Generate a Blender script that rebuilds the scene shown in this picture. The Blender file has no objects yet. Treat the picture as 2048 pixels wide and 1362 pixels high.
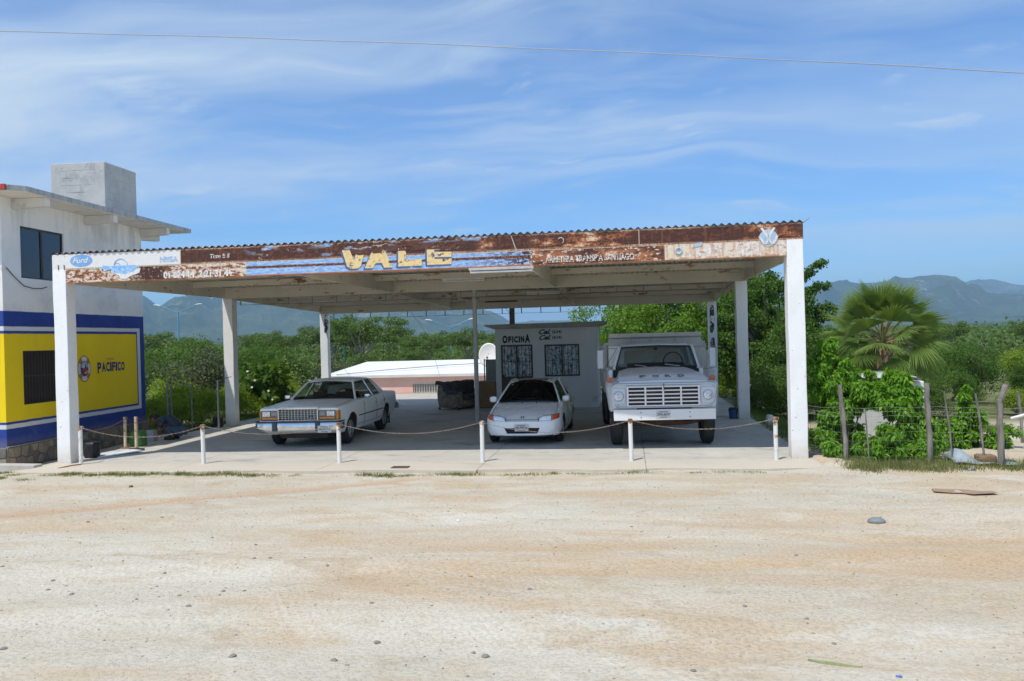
import bpy, bmesh, math, random
import numpy as np
from mathutils import Vector, Matrix, noise as mnoise
R = math.radians
C = bpy.context.scene
COL = C.collection
rng = random.Random(7)

# ------------------------------------------------------------------ camera
cam_d = bpy.data.cameras.new('camera')
cam = bpy.data.objects.new('camera', cam_d)
COL.objects.link(cam)
C.camera = cam
cam_d.sensor_width = 36.0
cam_d.lens = 29.64
cam_d.clip_start = 0.1
cam_d.clip_end = 40000
yaw, pitch, roll = -0.1356, -0.0027, -0.0267
F = Vector((math.sin(yaw) * math.cos(pitch), math.cos(yaw) * math.cos(pitch), math.sin(pitch)))
Rt = Vector((math.cos(yaw), -math.sin(yaw), 0))
Up = Rt.cross(F)
R2 = Rt * math.cos(roll) + Up * math.sin(roll)
U2 = -Rt * math.sin(roll) + Up * math.cos(roll)
cam.matrix_world = Matrix(((R2.x, U2.x, -F.x, 4.206), (R2.y, U2.y, -F.y, -15.84), (R2.z, U2.z, -F.z, 2.32), (0, 0, 0, 1)))

# ------------------------------------------------------------------ light
SUN_EL, SUN_ROT = 63.0, 212.1
world = bpy.data.worlds.new('World')
C.world = world
world.use_nodes = True
sun_d = bpy.data.lights.new('sun', 'SUN')
sun_d.energy = 3.5
sun_d.angle = R(0.53)
sun_d.color = (1.0, 0.95, 0.87)
sun = bpy.data.objects.new('sun', sun_d)
COL.objects.link(sun)
sun.location = (-8, -14, 30)
sun.rotation_euler = Vector((0.27, 0.43, -1.0)).to_track_quat('-Z', 'Y').to_euler()
C.view_settings.view_transform = 'Standard'
C.view_settings.look = 'None'
C.view_settings.exposure = 0.25
C.view_settings.gamma = 1.0
C.render.engine = 'CYCLES'
C.cycles.max_bounces = 10
C.cycles.diffuse_bounces = 7
C.cycles.glossy_bounces = 3
C.cycles.transmission_bounces = 6
C.cycles.transparent_max_bounces = 12
C.cycles.volume_bounces = 0
C.cycles.use_denoising = True

# ------------------------------------------------------------------ node helpers
class NT:
    def __init__(s, tree):
        s.t = tree
    def n(s, ty, ins=None, **props):
        nd = s.t.nodes.new(ty)
        for k, v in props.items():
            setattr(nd, k, v)
        for k, v in (ins or {}).items():
            s.put(nd.inputs[k], v)
        return nd
    def put(s, sock, v):
        if isinstance(v, bpy.types.NodeSocket):
            s.t.links.new(v, sock)
        else:
            if hasattr(sock.default_value, '__len__') and not hasattr(v, '__len__'):
                v = [v] * len(sock.default_value)
            if hasattr(v, '__len__') and len(v) == 3 and len(sock.default_value) == 4:
                v = (*v, 1)
            sock.default_value = v
    def math(s, op, a, b=0.0, c=None, clamp=False):
        nd = s.t.nodes.new('ShaderNodeMath')
        nd.operation = op
        nd.use_clamp = clamp
        s.put(nd.inputs[0], a)
        s.put(nd.inputs[1], b)
        if c is not None:
            s.put(nd.inputs[2], c)
        return nd.outputs[0]
    def add(s, a, b): return s.math('ADD', a, b)
    def sub(s, a, b): return s.math('SUBTRACT', a, b)
    def mul(s, a, b): return s.math('MULTIPLY', a, b)
    def mn(s, a, b): return s.math('MINIMUM', a, b)
    def mx(s, a, b): return s.math('MAXIMUM', a, b)
    def inv(s, a): return s.math('SUBTRACT', 1.0, a)
    def rng(s, v, lo, hi, a=0.0, b=1.0):
        nd = s.n('ShaderNodeMapRange', {'Value': v, 'From Min': lo, 'From Max': hi, 'To Min': a, 'To Max': b})
        return nd.outputs[0]
    def band(s, v, lo, hi, soft=0.004):
        return s.mul(s.rng(v, lo - soft, lo + soft), s.rng(v, hi - soft, hi + soft, 1, 0))
    def mix(s, f, a, b):
        nd = s.t.nodes.new('ShaderNodeMix')
        nd.data_type = 'RGBA'
        s.put(nd.inputs[0], f)
        s.put(nd.inputs[6], a)
        s.put(nd.inputs[7], b)
        return nd.outputs[2]
    def noise(s, sc, det=4.0, vec=None, rough=0.6, dist=0.0):
        ins = {'Scale': sc, 'Detail': det, 'Roughness': rough, 'Distortion': dist}
        if vec is not None:
            ins['Vector'] = vec
        return s.n('ShaderNodeTexNoise', ins).outputs[0]
    def obj(s):
        return s.n('ShaderNodeTexCoord').outputs['Object']
    def pos(s):
        return s.n('ShaderNodeNewGeometry').outputs['Position']
    def sep(s, v):
        nd = s.n('ShaderNodeSeparateXYZ', {0: v})
        return nd.outputs[0], nd.outputs[1], nd.outputs[2]
    def comb(s, x, y, z):
        return s.n('ShaderNodeCombineXYZ', {0: x, 1: y, 2: z}).outputs[0]
    def scale(s, v, xyz, loc=(0, 0, 0), rot=(0, 0, 0)):
        return s.n('ShaderNodeMapping', {'Vector': v, 'Scale': xyz, 'Location': loc, 'Rotation': rot}).outputs[0]
    def bump(s, h, strength=0.3, dist=0.02):
        return s.n('ShaderNodeBump', {'Height': h, 'Strength': strength, 'Distance': dist}).outputs[0]

def newmat(name):
    m = bpy.data.materials.new(name)
    m.use_nodes = True
    return m, NT(m.node_tree), m.node_tree.nodes['Principled BSDF']

MATS = {}
def M(name, col=None, col2=None, sc=3.0, rough=0.7, metal=0.0, bump=0.0, bsc=60.0, lo=0.35, hi=0.65,
      dirt=None, dsc=1.5, dlo=0.5, dhi=0.75, coat=0.0, spec=0.5, stretch=(1, 1, 1)):
    """general painted / raw surface: two tones mixed by noise, blotches of a third, fine relief"""
    if name in MATS:
        return MATS[name]
    m, g, b = newmat(name)
    v = g.scale(g.obj(), stretch)
    col2 = col2 or tuple(c * 0.8 for c in col)
    c = g.mix(g.rng(g.noise(sc, 5, v), lo, hi), col, col2)
    if dirt:
        c = g.mix(g.rng(g.noise(dsc, 7, v, 0.7), dlo, dhi), c, dirt)
    g.put(b.inputs['Base Color'], c)
    g.put(b.inputs['Roughness'], g.rng(g.noise(sc * 2, 3, v), 0.3, 0.7, max(0.03, rough - 0.08), min(1, rough + 0.08)))
    b.inputs['Metallic'].default_value = metal
    b.inputs['Coat Weight'].default_value = coat
    b.inputs['Specular IOR Level'].default_value = spec
    if bump:
        g.put(b.inputs['Normal'], g.bump(g.noise(bsc, 5, v), bump, 0.01))
    MATS[name] = m
    return m

# ------------------------------------------------------------------ sky
g = NT(world.node_tree)
bg = world.node_tree.nodes['Background']
sky = g.n('ShaderNodeTexSky', sky_type='NISHITA')
sky.sun_disc = False
sky.sun_elevation = R(SUN_EL)
sky.sun_rotation = R(SUN_ROT)
sky.altitude = 100
sky.air_density = 1.0
sky.dust_density = 0.3
sky.ozone_density = 3.0
dirv = g.n('ShaderNodeTexCoord').outputs['Generated']
dx, dy, dz = g.sep(dirv)
zz = g.add(g.mx(dz, 0.0), 0.10)
px, py = g.math('DIVIDE', dx, zz), g.math('DIVIDE', dy, zz)
cp = g.comb(px, py, 0.0)
warp = g.noise(0.45, 3, cp)
cpw = g.comb(g.add(px, g.mul(warp, 1.1)), g.add(py, g.mul(warp, 1.6)), 0.0)
streak = g.noise(1.0, 8, g.scale(cpw, (0.28, 1.0, 1), (3.1, 0.4, 0), (0, 0, R(-17))), 0.52, 0.35)
soft = g.noise(0.33, 5, g.scale(cp, (0.8, 1.2, 1), (7.3, 2.2, 0)), 0.5)
fine = g.noise(2.4, 6, g.scale(cpw, (0.5, 1.3, 1), (1.0, 5.0, 0), (0, 0, R(-28))), 0.6)
st_ = g.rng(streak, 0.42, 0.60)
sf_ = g.rng(soft, 0.38, 0.62)
cl = g.add(g.mul(st_, g.rng(sf_, 0, 1, 0.38, 0.95)), g.mul(sf_, 0.16))
cl = g.add(cl, g.mul(g.mul(g.rng(fine, 0.50, 0.68), 0.34), g.rng(sf_, 0, 1, 0.35, 1)))
puff = g.noise(1.9, 7, g.scale(cpw, (0.9, 1.5, 1), (8.2, 3.0, 0), (0, 0, R(20))), 0.6)
cl = g.add(cl, g.mul(g.rng(puff, 0.60, 0.74), 0.55))
cl = g.mul(cl, g.rng(dz, 0.0, 0.17, 0.12, 1))
cl = g.math('MULTIPLY', cl, 0.86, clamp=True)
base_sky = g.mix(1.0, sky.outputs[0], (0.52, 0.78, 1.06))
base_sky.node.blend_type = 'MULTIPLY'
skyc = g.mix(cl, base_sky, (3.9, 4.75, 5.7))
g.put(bg.inputs[0], skyc)
bg.inputs[1].default_value = 0.135

# ------------------------------------------------------------------ mesh builder
class MB:
    def __init__(s):
        s.v, s.f, s.m = [], [], []
        s.weld = False
    def face(s, pts, mi=0):
        n = len(s.v)
        s.v += [tuple(p) for p in pts]
        s.f.append(tuple(range(n, n + len(pts))))
        s.m.append(mi)
    def box(s, x0, x1, y0, y1, z0, z1, mi=0):
        n = len(s.v)
        s.v += [(x0, y0, z0), (x1, y0, z0), (x1, y1, z0), (x0, y1, z0), (x0, y0, z1), (x1, y0, z1), (x1, y1, z1), (x0, y1, z1)]
        for q in ((0, 3, 2, 1), (4, 5, 6, 7), (0, 1, 5, 4), (1, 2, 6, 5), (2, 3, 7, 6), (3, 0, 4, 7)):
            s.f.append(tuple(n + i for i in q))
            s.m.append(mi)
        return s
    def prism(s, poly, axis, a0, a1, mi=0):
        """poly: list of 2D points in the other two axes (x-y, x-z or y-z order), extruded along axis"""
        def P(p, a):
            return (a, p[0], p[1]) if axis == 'x' else (p[0], a, p[1]) if axis == 'y' else (p[0], p[1], a)
        n, k = len(s.v), len(poly)
        s.v += [P(p, a0) for p in poly] + [P(p, a1) for p in poly]
        s.f.append(tuple(n + i for i in range(k)))
        s.f.append(tuple(n + k + i for i in reversed(range(k))))
        s.m += [mi, mi]
        for i in range(k):
            j = (i + 1) % k
            s.f.append((n + i, n + k + i, n + k + j, n + j))
            s.m.append(mi)
        return s
    def tube(s, pts, rad, k=8, mi=0, caps=True, sq=1.0):
        pts = [Vector(p) for p in pts]
        if not hasattr(rad, '__len__'):
            rad = [rad] * len(pts)
        n = len(s.v)
        prev = None
        for i, p in enumerate(pts):
            d = (pts[min(i + 1, len(pts) - 1)] - pts[max(i - 1, 0)])
            d = d.normalized() if d.length > 1e-9 else Vector((0, 0, 1))
            if prev is None:
                a = Vector((0, 0, 1)) if abs(d.z) < 0.9 else Vector((1, 0, 0))
                u = d.cross(a).normalized()
            else:
                u = (prev - d * prev.dot(d)).normalized()
            prev = u
            w = d.cross(u)
            for j in range(k):
                t = 2 * math.pi * j / k
                s.v.append(tuple(p + (u * math.cos(t) + w * math.sin(t) * sq) * rad[i]))
        for i in range(len(pts) - 1):
            for j in range(k):
                j2 = (j + 1) % k
                s.f.append((n + i * k + j, n + i * k + j2, n + (i + 1) * k + j2, n + (i + 1) * k + j))
                s.m.append(mi)
        if caps:
            s.f.append(tuple(n + j for j in reversed(range(k))))
            e = n + (len(pts) - 1) * k
            s.f.append(tuple(e + j for j in range(k)))
            s.m += [mi, mi]
        return s
    def torus(s, c, r0, r1, axis='y', k=24, kk=8, mi=0, a0=0, a1=2 * math.pi):
        pts = []
        for i in range(k + 1):
            t = a0 + (a1 - a0) * i / k
            p = {'y': (math.cos(t) * r0, 0, math.sin(t) * r0), 'x': (0, math.cos(t) * r0, math.sin(t) * r0), 'z': (math.cos(t) * r0, math.sin(t) * r0, 0)}[axis]
            pts.append((c[0] + p[0], c[1] + p[1], c[2] + p[2]))
        return s.tube(pts, r1, kk, mi, caps=False)
    def disc(s, c, r, axis='y', k=24, mi=0, th=0.01, sx=1.0, sz=1.0):
        pts = [(math.cos(2 * math.pi * i / k) * r * sx, math.sin(2 * math.pi * i / k) * r * sz) for i in range(k)]
        if axis == 'y':
            return s.prism([(c[0] + p[0], c[2] + p[1]) for p in pts], 'y', c[1] - th / 2, c[1] + th / 2, mi)
        if axis == 'x':
            return s.prism([(c[1] + p[0], c[2] + p[1]) for p in pts], 'x', c[0] - th / 2, c[0] + th / 2, mi)
        return s.prism([(c[0] + p[0], c[1] + p[1]) for p in pts], 'z', c[2] - th / 2, c[2] + th / 2, mi)
    def grid(s, P, mi=0, flip=False, closed=False):
        n, a, b = len(s.v), len(P), len(P[0])
        for row in P:
            s.v += [tuple(p) for p in row]
        for i in range(a - 1):
            for j in range(b if closed else b - 1):
                j2 = (j + 1) % b
                q = (n + i * b + j, n + i * b + j2, n + (i + 1) * b + j2, n + (i + 1) * b + j)
                s.f.append(q[::-1] if flip else q)
                s.m.append(mi)
        return s
    def mesh(s, name, mats, smooth=None, recalc=True):
        me = bpy.data.meshes.new(name)
        me.from_pydata(s.v, [], s.f)
        for m in (mats if isinstance(mats, (list, tuple)) else [mats]):
            me.materials.append(m)
        if len(me.materials) > 1:
            me.polygons.foreach_set('material_index', s.m)
        if recalc:
            bm = bmesh.new()
            bm.from_mesh(me)
            if s.weld:
                bmesh.ops.remove_doubles(bm, verts=bm.verts, dist=1e-5)
            bmesh.ops.recalc_face_normals(bm, faces=bm.faces)
            bm.to_mesh(me)
            bm.free()
        if smooth is not None:
            me.polygons.foreach_set('use_smooth', [True] * len(me.polygons))
            if smooth < 180:
                me.set_sharp_from_angle(angle=R(smooth))
        me.update()
        return me
    def build(s, name, mats, parent=None, smooth=None, bevel=0, loc=None, rot=None, recalc=True):
        o = bpy.data.objects.new(name, s.mesh(name, mats, smooth, recalc))
        COL.objects.link(o)
        if parent:
            o.parent = parent
        if loc:
            o.location = loc
        if rot:
            o.rotation_euler = rot
        if bevel:
            b = o.modifiers.new('bevel', 'BEVEL')
            b.width = bevel
            b.segments = 2
            b.limit_method = 'ANGLE'
            b.angle_limit = R(40)
        return o

def tag(o, label=None, cat=None, group=None, kind=None):
    if label: o['label'] = label
    if cat: o['category'] = cat
    if group: o['group'] = group
    if kind: o['kind'] = kind
    return o
def thing(name, label, cat, loc=(0, 0, 0), rz=0.0, group=None, scale=None):
    o = bpy.data.objects.new(name, None)
    o.empty_display_size = 0.2
    COL.objects.link(o)
    o.location = loc
    o.rotation_euler = (0, 0, rz)
    if scale: o.scale = scale if hasattr(scale, '__len__') else (scale,) * 3
    return tag(o, label, cat, group)
def share(name, me, parent, loc=(0, 0, 0), rot=(0, 0, 0), scale=(1, 1, 1), label=None):
    o = bpy.data.objects.new(name, me)
    COL.objects.link(o)
    o.parent = parent
    o.location, o.rotation_euler, o.scale = loc, rot, scale
    if label: o['label'] = label
    return o
def bx(x0, x1, y0, y1, z0, z1):
    return MB().box(x0, x1, y0, y1, z0, z1)

def text_mesh(body, name, mat, frame, box, shear=0.0, bold=0.0, parent=None, th=0.0, curve_up=0.0):
    """flat lettering: frame = (origin, right vector, up vector); box = (u0, u1, v0, v1)"""
    cu = bpy.data.curves.new('lettering', 'FONT')
    cu.body = body
    cu.shear = shear
    cu.offset = bold
    cu.resolution_u = 4
    tmp = bpy.data.objects.new('lettering_tmp', cu)
    COL.objects.link(tmp)
    dg = bpy.context.evaluated_depsgraph_get()
    me = bpy.data.meshes.new_from_object(tmp.evaluated_get(dg))
    bpy.data.objects.remove(tmp)
    vs = np.array([v.co[:] for v in me.vertices])
    lo, hi = vs.min(0), vs.max(0)
    O, U, V = [Vector(a) for a in frame]
    for v in me.vertices:
        a = (v.co.x - lo[0]) / (hi[0] - lo[0])
        b = (v.co.y - lo[1]) / max(1e-6, hi[1] - lo[1])
        v.co = O + U * (box[0] + a * (box[1] - box[0])) + V * (box[2] + b * (box[3] - box[2]))
    me.materials.clear()
    me.materials.append(mat)
    o = bpy.data.objects.new(name, me)
    COL.objects.link(o)
    if parent: o.parent = parent
    return o
FRONT = lambda y: ((0, y, 0), (1, 0, 0), (0, 0, 1))
# ------------------------------------------------------------------ ground
def smooth(a, lo, hi):
    t = np.clip((a - lo) / (hi - lo), 0, 1)
    return t * t * (3 - 2 * t)
_gr = np.random.RandomState(5)
_waves = [(_gr.uniform(0, 6.28), _gr.uniform(0, 6.28), l, _gr.uniform(0, 6.28)) for l in (14, 9, 6, 4, 2.6, 1.7, 1.1, .8, .55, .4)]
def ground_h(x, y):
    x, y = np.asarray(x, float), np.asarray(y, float)
    h = np.zeros(np.broadcast(x, y).shape)
    for i, (t, ph, l, t2) in enumerate(_waves):
        a = 0.0016 * l ** 0.8
        h = h + a * np.sin((x * math.cos(t) + y * math.sin(t)) * 6.283 / l + ph + 1.3 * np.sin((x * math.sin(t2) + y * math.cos(t2)) * 6.283 / (l * 2.3)))
    # shallow wheel ruts running along the road side
    for yc, w, d in ((-7.6, 0.30, 0.022), (-9.4, 0.34, 0.026), (-5.4, 0.26, 0.016), (-11.2, 0.3, 0.02), (-6.5, 0.22, 0.012)):
        yy = yc + 0.25 * np.sin(x * 0.35 + yc) + 0.05 * x
        h = h - d * np.exp(-((y - yy) / w) ** 2) + 0.5 * d * np.exp(-((y - yy - 0.5) / 0.25) ** 2)
    # washed gully from the slab towards the left
    yy = -1.6 - (0.6 - x) * 0.62
    h = h - 0.03 * np.exp(-((y - yy) / 0.22) ** 2) * smooth(x, -8, -4) * smooth(-x, -0.6, 1.0)
    h = h - 0.035
    left = smooth(-x, 7.6, 9.0) * smooth(y, -1.5, 0.5)
    h = h - 0.20 * left
    right = smooth(x, 7.5, 9.0) * smooth(y, -0.5, 1.5)
    h = h + 0.0 * right - 0.28 * smooth(x, 7.5, 9) * smooth(y, 3, 7)
    h = h + 0.09 * np.exp(-(((x - 7.7) / 0.6) ** 2 + ((y + 0.3) / 0.8) ** 2))
    h = h - 0.30 * smooth(y, 15, 19)
    under = smooth(x, -7.55, -7.35) * smooth(-x, -7.5, -7.3) * smooth(y, -0.95, -0.6) * smooth(-y, -16.9, -16.6)
    h = h * (1 - under) - 0.3 * under
    far = smooth(np.hypot(x, y), 150, 900)
    h = h * (1 - far) - 1.0 * far
    return h
def gh(x, y):
    return float(ground_h(x, y))
def axis_samples(a, b, step, lo, hi, gr=1.16):
    v = list(np.arange(a, b + 1e-6, step))
    s = step
    while v[-1] < hi:
        s *= gr
        v.append(v[-1] + s)
    s, pre = step, []
    x = a
    while x > lo:
        s *= gr
        x -= s
        pre.append(x)
    return np.array(pre[::-1] + v)
gxs = axis_samples(-13, 16, 0.13, -11000, 11000)
gys = axis_samples(-14.5, 1.5, 0.11, -200, 12000)
GX, GY = np.meshgrid(gxs, gys, indexing='ij')
GZ = ground_h(GX, GY)
nx, ny = GX.shape
me = bpy.data.meshes.new('ground')
idx = np.arange(nx * ny).reshape(nx, ny)
q = np.stack([idx[:-1, :-1], idx[1:, :-1], idx[1:, 1:], idx[:-1, 1:]], -1).reshape(-1, 4)
me.from_pydata(np.stack([GX, GY, GZ], -1).reshape(-1, 3).tolist(), [], q.tolist())
me.polygons.foreach_set('use_smooth', [True] * len(me.polygons))

m, g, b = newmat('sand')
P = g.pos()
X, Y, Z = g.sep(P)
big = g.noise(0.35, 5, g.scale(P, (0.45, 1.3, 1)), 0.62, 0.5)
big2 = g.noise(0.9, 6, g.scale(P, (0.42, 1.25, 1), (5, 3, 0), (0, 0, R(7))), 0.65, 0.4)
mid = g.noise(3.2, 6, g.scale(P, (0.6, 1.4, 1), (9, 2, 0)), 0.65)
c = g.mix(g.rng(big, 0.38, 0.62), (0.52, 0.465, 0.36), (0.62, 0.575, 0.475))
c = g.mix(g.mul(g.rng(g.add(big2, g.rng(X, -2, 9, -.03, .045)), 0.48, 0.62), 0.85), c, (0.53, 0.415, 0.275))
c = g.mix(g.mul(g.rng(mid, 0.52, 0.72), 0.38), c, (0.40, 0.31, 0.20))
tr = None
for cx_, cy_, rr_, w_ in ((1.6, -13.2, 4.3, .13), (1.6, -13.2, 5.75, .13), (-6.0, -15.0, 9.5, .12), (-6.0, -15.0, 10.9, .12), (9.5, 3.0, 9.2, .13), (9.5, 3.0, 10.7, .13), (4.0, -30.0, 21.6, .14), (4.0, -30.0, 23.1, .14)):
    dd = g.math('SQRT', g.add(g.math('POWER', g.sub(X, cx_), 2.0), g.math('POWER', g.sub(Y, cy_), 2.0)))
    k_ = g.rng(g.math('ABSOLUTE', g.sub(dd, rr_)), w_, w_ * .55)
    tr = k_ if tr is None else g.mx(tr, k_)
tread = g.math('SINE', g.mul(g.add(X, g.mul(Y, .55)), 70.0))
trm = g.mul(tr, g.rng(g.noise(.8, 3, g.scale(P, (1, 1, 1), (2, 7, 0))), .42, .58))
c = g.mix(g.mul(trm, .22), c, (0.66, 0.61, 0.50))
c = g.mix(g.mul(g.rng(g.noise(0.62, 6, g.scale(P, (1, 1.5, 1), (31, 11, 0)), .7, .8), .60, .66), .5), c, (0.43, 0.33, 0.21))
c = g.mix(g.mul(g.rng(g.noise(1.4, 5, g.scale(P, (1, 1.2, 1), (20, 1, 0))), 0.56, 0.7), 0.4), c, (0.66, 0.62, 0.54))
# warm earth dragged across the middle and right of the lot by turning wheels
wy = g.math('ABSOLUTE', g.sub(g.add(Y, g.mul(g.noise(.5, 3, P), 1.6)), g.add(g.mul(X, .10), -6.6)))
wz = g.mul(g.rng(wy, 2.1, .3), g.rng(X, .2, 2.4))
wst = g.noise(1.0, 6, g.scale(P, (0.30, 2.0, 1), (2, 9, 0), (0, 0, R(5))), .62, .5)
c = g.mix(g.mul(wz, g.rng(wst, .38, .60, .12, .85)), c, (0.52, 0.375, 0.225))
wl = g.mul(g.rng(g.math('ABSOLUTE', g.sub(Y, -5.2)), 1.5, .2), g.rng(X, .5, -2.0))
c = g.mix(g.mul(wl, g.rng(wst, .46, .64, 0, .5)), c, (0.52, 0.40, 0.26))
# reddish earth of the gully and around the middle of the slab edge
gx = g.sub(Y, g.add(g.mul(X, 0.62), -1.97))
gul = g.mul(g.rng(g.math('ABSOLUTE', g.add(gx, g.mul(g.sub(mid, 0.5), 0.9))), 0.0, 0.42, 1, 0), g.band(X, -7.5, 0.8, 0.6))
c = g.mix(g.mul(gul, 0.75), c, (0.50, 0.33, 0.20))
# darker gravelly band in front of the slab and at the verge
grav = g.noise(26, 4, P, 0.7)
gb = g.mul(g.rng(grav, 0.56, 0.68), g.rng(g.noise(0.7, 4, P), 0.42, 0.62))
c = g.mix(g.mul(gb, 0.45), c, (0.30, 0.25, 0.20))
c = g.mix(g.mul(g.rng(g.noise(90, 3, P, 0.7), 0.60, 0.74), 0.35), c, (0.28, 0.24, 0.20))
# green ground behind the lots: dry grass, then scrub
veg = g.math('MAXIMUM', g.mul(g.rng(Y, 8.0, 10.0), g.rng(X, 7.0, 8.0)), g.mul(g.rng(Y, 6.5, 8.0), g.rng(X, -7.6, -8.2)))
veg = g.mx(veg, g.rng(Y, 22.5, 24.5))
veg = g.math('MULTIPLY', veg, g.rng(g.noise(0.5, 4, P), 0.2, 0.4), clamp=True)
vc = g.mix(g.rng(g.noise(1.1, 6, P), 0.35, 0.65), (0.085, 0.115, 0.035), (0.19, 0.18, 0.085))
farg = g.mix(g.rng(g.noise(0.012, 8, g.scale(P, (1, 2.2, 1)), 0.65), 0.4, 0.62), (0.06, 0.105, 0.035), (0.13, 0.16, 0.07))
vc = g.mix(g.rng(Y, 60, 200), vc, farg)
c = g.mix(veg, c, vc)
g.put(b.inputs['Base Color'], c)
b.inputs['Roughness'].default_value = 0.95
b.inputs['Specular IOR Level'].default_value = 0.15
hgt = g.add(g.add(g.mul(g.noise(9, 8, P, 0.75), 1.2), g.mul(g.rng(grav, 0.5, 0.7), 0.7)), g.mul(g.mul(trm, g.rng(tread, -1, 1)), .22))
g.put(b.inputs['Normal'], g.bump(hgt, 0.55, 0.035))
me.materials.append(m)
ground = bpy.data.objects.new('ground', me)
COL.objects.link(ground)
tag(ground, kind='structure')

# ------------------------------------------------------------------ concrete slab of the canopy, cast in bays
m, g, b = newmat('slab_concrete')
P = g.pos()
X, Y, Z = g.sep(P)
c = g.mix(g.rng(g.noise(0.9, 6, P, 0.65), 0.35, 0.65), (0.44, 0.42, 0.37), (0.53, 0.51, 0.455))
c = g.mix(g.mul(g.rng(g.noise(1.7, 7, g.scale(P, (1, 1, 1), (4, 9, 0)), 0.7, 0.4), 0.55, 0.70), 0.5), c, (0.23, 0.22, 0.21))
c = g.mix(g.mul(g.rng(g.noise(0.8, 5, g.scale(P, (0.6, 1.5, 1), (14, 9, 0)), 0.7, 0.6), 0.57, 0.68), 0.6), c, (0.12, 0.115, 0.11))
dust = g.mul(g.rng(g.add(Y, g.mul(g.noise(1.3, 5, g.scale(P, (0.6, 1, 1))), 1.7)), 1.6, 0.1), 0.95)
c = g.mix(g.math('MULTIPLY', dust, g.rng(g.noise(3, 5, P), 0.25, 0.5, 0.75, 1), clamp=True), c, (0.55, 0.485, 0.385))
c = g.mix(g.mul(g.rng(g.noise(60, 3, P), 0.6, 0.75), 0.25), c, (0.2, 0.18, 0.16))
g.put(b.inputs['Base Color'], c)
b.inputs['Roughness'].default_value = 0.82
g.put(b.inputs['Normal'], g.bump(g.noise(30, 6, P, 0.7), 0.25, 0.01))
SLAB = m
slab = thing('slab', None, None)
slab['kind'] = 'structure'
bxs = [-7.50, -4.45, -1.48, 1.50, 4.48, 7.47]
bys = [-1.02, 2.55, 6.15, 9.75, 13.35, 16.90]
for i in range(5):
    for j in range(5):
        x0, x1, y0, y1 = bxs[i] + .003, bxs[i + 1] - .003, bys[j] + .003, bys[j + 1] - .003
        mb = MB()
        if j == 0:      # worn, uneven front edge
            xs = np.linspace(x0, x1, 14)
            e = [(x, y0 - 0.05 + 0.07 * math.sin(x * 2.1 + i) + rng.uniform(-.03, .03)) for x in xs]
            mb.prism(e + [(x1, y1), (x0, y1)], 'z', -0.30, 0.0)
        else:
            mb.box(x0, x1, y0, y1, -0.30, 0.0)
        mb.build('slab_panel', SLAB, slab, bevel=0.006)
mb = MB().prism([(7.475, -.85), (7.75, -.95), (8.02, -.72), (7.9, -.3), (7.8, .5), (7.475, .9)], 'z', -0.3, -0.004)
mb.build('slab_panel', SLAB, slab, bevel=0.02)
kerb = MB().prism([(-9.3, -0.25), (-7.62, -0.42), (-7.60, -0.20), (-9.3, -0.02)], 'z', -0.3, 0.035).build('kerb', M('kerb_concrete', (.42, .40, .36), (.5, .47, .42), 4, .9, bump=.3), None, bevel=.02)
tag(kerb, kind='structure')
yard = MB().box(-9.0, 3.0, 16.92, 21.9, -0.9, -0.10).build('paved_yard', M('yard_concrete', (.47, .44, .38), (.4, .37, .32), 1.5, .9, bump=.2), None)
tag(yard, kind='structure')

# ------------------------------------------------------------------ mountains
m, g, b = newmat('mountain_scrub')
P = g.pos()
X, Y, Z = g.sep(P)
rock = g.rng(g.noise(0.010, 9, P, 0.72), 0.56, 0.68)
c = g.mix(g.rng(g.noise(0.004, 8, P, 0.65), 0.38, 0.62), (0.045, 0.085, 0.030), (0.135, 0.165, 0.065))
c = g.mix(g.mul(rock, g.rng(Z, 20, 160, 0.15, 0.9)), c, (0.52, 0.44, 0.35))
c = g.mix(g.rng(g.noise(0.05, 5, P, 0.7), 0.5, 0.7), c, (0.035, 0.06, 0.022))
g.put(b.inputs['Base Color'], c)
b.inputs['Roughness'].default_value = 1
b.inputs['Specular IOR Level'].default_value = 0.05
g.put(b.inputs['Normal'], g.bump(g.noise(0.02, 9, P, 0.75), 1.0, 40))
HILL = m
def ridge(pts, depth_front, depth_back, seed, amp=1.0, nt=420, ns=44):
    pts = np.array(pts, float)
    d = np.r_[0, np.cumsum(np.hypot(*np.diff(pts[:, :2], axis=0).T))]
    t = np.linspace(0, d[-1], nt)
    rx, ry, rz = [np.interp(t, d, pts[:, i]) for i in range(3)]
    k = np.ones(5) / 5
    s = np.linspace(-1, 0.6, ns)
    Vv = []
    for i in range(nt):
        cx, cy = rx[i] - 4.2, ry[i] + 15.8
        L = math.hypot(cx, cy)
        ux, uy = cx / L, cy / L
        row = []
        fine = 0
        for sj in s:
            dist = sj * (depth_front if sj < 0 else depth_back)
            x, y = rx[i] + ux * dist, ry[i] + uy * dist
            a = abs(sj)
            prof = max(0.0, 1 - a ** 0.85) if sj < 0 else max(0, 1 - a * 1.2)
            nz = mnoise.ridged_multi_fractal(Vector((x / 430 + seed, y / 700, 0.3)), 0.9, 2.1, 7, 1.0, 2.0)
            n2 = mnoise.fractal(Vector((x / 160, y / 160, seed)), 0.9, 2.0, 5)
            env = min(1, a * 4.5)
            z = rz[i] * prof * (1 + env * amp * (0.55 * (nz - 1.0))) + (9 + 12 * env) * n2 * min(1, prof * 3)
            row.append((x, y, z - 25 * (1 - prof) - 4))
        Vv.append(row)
    return Vv
hills = MB()
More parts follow.
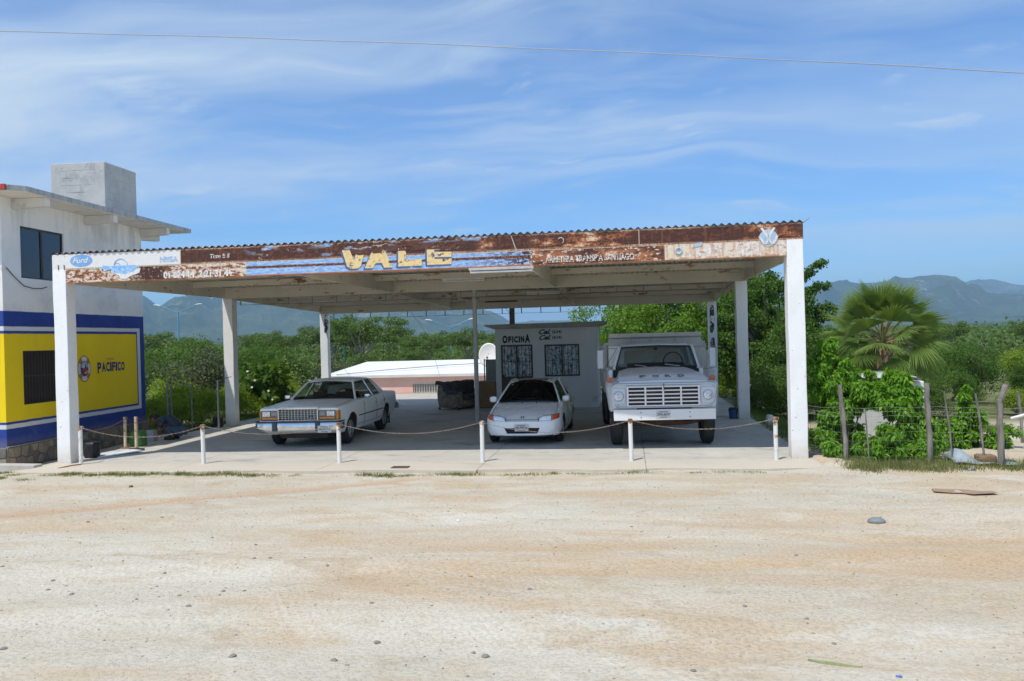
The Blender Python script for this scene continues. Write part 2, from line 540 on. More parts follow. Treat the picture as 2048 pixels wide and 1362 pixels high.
hills.grid(ridge([[-4168, 3088, 266], [-3725, 3608, 371], [-3266, 4027, 315], [-3043, 4198, 384], [-2841, 4337, 344], [-2695, 4429, 296], [-2629, 4468, 236], [-2555, 4511, 296], [-2503, 4540, 307], [-2453, 4567, 330], [-2408, 4591, 294], [-2370, 4611, 271], [-2315, 4638, 302], [-2188, 4700, 357], [-2033, 4768, 311], [-1817, 4855, 329], [-1594, 4932, 289], [-1364, 5001, 285], [-1188, 5046, 250], [-1008, 5085, 231], [-828, 5117, 174], [-647, 5143, 82], [-496, 5160, 23]], 2300, 1500, 3.1))
hills.grid(ridge([[-959, 5501, 129], [-763, 5531, 107], [-565, 5555, 118], [-367, 5572, 113], [-170, 5581, 81], [126, 5583, 148], [416, 5569, 220], [666, 5545, 178], [971, 5500, 246], [1117, 5472, 224], [1205, 5454, 292], [1319, 5428, 308], [1416, 5403, 285], [1538, 5370, 296], [1696, 5322, 309], [1824, 5280, 316], [1923, 5245, 301], [2006, 5214, 235], [2088, 5182, 198], [2242, 5118, 164], [2561, 4966, 125], [3090, 4657, 20], [3508, 4353, 0]], 2000, 1500, 8.7))
hills.grid(ridge([[200, 8400, 250], [1197, 8400, 359], [2082, 8226, 345], [2877, 7984, 382], [3044, 7922, 412], [3187, 7866, 417], [3308, 7816, 379], [3403, 7775, 360], [3733, 7622, 301], [4176, 7390, 212], [5200, 6800, 120]], 1800, 1200, 5.5, 1.0, 200, 26))
o = hills.build('hills', HILL, None, smooth=180)
tag(o, kind='structure')

# ------------------------------------------------------------------ haze
m = bpy.data.materials.new('haze_air')
m.use_nodes = True
nt = m.node_tree
for nd in list(nt.nodes):
    if nd.type != 'OUTPUT_MATERIAL':
        nt.nodes.remove(nd)
pv = nt.nodes.new('ShaderNodeVolumePrincipled')
pv.inputs['Color'].default_value = (0.45, 0.72, 1.0, 1)
pv.inputs['Density'].default_value = 0.00014
pv.inputs['Anisotropy'].default_value = 0.0
nt.links.new(pv.outputs[0], nt.nodes['Material Output'].inputs['Volume'])
zlo = min(min(v[2] for v in hills.v), float(GZ.min())) - 1.0
o = MB().box(-14500, 14500, -500, 15500, zlo, 470).build('haze', m, None)
tag(o, kind='stuff')
# ------------------------------------------------------------------ materials of the canopy
WHITE_WALL = M('white_paint', (.76, .76, .74), (.70, .70, .68), 2, .75, bump=.12, bsc=25, dirt=(.55, .52, .46), dlo=.60, dhi=.8)
def column_mat():
    m, g, b = newmat('column_paint')
    v = g.obj()
    X, Y, Z = g.sep(v)
    c = g.mix(g.rng(g.noise(1.6, 5, v), .35, .65), (.88, .88, .87), (.83, .83, .81))
    low = g.rng(g.add(Z, g.mul(g.noise(5, 4, v), .45)), .60, .20)
    c = g.mix(g.mul(low, .65), c, (.52, .45, .33))
    st = g.noise(3.0, 6, g.scale(v, (1, 1, .35), (3, 1, 2)), .7)
    c = g.mix(g.mul(g.rng(st, .58, .70), .40), c, (.46, .44, .40))
    c = g.mix(g.mul(g.rng(g.noise(17, 4, v), .66, .69), .8), c, (.30, .24, .19))
    g.put(b.inputs['Base Color'], c)
    b.inputs['Roughness'].default_value = .8
    g.put(b.inputs['Normal'], g.bump(g.noise(14, 5, v), .25, .012))
    return m
COLUMN = column_mat()
def steel_mat(name, base, base2, amount):
    """off-white painted structural steel with rust breaking through along the edges"""
    m, g, b = newmat(name)
    v = g.obj()
    c = g.mix(g.rng(g.noise(1.2, 5, v), .35, .65), base, base2)
    r = g.noise(2.3, 8, g.scale(v, (.55, 1, 1.8)), .72)
    r2 = g.noise(9, 5, v, .7)
    k = g.add(r, g.mul(g.sub(r2, .5), .25))
    c = g.mix(g.rng(k, amount, amount + .05), c, (.34, .20, .11))
    c = g.mix(g.rng(k, amount + .06, amount + .10), c, (.17, .07, .035))
    g.put(b.inputs['Base Color'], c)
    b.inputs['Roughness'].default_value = .75
    g.put(b.inputs['Normal'], g.bump(r2, .15, .01))
    if name == 'roof_zinc':        # rust-brown front ends, with the shade under the crests painted in
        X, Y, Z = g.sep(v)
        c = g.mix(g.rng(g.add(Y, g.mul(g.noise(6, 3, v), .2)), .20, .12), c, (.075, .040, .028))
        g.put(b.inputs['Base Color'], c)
    return m
STEEL = steel_mat('beam_paint', (.66, .62, .52), (.58, .54, .45), .60)
STEEL_R = steel_mat('purlin_paint', (.64, .60, .50), (.55, .51, .42), .565)
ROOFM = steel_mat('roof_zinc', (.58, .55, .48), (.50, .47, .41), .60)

# sun-bleached paint and rust of the front beams
def fascia_mats():
    out = []
    for part in ('upper', 'lower'):
        m, g, b = newmat('fascia_' + part)
        v = g.obj()
        X, Y, Z = g.sep(v)
        n1 = g.noise(3.0, 8, g.scale(v, (.7, 1, 1.6)), .68)
        n2 = g.noise(13, 6, g.scale(v, (.7, 1, 1.3), (2, 0, 5)), .7)
        n3 = g.noise(34, 4, v, .65)
        n4 = g.noise(1.3, 5, g.scale(v, (.8, 1, 1.8), (7, 3, 1)), .6)
        w1 = g.add(X, g.mul(g.sub(n2, .5), .05))
        zj = g.add(Z, g.mul(g.sub(n2, .5), .030))
        dark = g.mix(g.rng(n1, .35, .65), (.068, .021, .014), (.042, .013, .010))
        dark = g.mix(g.mul(g.rng(n3, .5, .75), .5), dark, (.20, .075, .035))
        oran = g.mix(g.rng(n2, .4, .62), (.46, .17, .06), (.29, .088, .032))
        cream = g.mix(g.rng(n2, .4, .65), (.66, .50, .34), (.74, .66, .54))
        white = g.mix(g.rng(n2, .35, .7), (.78, .77, .75), (.70, .69, .66))
        blue = g.mix(g.rng(g.noise(16, 5, g.scale(v, (.5, 1, 1.5))), .4, .62), (.19, .37, .70), (.42, .58, .78))
        if part == 'upper':
            # Z 3.98 .. 4.273
            c = g.mix(g.rng(g.add(n2, g.mul(g.sub(n1, .5), .5)), .53, .62), dark, g.mix(.38, dark, oran))
            drip = g.noise(7, 5, g.scale(v, (1.8, 1, .18), (4, 0, 0)), .65)
            c = g.mix(g.mul(g.rng(drip, .54, .64), .5), c, g.mix(.5, dark, oran))
            # orange / cream worn zones
            zone = g.mx(g.band(X, 2.6, 4.3, .25), g.mx(g.band(X, 6.3, 7.3, .15), g.band(X, 1.45, 1.75, .08)))
            up = g.add(n1, g.mul(g.sub(n3, .5), .25))
            c = g.mix(g.mul(zone, g.rng(up, .47, .54)), c, oran)
            c = g.mix(g.mul(zone, g.rng(up, .555, .60)), c, cream)
            # blue flakes left over near the name
            bz = g.mul(g.band(X, -3.15, 1.7, .15), g.mx(g.rng(Z, 4.19, 4.25), g.rng(n4, .47, .60)))
            fl = g.noise(7.5, 6, g.scale(v, (.45, 1, 1.5), (3, 0, 2)), .6)
            c = g.mix(g.mul(bz, g.rng(fl, .545, .575)), c, blue)
            c = g.mix(g.mul(bz, g.band(fl, .525, .545, .004)), c, cream)
            # odd round flakes
            vor = g.n('ShaderNodeTexVoronoi', {'Scale': 6.5, 'Vector': g.scale(v, (1, 1, 1), (.3, 0, .2))})
            c = g.mix(g.mul(g.band(X, -3.3, -1.6, .1), g.mul(g.rng(vor.outputs['Distance'], .22, .18), g.rng(n4, .44, .5))), c, (.55, .55, .58))
            # top and bottom rims
            c = g.mix(g.mul(g.rng(zj, 4.245, 4.268), g.rng(n1, .35, .6)), c, g.mix(g.rng(n3, .45, .55), oran, cream))
            c = g.mix(g.mul(g.rng(zj, 4.012, 3.99), g.rng(n4, .35, .55)), c, g.mix(g.rng(n3, .45, .6), oran, cream))
            # white painted end
            wh = g.mix(g.rng(g.add(n2, g.mul(g.rng(Z, 4.20, 4.28), .12)), .66, .70), white, g.mix(g.rng(n3, .5, .6), oran, dark))
            c = g.mix(g.rng(w1, -4.60, -4.625), c, wh)
            seam = g.mx(g.band(X, -4.625, -4.605, .003), g.band(X, 4.47, 4.48, .004))
            c = g.mix(seam, c, cream)
        else:
            # Z 3.679 .. 3.98
            mott = g.add(n2, g.mul(g.sub(n1, .5), .55))
            base = g.mix(g.rng(mott, .47, .53), g.mix(g.rng(n3, .5, .6), cream, white), g.mix(g.rng(n3, .45, .6), oran, dark))
            c = base
            # right half: rustier, then cream orange panel
            rr = g.mix(g.rng(mott, .56, .62), g.mix(g.rng(n1, .45, .6), dark, oran), cream)
            c = g.mix(g.rng(w1, 2.45, 2.48), c, rr)
            cc = g.mix(g.rng(g.add(mott, g.mul(g.rng(Z, 3.75, 3.66), .15)), .52, .64), g.mix(g.rng(n1, .46, .56), (.74, .62, .46), white), g.mix(.35, oran, cream))
            st = g.noise(9, 5, g.scale(v, (1.6, 1, .25)), .6)
            cc = g.mix(g.mul(g.rng(st, .50, .62), .6), cc, (.52, .26, .12))
            c = g.mix(g.rng(X, 4.93, 4.945), c, cc)
            c = g.mix(g.band(X, 4.92, 4.93, .004), c, (.2, .1, .06))
            # blue stripes behind the name
            bl = g.mix(g.rng(g.add(n2, g.mul(g.sub(n3, .5), .4)), .62, .66), blue, g.mix(g.rng(n3, .5, .6), cream, dark))
            bl = g.mix(g.mul(g.rng(X, .9, 2.3), g.rng(g.add(n2, g.mul(X, .035)), .55, .58)), bl, dark)
            strp = g.mix(g.rng(g.add(n3, g.mul(n2, .3)), .66, .72), dark, oran)
            bl = g.mix(g.band(zj, 3.832, 3.882, .004), bl, strp)
            bl = g.mix(g.rng(zj, 3.712, 3.700), bl, oran)
            c = g.mix(g.band(w1, -3.235, 2.44, .012), c, bl)
            # deep rust at the left middle
            c = g.mix(g.mul(g.band(X, -5.6, -4.9, .15), g.rng(mott, .36, .44)), c, dark)
            c = g.mix(g.mul(g.rng(zj, 3.70, 3.688), .8), c, oran)
            c = g.mix(g.rng(zj, 3.955, 3.972), c, g.mix(g.rng(n3, .4, .5), oran, cream))
        g.put(b.inputs['Base Color'], c)
        b.inputs['Roughness'].default_value = .72
        g.put(b.inputs['Normal'], g.bump(g.add(n2, g.mul(n3, .5)), .25, .006))
        out.append(m)
    return out
FAS_UP, FAS_LOW = fascia_mats()
def chipped(name, col, thr, sc=14, col2=None, soft=.03, st=(.8, 1, 1.2)):
    """a worn sign-painter's coat: gaps show the steel behind"""
    m, g, b = newmat(name)
    v = g.obj()
    n = g.noise(sc, 6, g.scale(v, st, (1.7, 0, 3.1)), .68)
    c = g.mix(g.rng(g.noise(sc * 1.5, 4, v), .45, .65), col, col2 or tuple(min(1, a * .8) for a in col))
    g.put(b.inputs['Base Color'], c)
    b.inputs['Roughness'].default_value = .75
    g.put(b.inputs['Alpha'], g.rng(n, thr + soft, thr))
    return m

# ------------------------------------------------------------------ canopy
W2 = 7.412
roof_z = lambda y: 4.273 - .0366 * y
canopy = thing('canopy', 'long rusty steel canopy on square white concrete columns roofing the parked cars', 'canopy', (0, 0, 0))
def column(x0, y0, h, s=.296):
    mb = MB()
    n = 9
    P = []
    for i in range(n):
        z = -.25 + (h + .25) * i / (n - 1)
        j = lambda: rng.uniform(-.006, .006)
        P.append([(j(), j(), z), (s + j(), j(), z), (s + j(), s + j(), z), (j(), s + j(), z)])
    mb.grid(P, closed=True)
    mb.face(P[0][::-1]); mb.face(P[-1])
    return mb.build('column', COLUMN, canopy, bevel=.012, loc=(x0, y0, 0))
for x0 in (-W2, W2 - .296):
    column(x0, 0, 3.98)
    column(x0, 7.296, 3.683)
    column(x0, 15.103, 3.43)
# black smears on the two rear columns
SMEAR = chipped('black_smear', (.05, .05, .055), .50, 4.5, (.12, .12, .13), .05, (1, 1, .7))
for x0, z0, z1 in ((-W2 + .17, 2.75, 3.38), (W2 - .25, 2.35, 3.30), (W2 - .25, 1.35, 2.15)):
    MB().prism([(x0, z0), (x0 + .07, z0 - .06), (x0 + .15, z0 + .12), (x0 + .18, (z0 + z1) / 2), (x0 + .15, z1), (x0 + .06, z1 + .03), (x0 + .01, z1 - .15)], 'y', 15.098, 15.102).build('tar_stain', SMEAR, canopy)
MB().tube([(0, 7.42, 0), (0, 7.42, 2.72)], .062, 20).tube([(0, 7.42, 2.72), (0, 7.42, 2.745)], .066, 20).tube([(0, 7.42, 2.745), (0, 7.42, 3.683)], .060, 20).box(-.11, .11, 7.31, 7.53, 0, .012).build(
    'pipe_column', steel_mat('pipe_paint', (.52, .52, .51), (.46, .46, .45), .66), canopy, smooth=40)
MB().box(-.09, .09, 15.1, 15.28, 0, 3.43).build('steel_post', M('brown_primer', (.13, .09, .07), (.2, .13, .10), 4, .8, bump=.2), canopy, bevel=.006)

MB().prism([(-W2, 3.98), (W2, 3.98), (W2, 4.273), (-W2, 4.273)], 'y', 0, .075).build('front_beam', FAS_UP, canopy, bevel=.004)
MB().prism([(-W2 + .299, 3.679), (W2 - .299, 3.679), (W2 - .299, 3.978), (-W2 + .299, 3.978)], 'y', .004, .079).build('front_beam', FAS_LOW, canopy, bevel=.004)
for yy, zb in ((7.30, 3.685), (15.10, 3.432)):
    zt = roof_z(yy) - .012
    MB().box(-W2 + .02, W2 - .02, yy + .02, yy + .05, zb, zt).box(-W2 + .02, W2 - .02, yy + .05, yy + .13, zb, zb + .012).box(-W2 + .02, W2 - .02, yy + .05, yy + .13, zt - .012, zt).build('cross_beam', STEEL, canopy)
for x in (-W2 + .01, -2.34, 2.28, W2 - .07):
    for y0, y1, z0, z1 in ((.082, 7.318, 3.70, 3.705), (7.352, 15.118, 3.69, 3.50)):
        MB().prism([(y0, z0), (y1, z1), (y1, roof_z(y1) - .014), (y0, roof_z(y0) - .014)], 'x', x, x + .06).build('rafter', STEEL, canopy, bevel=.004)
xs = [(-W2 + .072, -2.342), (-2.278, 2.278), (2.342, W2 - .072)]
for y, h in ((1.9, .15), (3.7, .15), (5.5, .15), (9.2, .13), (11.1, .13), (13.0, .13)):
    for x0, x1 in xs:
        zt = roof_z(y) - .016
        MB().box(x0, x1, y, y + .006, zt - h, zt).box(x0, x1, y + .006, y + .055, zt - h, zt - h + .006).box(x0, x1, y + .006, y + .055, zt - .006, zt).build('purlin', STEEL_R, canopy)
# corrugated roof: overlapping sheets, one mesh shared
pitch_c, ncor = .1375, 6
sheet_w = pitch_c * ncor
mb = MB()
rows = []
for yi in range(9):
    y = -.015 + yi * 15.415 / 8
    row = []
    for k in range(ncor * 8 + 1):
        x = k * sheet_w / (ncor * 8)
        s = math.cos(2 * math.pi * x / pitch_c)
        row.append((x, y, roof_z(y) + .006 + .021 * (1 - abs(s) ** .8 * math.copysign(1, s))))
    rows.append(row)
mb.grid(rows)
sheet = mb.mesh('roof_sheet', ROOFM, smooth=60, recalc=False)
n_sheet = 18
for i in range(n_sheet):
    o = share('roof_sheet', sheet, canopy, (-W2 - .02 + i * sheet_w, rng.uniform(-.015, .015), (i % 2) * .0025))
# added strips that keep sky slits from showing through the waves above the beams
for yy in (7.34, 15.14):
    MB().box(-W2 + .03, W2 - .02, yy + .02, yy + .06, roof_z(yy) - .010, roof_z(yy) + .040).build('sky_slit_strip', STEEL, canopy)
mbv = MB()
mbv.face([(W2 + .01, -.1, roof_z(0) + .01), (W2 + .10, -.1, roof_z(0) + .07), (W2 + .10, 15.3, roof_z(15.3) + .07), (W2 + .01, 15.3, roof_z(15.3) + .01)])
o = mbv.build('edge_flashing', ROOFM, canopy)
sol = o.modifiers.new('t', 'SOLIDIFY'); sol.thickness = .003
# hangers with a wire under the two cross beams
hang = bx(-.018, .018, -.004, .004, -.20, 0).mesh('hanger', M('hanger_paint', (.40, .38, .33), (.28, .2, .14), 8, .8))
for yy, zb, n in ((7.33, 3.683, 20), (15.16, 3.43, 20)):
    for i in range(n):
        x = -6.86 + i * .722
        share('hanger', hang, canopy, (x, yy, zb), (0, rng.uniform(-.04, .04), 0), (1, 1, rng.uniform(.88, 1.02)))
    pts = [(-7.12, yy, zb)] + [(-6.86 + i * .722, yy, zb - .19 + rng.uniform(-.008, .008)) for i in range(n)] + [(7.1, yy, zb)]
    MB().tube(pts, .006, 5).build('curtain_wire', M('wire_dark', (.08, .07, .06), None, 4, .7), canopy)
# bolts standing up at the left column head
for x in (-7.27, -7.14):
    MB().tube([(x, -.012, 3.96), (x, -.012, 4.06)], .008, 6).build('bolt', M('rust_bolt', (.22, .11, .06), None, 6, .8), canopy)
MB().tube([(2.08, -.012, 4.26), (2.12, -.014, 4.14), (2.18, -.012, 3.93)], .005, 5).tube([(2.08, -.012, 4.27), (2.14, -.014, 4.10), (2.21, -.012, 3.92)], .005, 5).build('loose_wire', M('wire_white', (.6, .58, .54), None, 4, .6), canopy)

# lettering and marks painted on the beams
FY = -.004
YEL = chipped('sign_yellow', (.80, .62, .30), .565, 9, (.74, .50, .22))
NAVY = chipped('sign_navy', (.07, .13, .28), .56, 12)
SIGN_SHAPES = {
    'V': [(0, 1), (.34, .97), (.5, .42), (.66, .97), (1, 1), (.80, .12), (.66, 0), (.36, 0), (.20, .12)],
    'L': [(.02, 1), (.34, 1), (.34, .34), (1, .36), (.98, 0), (0, 0)]}
SIGN_PIECES = {
    'A': [[(0, 0), (.30, 0), (.40, .26), (.62, .26), (.70, 0), (1, 0), (.72, 1), (.30, 1)]],
    'E': [[(0, 0), (.30, 0), (.30, 1), (0, 1)], [(.301, 0), (.98, 0), (1, .30), (.301, .30)], [(.301, .40), (.98, .38), (1, .66), (.301, .68)], [(.301, .80), (.55, .80), (.55, 1), (.301, 1)]]}
def sign_letter(ch, mat, y, a0, a1, z0, z1):
    mb = MB()
    for poly in SIGN_PIECES.get(ch) or [SIGN_SHAPES[ch]]:
        mb.prism([(a0 + u * (a1 - a0), z0 + w * (z1 - z0)) for u, w in poly], 'y', y - .0008, y + .0008)
    return mb.build('lettering', mat, canopy)
for ch, a0, a1, z0, z1 in (('V', -1.25, -.78, 3.755, 4.125), ('A', -.80, -.245, 3.75, 4.11), ('L', -.135, .345, 3.762, 4.12), ('E', .44, .925, 3.77, 4.13)):
    sign_letter(ch, NAVY, FY + .002, a0 - .035, a1 - .01, z0 - .028, z1 - .03)
    sign_letter(ch, YEL, FY, a0, a1, z0, z1)
# rust that ate the tops of the letters
RUSTP = chipped('rust_patch', (.095, .036, .026), .53, 7, (.16, .06, .035), .03, (.7, 1, 1.3))
MB().prism([(-1.05, 4.04), (-.9, 4.01), (-.2, 4.06), (.4, 4.07), (1.0, 4.06), (1.02, 4.15), (.2, 4.19), (-.6, 4.16), (-1.1, 4.15)], 'y', FY - .003, FY - .001).build('rust_patch', RUSTP, canopy)
WLET = chipped('sign_white', (.78, .77, .74), .56, 20)
WLET2 = chipped('sign_white_worn', (.70, .66, .60), .525, 24)
text_mesh('01 624 14  2 21 31 44', 'lettering', WLET, FRONT(FY), (-4.98, -3.52, 3.705, 3.85), bold=.05, parent=canopy)
text_mesh('ARRETERA TRANSP A SANTIAGO', 'lettering', WLET2, FRONT(FY), (2.72, 4.38, 3.722, 3.845), bold=.035, parent=canopy)
text_mesh('Tum E S', 'lettering', WLET2, FRONT(FY), (-3.98, -3.56, 4.07, 4.155), bold=.03, parent=canopy, shear=.2)
BLET = chipped('sign_blue_letters', (.36, .54, .80), .53, 16)
text_mesh('NISSA', 'lettering', BLET, FRONT(FY), (-5.05, -4.66, 4.03, 4.145), bold=.05, parent=canopy)
OV = M('oval_blue', (.16, .35, .66), (.24, .44, .74), 9, .6, dirt=(.5, .6, .75), dsc=8, dlo=.62, dhi=.72)
def oval(cx, cz, rx, rz_, mat, y, name='badge'):
    pts = [(cx + rx * math.cos(t * math.pi / 20), cz + rz_ * math.sin(t * math.pi / 20)) for t in range(40)]
    return MB().prism(pts, 'y', y - .001, y + .001).build(name, mat, canopy)
oval(-6.765, 4.135, .245, .122, OV, FY)
text_mesh('Ford', 'lettering', WLET, FRONT(FY - .003), (-6.95, -6.60, 4.085, 4.20), shear=.35, bold=.02, parent=canopy)
BLW = chipped('car_blue', (.22, .46, .80), .66, 12, (.5, .66, .85))
WHP = chipped('car_white', (.78, .78, .76), .66, 10)
MB().prism([(-6.12, 3.88), (-5.95, 3.80), (-5.90, 3.74), (-5.80, 3.72), (-5.70, 3.78), (-5.50, 3.84), (-5.47, 3.93), (-6.1, 3.93)], 'y', FY - .0005, FY + .0015).build('painted_car', WHP, canopy)
MB().prism([(-6.30, 3.975), (-6.27, 3.90), (-6.12, 3.93), (-6.05, 3.86), (-5.90, 3.85), (-5.8, 3.83), (-5.62, 3.88), (-5.52, 3.965), (-5.6, 4.00), (-6.0, 4.00), (-6.12, 3.995), (-6.29, 4.02)], 'y', FY - .003, FY - .001).build('painted_car', BLW, canopy)
MB().torus((-5.90, FY - .001, 3.99), .15, .006, 'y', 14, 5, a0=.1, a1=math.pi * .95).torus((-5.98, FY - .001, 3.99), .07, .005, 'y', 14, 5).build('painted_car', BLW, canopy)
# car maker's roundel near the right end
LB = chipped('roundel_blue', (.42, .58, .74), .57, 12)
oval(6.80, 4.02, .165, .155, LB, FY)
for pts in ([(6.66, 4.20), (6.70, 4.21), (6.81, 4.06), (6.79, 4.01)], [(6.93, 4.20), (6.89, 4.21), (6.79, 4.06), (6.81, 4.01)],
            [(6.62, 4.05), (6.66, 4.06), (6.75, 3.91), (6.71, 3.91)], [(6.98, 4.05), (6.94, 4.06), (6.86, 3.91), (6.90, 3.91)],
            [(6.74, 3.91), (6.77, 3.91), (6.81, 4.0), (6.79, 4.02)], [(6.87, 3.91), (6.84, 3.91), (6.80, 4.0), (6.82, 4.02)]):
    MB().prism(pts, 'y', FY - .004, FY - .002).build('roundel_stroke', chipped('roundel_white', (.76, .74, .70), .60, 14, (.68, .64, .56)), canopy)
MB().torus((5.19, FY, 3.85), .055, .016, 'y', 18, 6).build('roundel_stroke', LB, canopy)
MB().torus((3.02, FY, 4.13), .055, .008, 'y', 14, 5, a0=-1.2, a1=2.6).build('roundel_stroke', WLET2, canopy)
MB().prism([(5.45, 3.90), (5.62, 3.93), (5.63, 3.99), (5.50, 3.98)], 'y', FY - .001, FY + .001).build('roundel_stroke', LB, canopy)

# fluorescent lamps hanging under the roof
FIXW = M('fixture_white', (.80, .80, .78), (.7, .66, .6), 6, .5, dirt=(.4, .22, .12), dsc=9, dlo=.63, dhi=.7)
TUBE = M('tube_glass', (.85, .86, .88), None, 3, .2)
def fixture(x0, x1, y, z, label, body=FIXW, tube=True):
    t = thing('fluorescent_light', label, 'light fixture', ((x0 + x1) / 2, y, z), 0, 'fluorescent fittings under the canopy')
    L = (x1 - x0) / 2
    MB().prism([(-.05, .045), (.05, .045), (.035, 0), (-.035, 0)], 'x', -L, L).build('housing', body, t, bevel=.003)
    if tube:
        MB().tube([(-L + .02, 0, -.035), (L - .02, 0, -.035)], .019, 12).build('tube', TUBE, t, smooth=40)
        for sx in (-L + .02, L - .04):
            bx(sx, sx + .02, -.015, .015, -.05, 0).build('lamp_holder', FIXW, t)
fixture(1.25, 2.49, .03, 3.632, 'white fluorescent fitting hanging under the rusty front beam, nearest the road')
fixture(-.59, .56, 6.0, 3.90, 'fluorescent fitting under the roof left of the round pipe column, behind the front one')
fixture(1.15, 2.2, 10.2, 3.70, 'faint pale fluorescent fitting under the rear bay right of the pipe column')
fixture(-.80, .37, 14.0, 3.62, 'dark fluorescent fitting without tube above the office', M('fixture_dark', (.04, .035, .035), None, 4, .6), tube=False)
# ------------------------------------------------------------------ painted building on the left
def wall_holes(mb, plane_x0, plane_x1, y0, y1, z0, z1, holes, axis='x', mi=0):
    ys = sorted({y0, y1, *[h[0] for h in holes], *[h[1] for h in holes]})
    zs = sorted({z0, z1, *[h[2] for h in holes], *[h[3] for h in holes]})
    for a, b in zip(ys, ys[1:]):
        for c, d in zip(zs, zs[1:]):
            cy, cz = (a + b) / 2, (c + d) / 2
            if any(h[0] < cy < h[1] and h[2] < cz < h[3] for h in holes):
                continue
            if axis == 'x': mb.box(plane_x0, plane_x1, a, b, c, d, mi)
            else: mb.box(a, b, plane_x0, plane_x1, c, d, mi)
m, g, b = newmat('bar_wall_paint')
v = g.obj()
X, Y, Z = g.sep(v)
wob = g.mul(g.sub(g.noise(3, 3, v), .5), .02)
y_, z_ = g.add(Y, wob), g.add(Z, wob)
n1 = g.noise(1.2, 6, v, .65)
white = g.mix(g.rng(n1, .35, .65), (.82, .81, .78), (.74, .74, .72))
white = g.mix(g.mul(g.rng(g.noise(.9, 7, g.scale(v, (1, 1, 1), (5, 1, 2)), .7), .52, .68), .4), white, (.42, .42, .42))
white = g.mix(g.mul(g.mul(g.rng(g.noise(2.6, 5, g.scale(v, (1, 1.4, .22), (1, 4, 0)), .65), .50, .66), g.rng(Z, 4.6, 5.9)), .55), white, (.36, .36, .36))
bluec = g.mix(g.rng(n1, .4, .6), (.012, .042, .25), (.017, .055, .29))
yel = g.mix(g.rng(n1, .35, .65), (.90, .66, .001), (.84, .61, .001))
strp = (.66, .67, .68)
c = g.mix(g.mul(g.mul(g.rng(y_, 5.47, 5.455), 1.0), g.band(z_, .865, 3.105, .006)), bluec, strp)
c = g.mix(g.mul(g.rng(y_, 5.325, 5.315), g.band(z_, .960, 3.010, .006)), c, bluec)
c = g.mix(g.mul(g.rng(y_, 5.275, 5.265), g.band(z_, 1.015, 2.945, .006)), c, yel)
c = g.mix(g.mul(g.rng(g.noise(1.3, 7, g.scale(v, (1, 1, .6), (9, 1, 2)), .75), .56, .74), .22), c, (.30, .28, .24))
c = g.mix(g.mul(g.rng(g.add(Z, g.mul(n1, .3)), .85, .62), .35), c, (.33, .29, .23))
c = g.mix(g.rng(z_, 3.436, 3.448), c, white)
g.put(b.inputs['Base Color'], c)
b.inputs['Roughness'].default_value = .8
g.put(b.inputs['Normal'], g.bump(g.noise(6, 6, v), .3, .015))
BARWALL = m
bar = thing('roadside_bar', 'two-storey white building with blue and yellow painted ground floor and concrete roof slab', 'building', (-9.18, .79, -.232), .035)
lw, uw = (.59, 2.05, 1.352, 2.56), (.61, 2.17, 4.20, 5.37)
TOP = 5.93
mb = MB()
wall_holes(mb, -.18, 0, 0, 5.67, 0, TOP, [lw, uw], 'x')
o = mb.build('wall', BARWALL, bar)
mb = MB().box(-6, -.18, 0, .18, 0, TOP).box(-6, -.18, 5.49, 5.67, 0, TOP)
mb.build('wall', BARWALL, bar)
bx(-6, -.19, .19, 5.48, 3.1, 3.25).build('floor_slab', WHITE_WALL, bar)
GREYC = M('raw_concrete', (.40, .41, .40), (.30, .32, .33), 3, .9, bump=.3, bsc=20, dirt=(.16, .18, .19), dsc=1.1, dlo=.52, dhi=.7)
SOFF = M('soffit_white', (.68, .66, .62), (.60, .58, .54), 2, .85, dirt=(.33, .33, .33), dsc=1.0, dlo=.55, dhi=.68)
SLABE = M('slab_edge', (.30, .33, .35), (.42, .43, .42), 5, .9, bump=.3, dirt=(.18, .20, .22), dsc=3, stretch=(1, 2.5, .3))
# roof slab with a clipped front corner
mb = MB().prism([(-6.6, -.60), (.62, -.60), (.86, -.36), (.86, 6.95), (-6.6, 6.95)], 'z', 5.932, 6.052)
o = mb.build('roof_slab', [SLABE, SOFF], bar, bevel=.01)
for p in o.data.polygons:
    if p.normal.z < -.5: p.material_index = 1
bx(-6.3, .60, -.655, -.603, 5.94, 6.06).build('slab_edge_board', M('red_paint', (.42, .05, .03), (.35, .05, .03), 5, .7), bar, bevel=.01)
for y in (.36, 3.0, 5.62):
    MB().prism([(.002, 5.70), (.80, 5.74), (.80, 5.93), (.002, 5.93)], 'y', y, y + .17).build('roof_bracket', SOFF, bar, bevel=.01)
MB().prism([(5.672, 5.62), (6.75, 5.70), (6.75, 5.93), (5.672, 5.93)], 'x', -.19, -.02).build('roof_bracket', SOFF, bar, bevel=.01)
# block-built tank on the roof
m, g, b = newmat('block_render')
v = g.obj()
br = g.n('ShaderNodeTexBrick', {'Vector': g.scale(v, (1, 1, 1)), 'Scale': 1.0, 'Mortar Size': .012, 'Brick Width': .4, 'Row Height': .2})
c = g.mix(g.rng(g.noise(2, 6, v), .35, .65), (.50, .50, .48), (.42, .42, .40))
c = g.mix(g.mul(g.rng(g.noise(1.6, 7, g.scale(v, (1, 1, 1), (2, 2, 7)), .75), .54, .62), .45), c, (.24, .25, .26))
g.put(b.inputs['Base Color'], c)
b.inputs['Roughness'].default_value = .95
g.put(b.inputs['Normal'], g.bump(g.noise(12, 6, v), .4, .02))
BLOCKR = m
TX0, TX1, TY0, TY1 = -1.98, -.42, 4.66, 6.24
mb = MB().box(TX0, TX1, TY0, TY1, 6.054, 7.66)
mb.build('water_tank', BLOCKR, bar, bevel=.015)
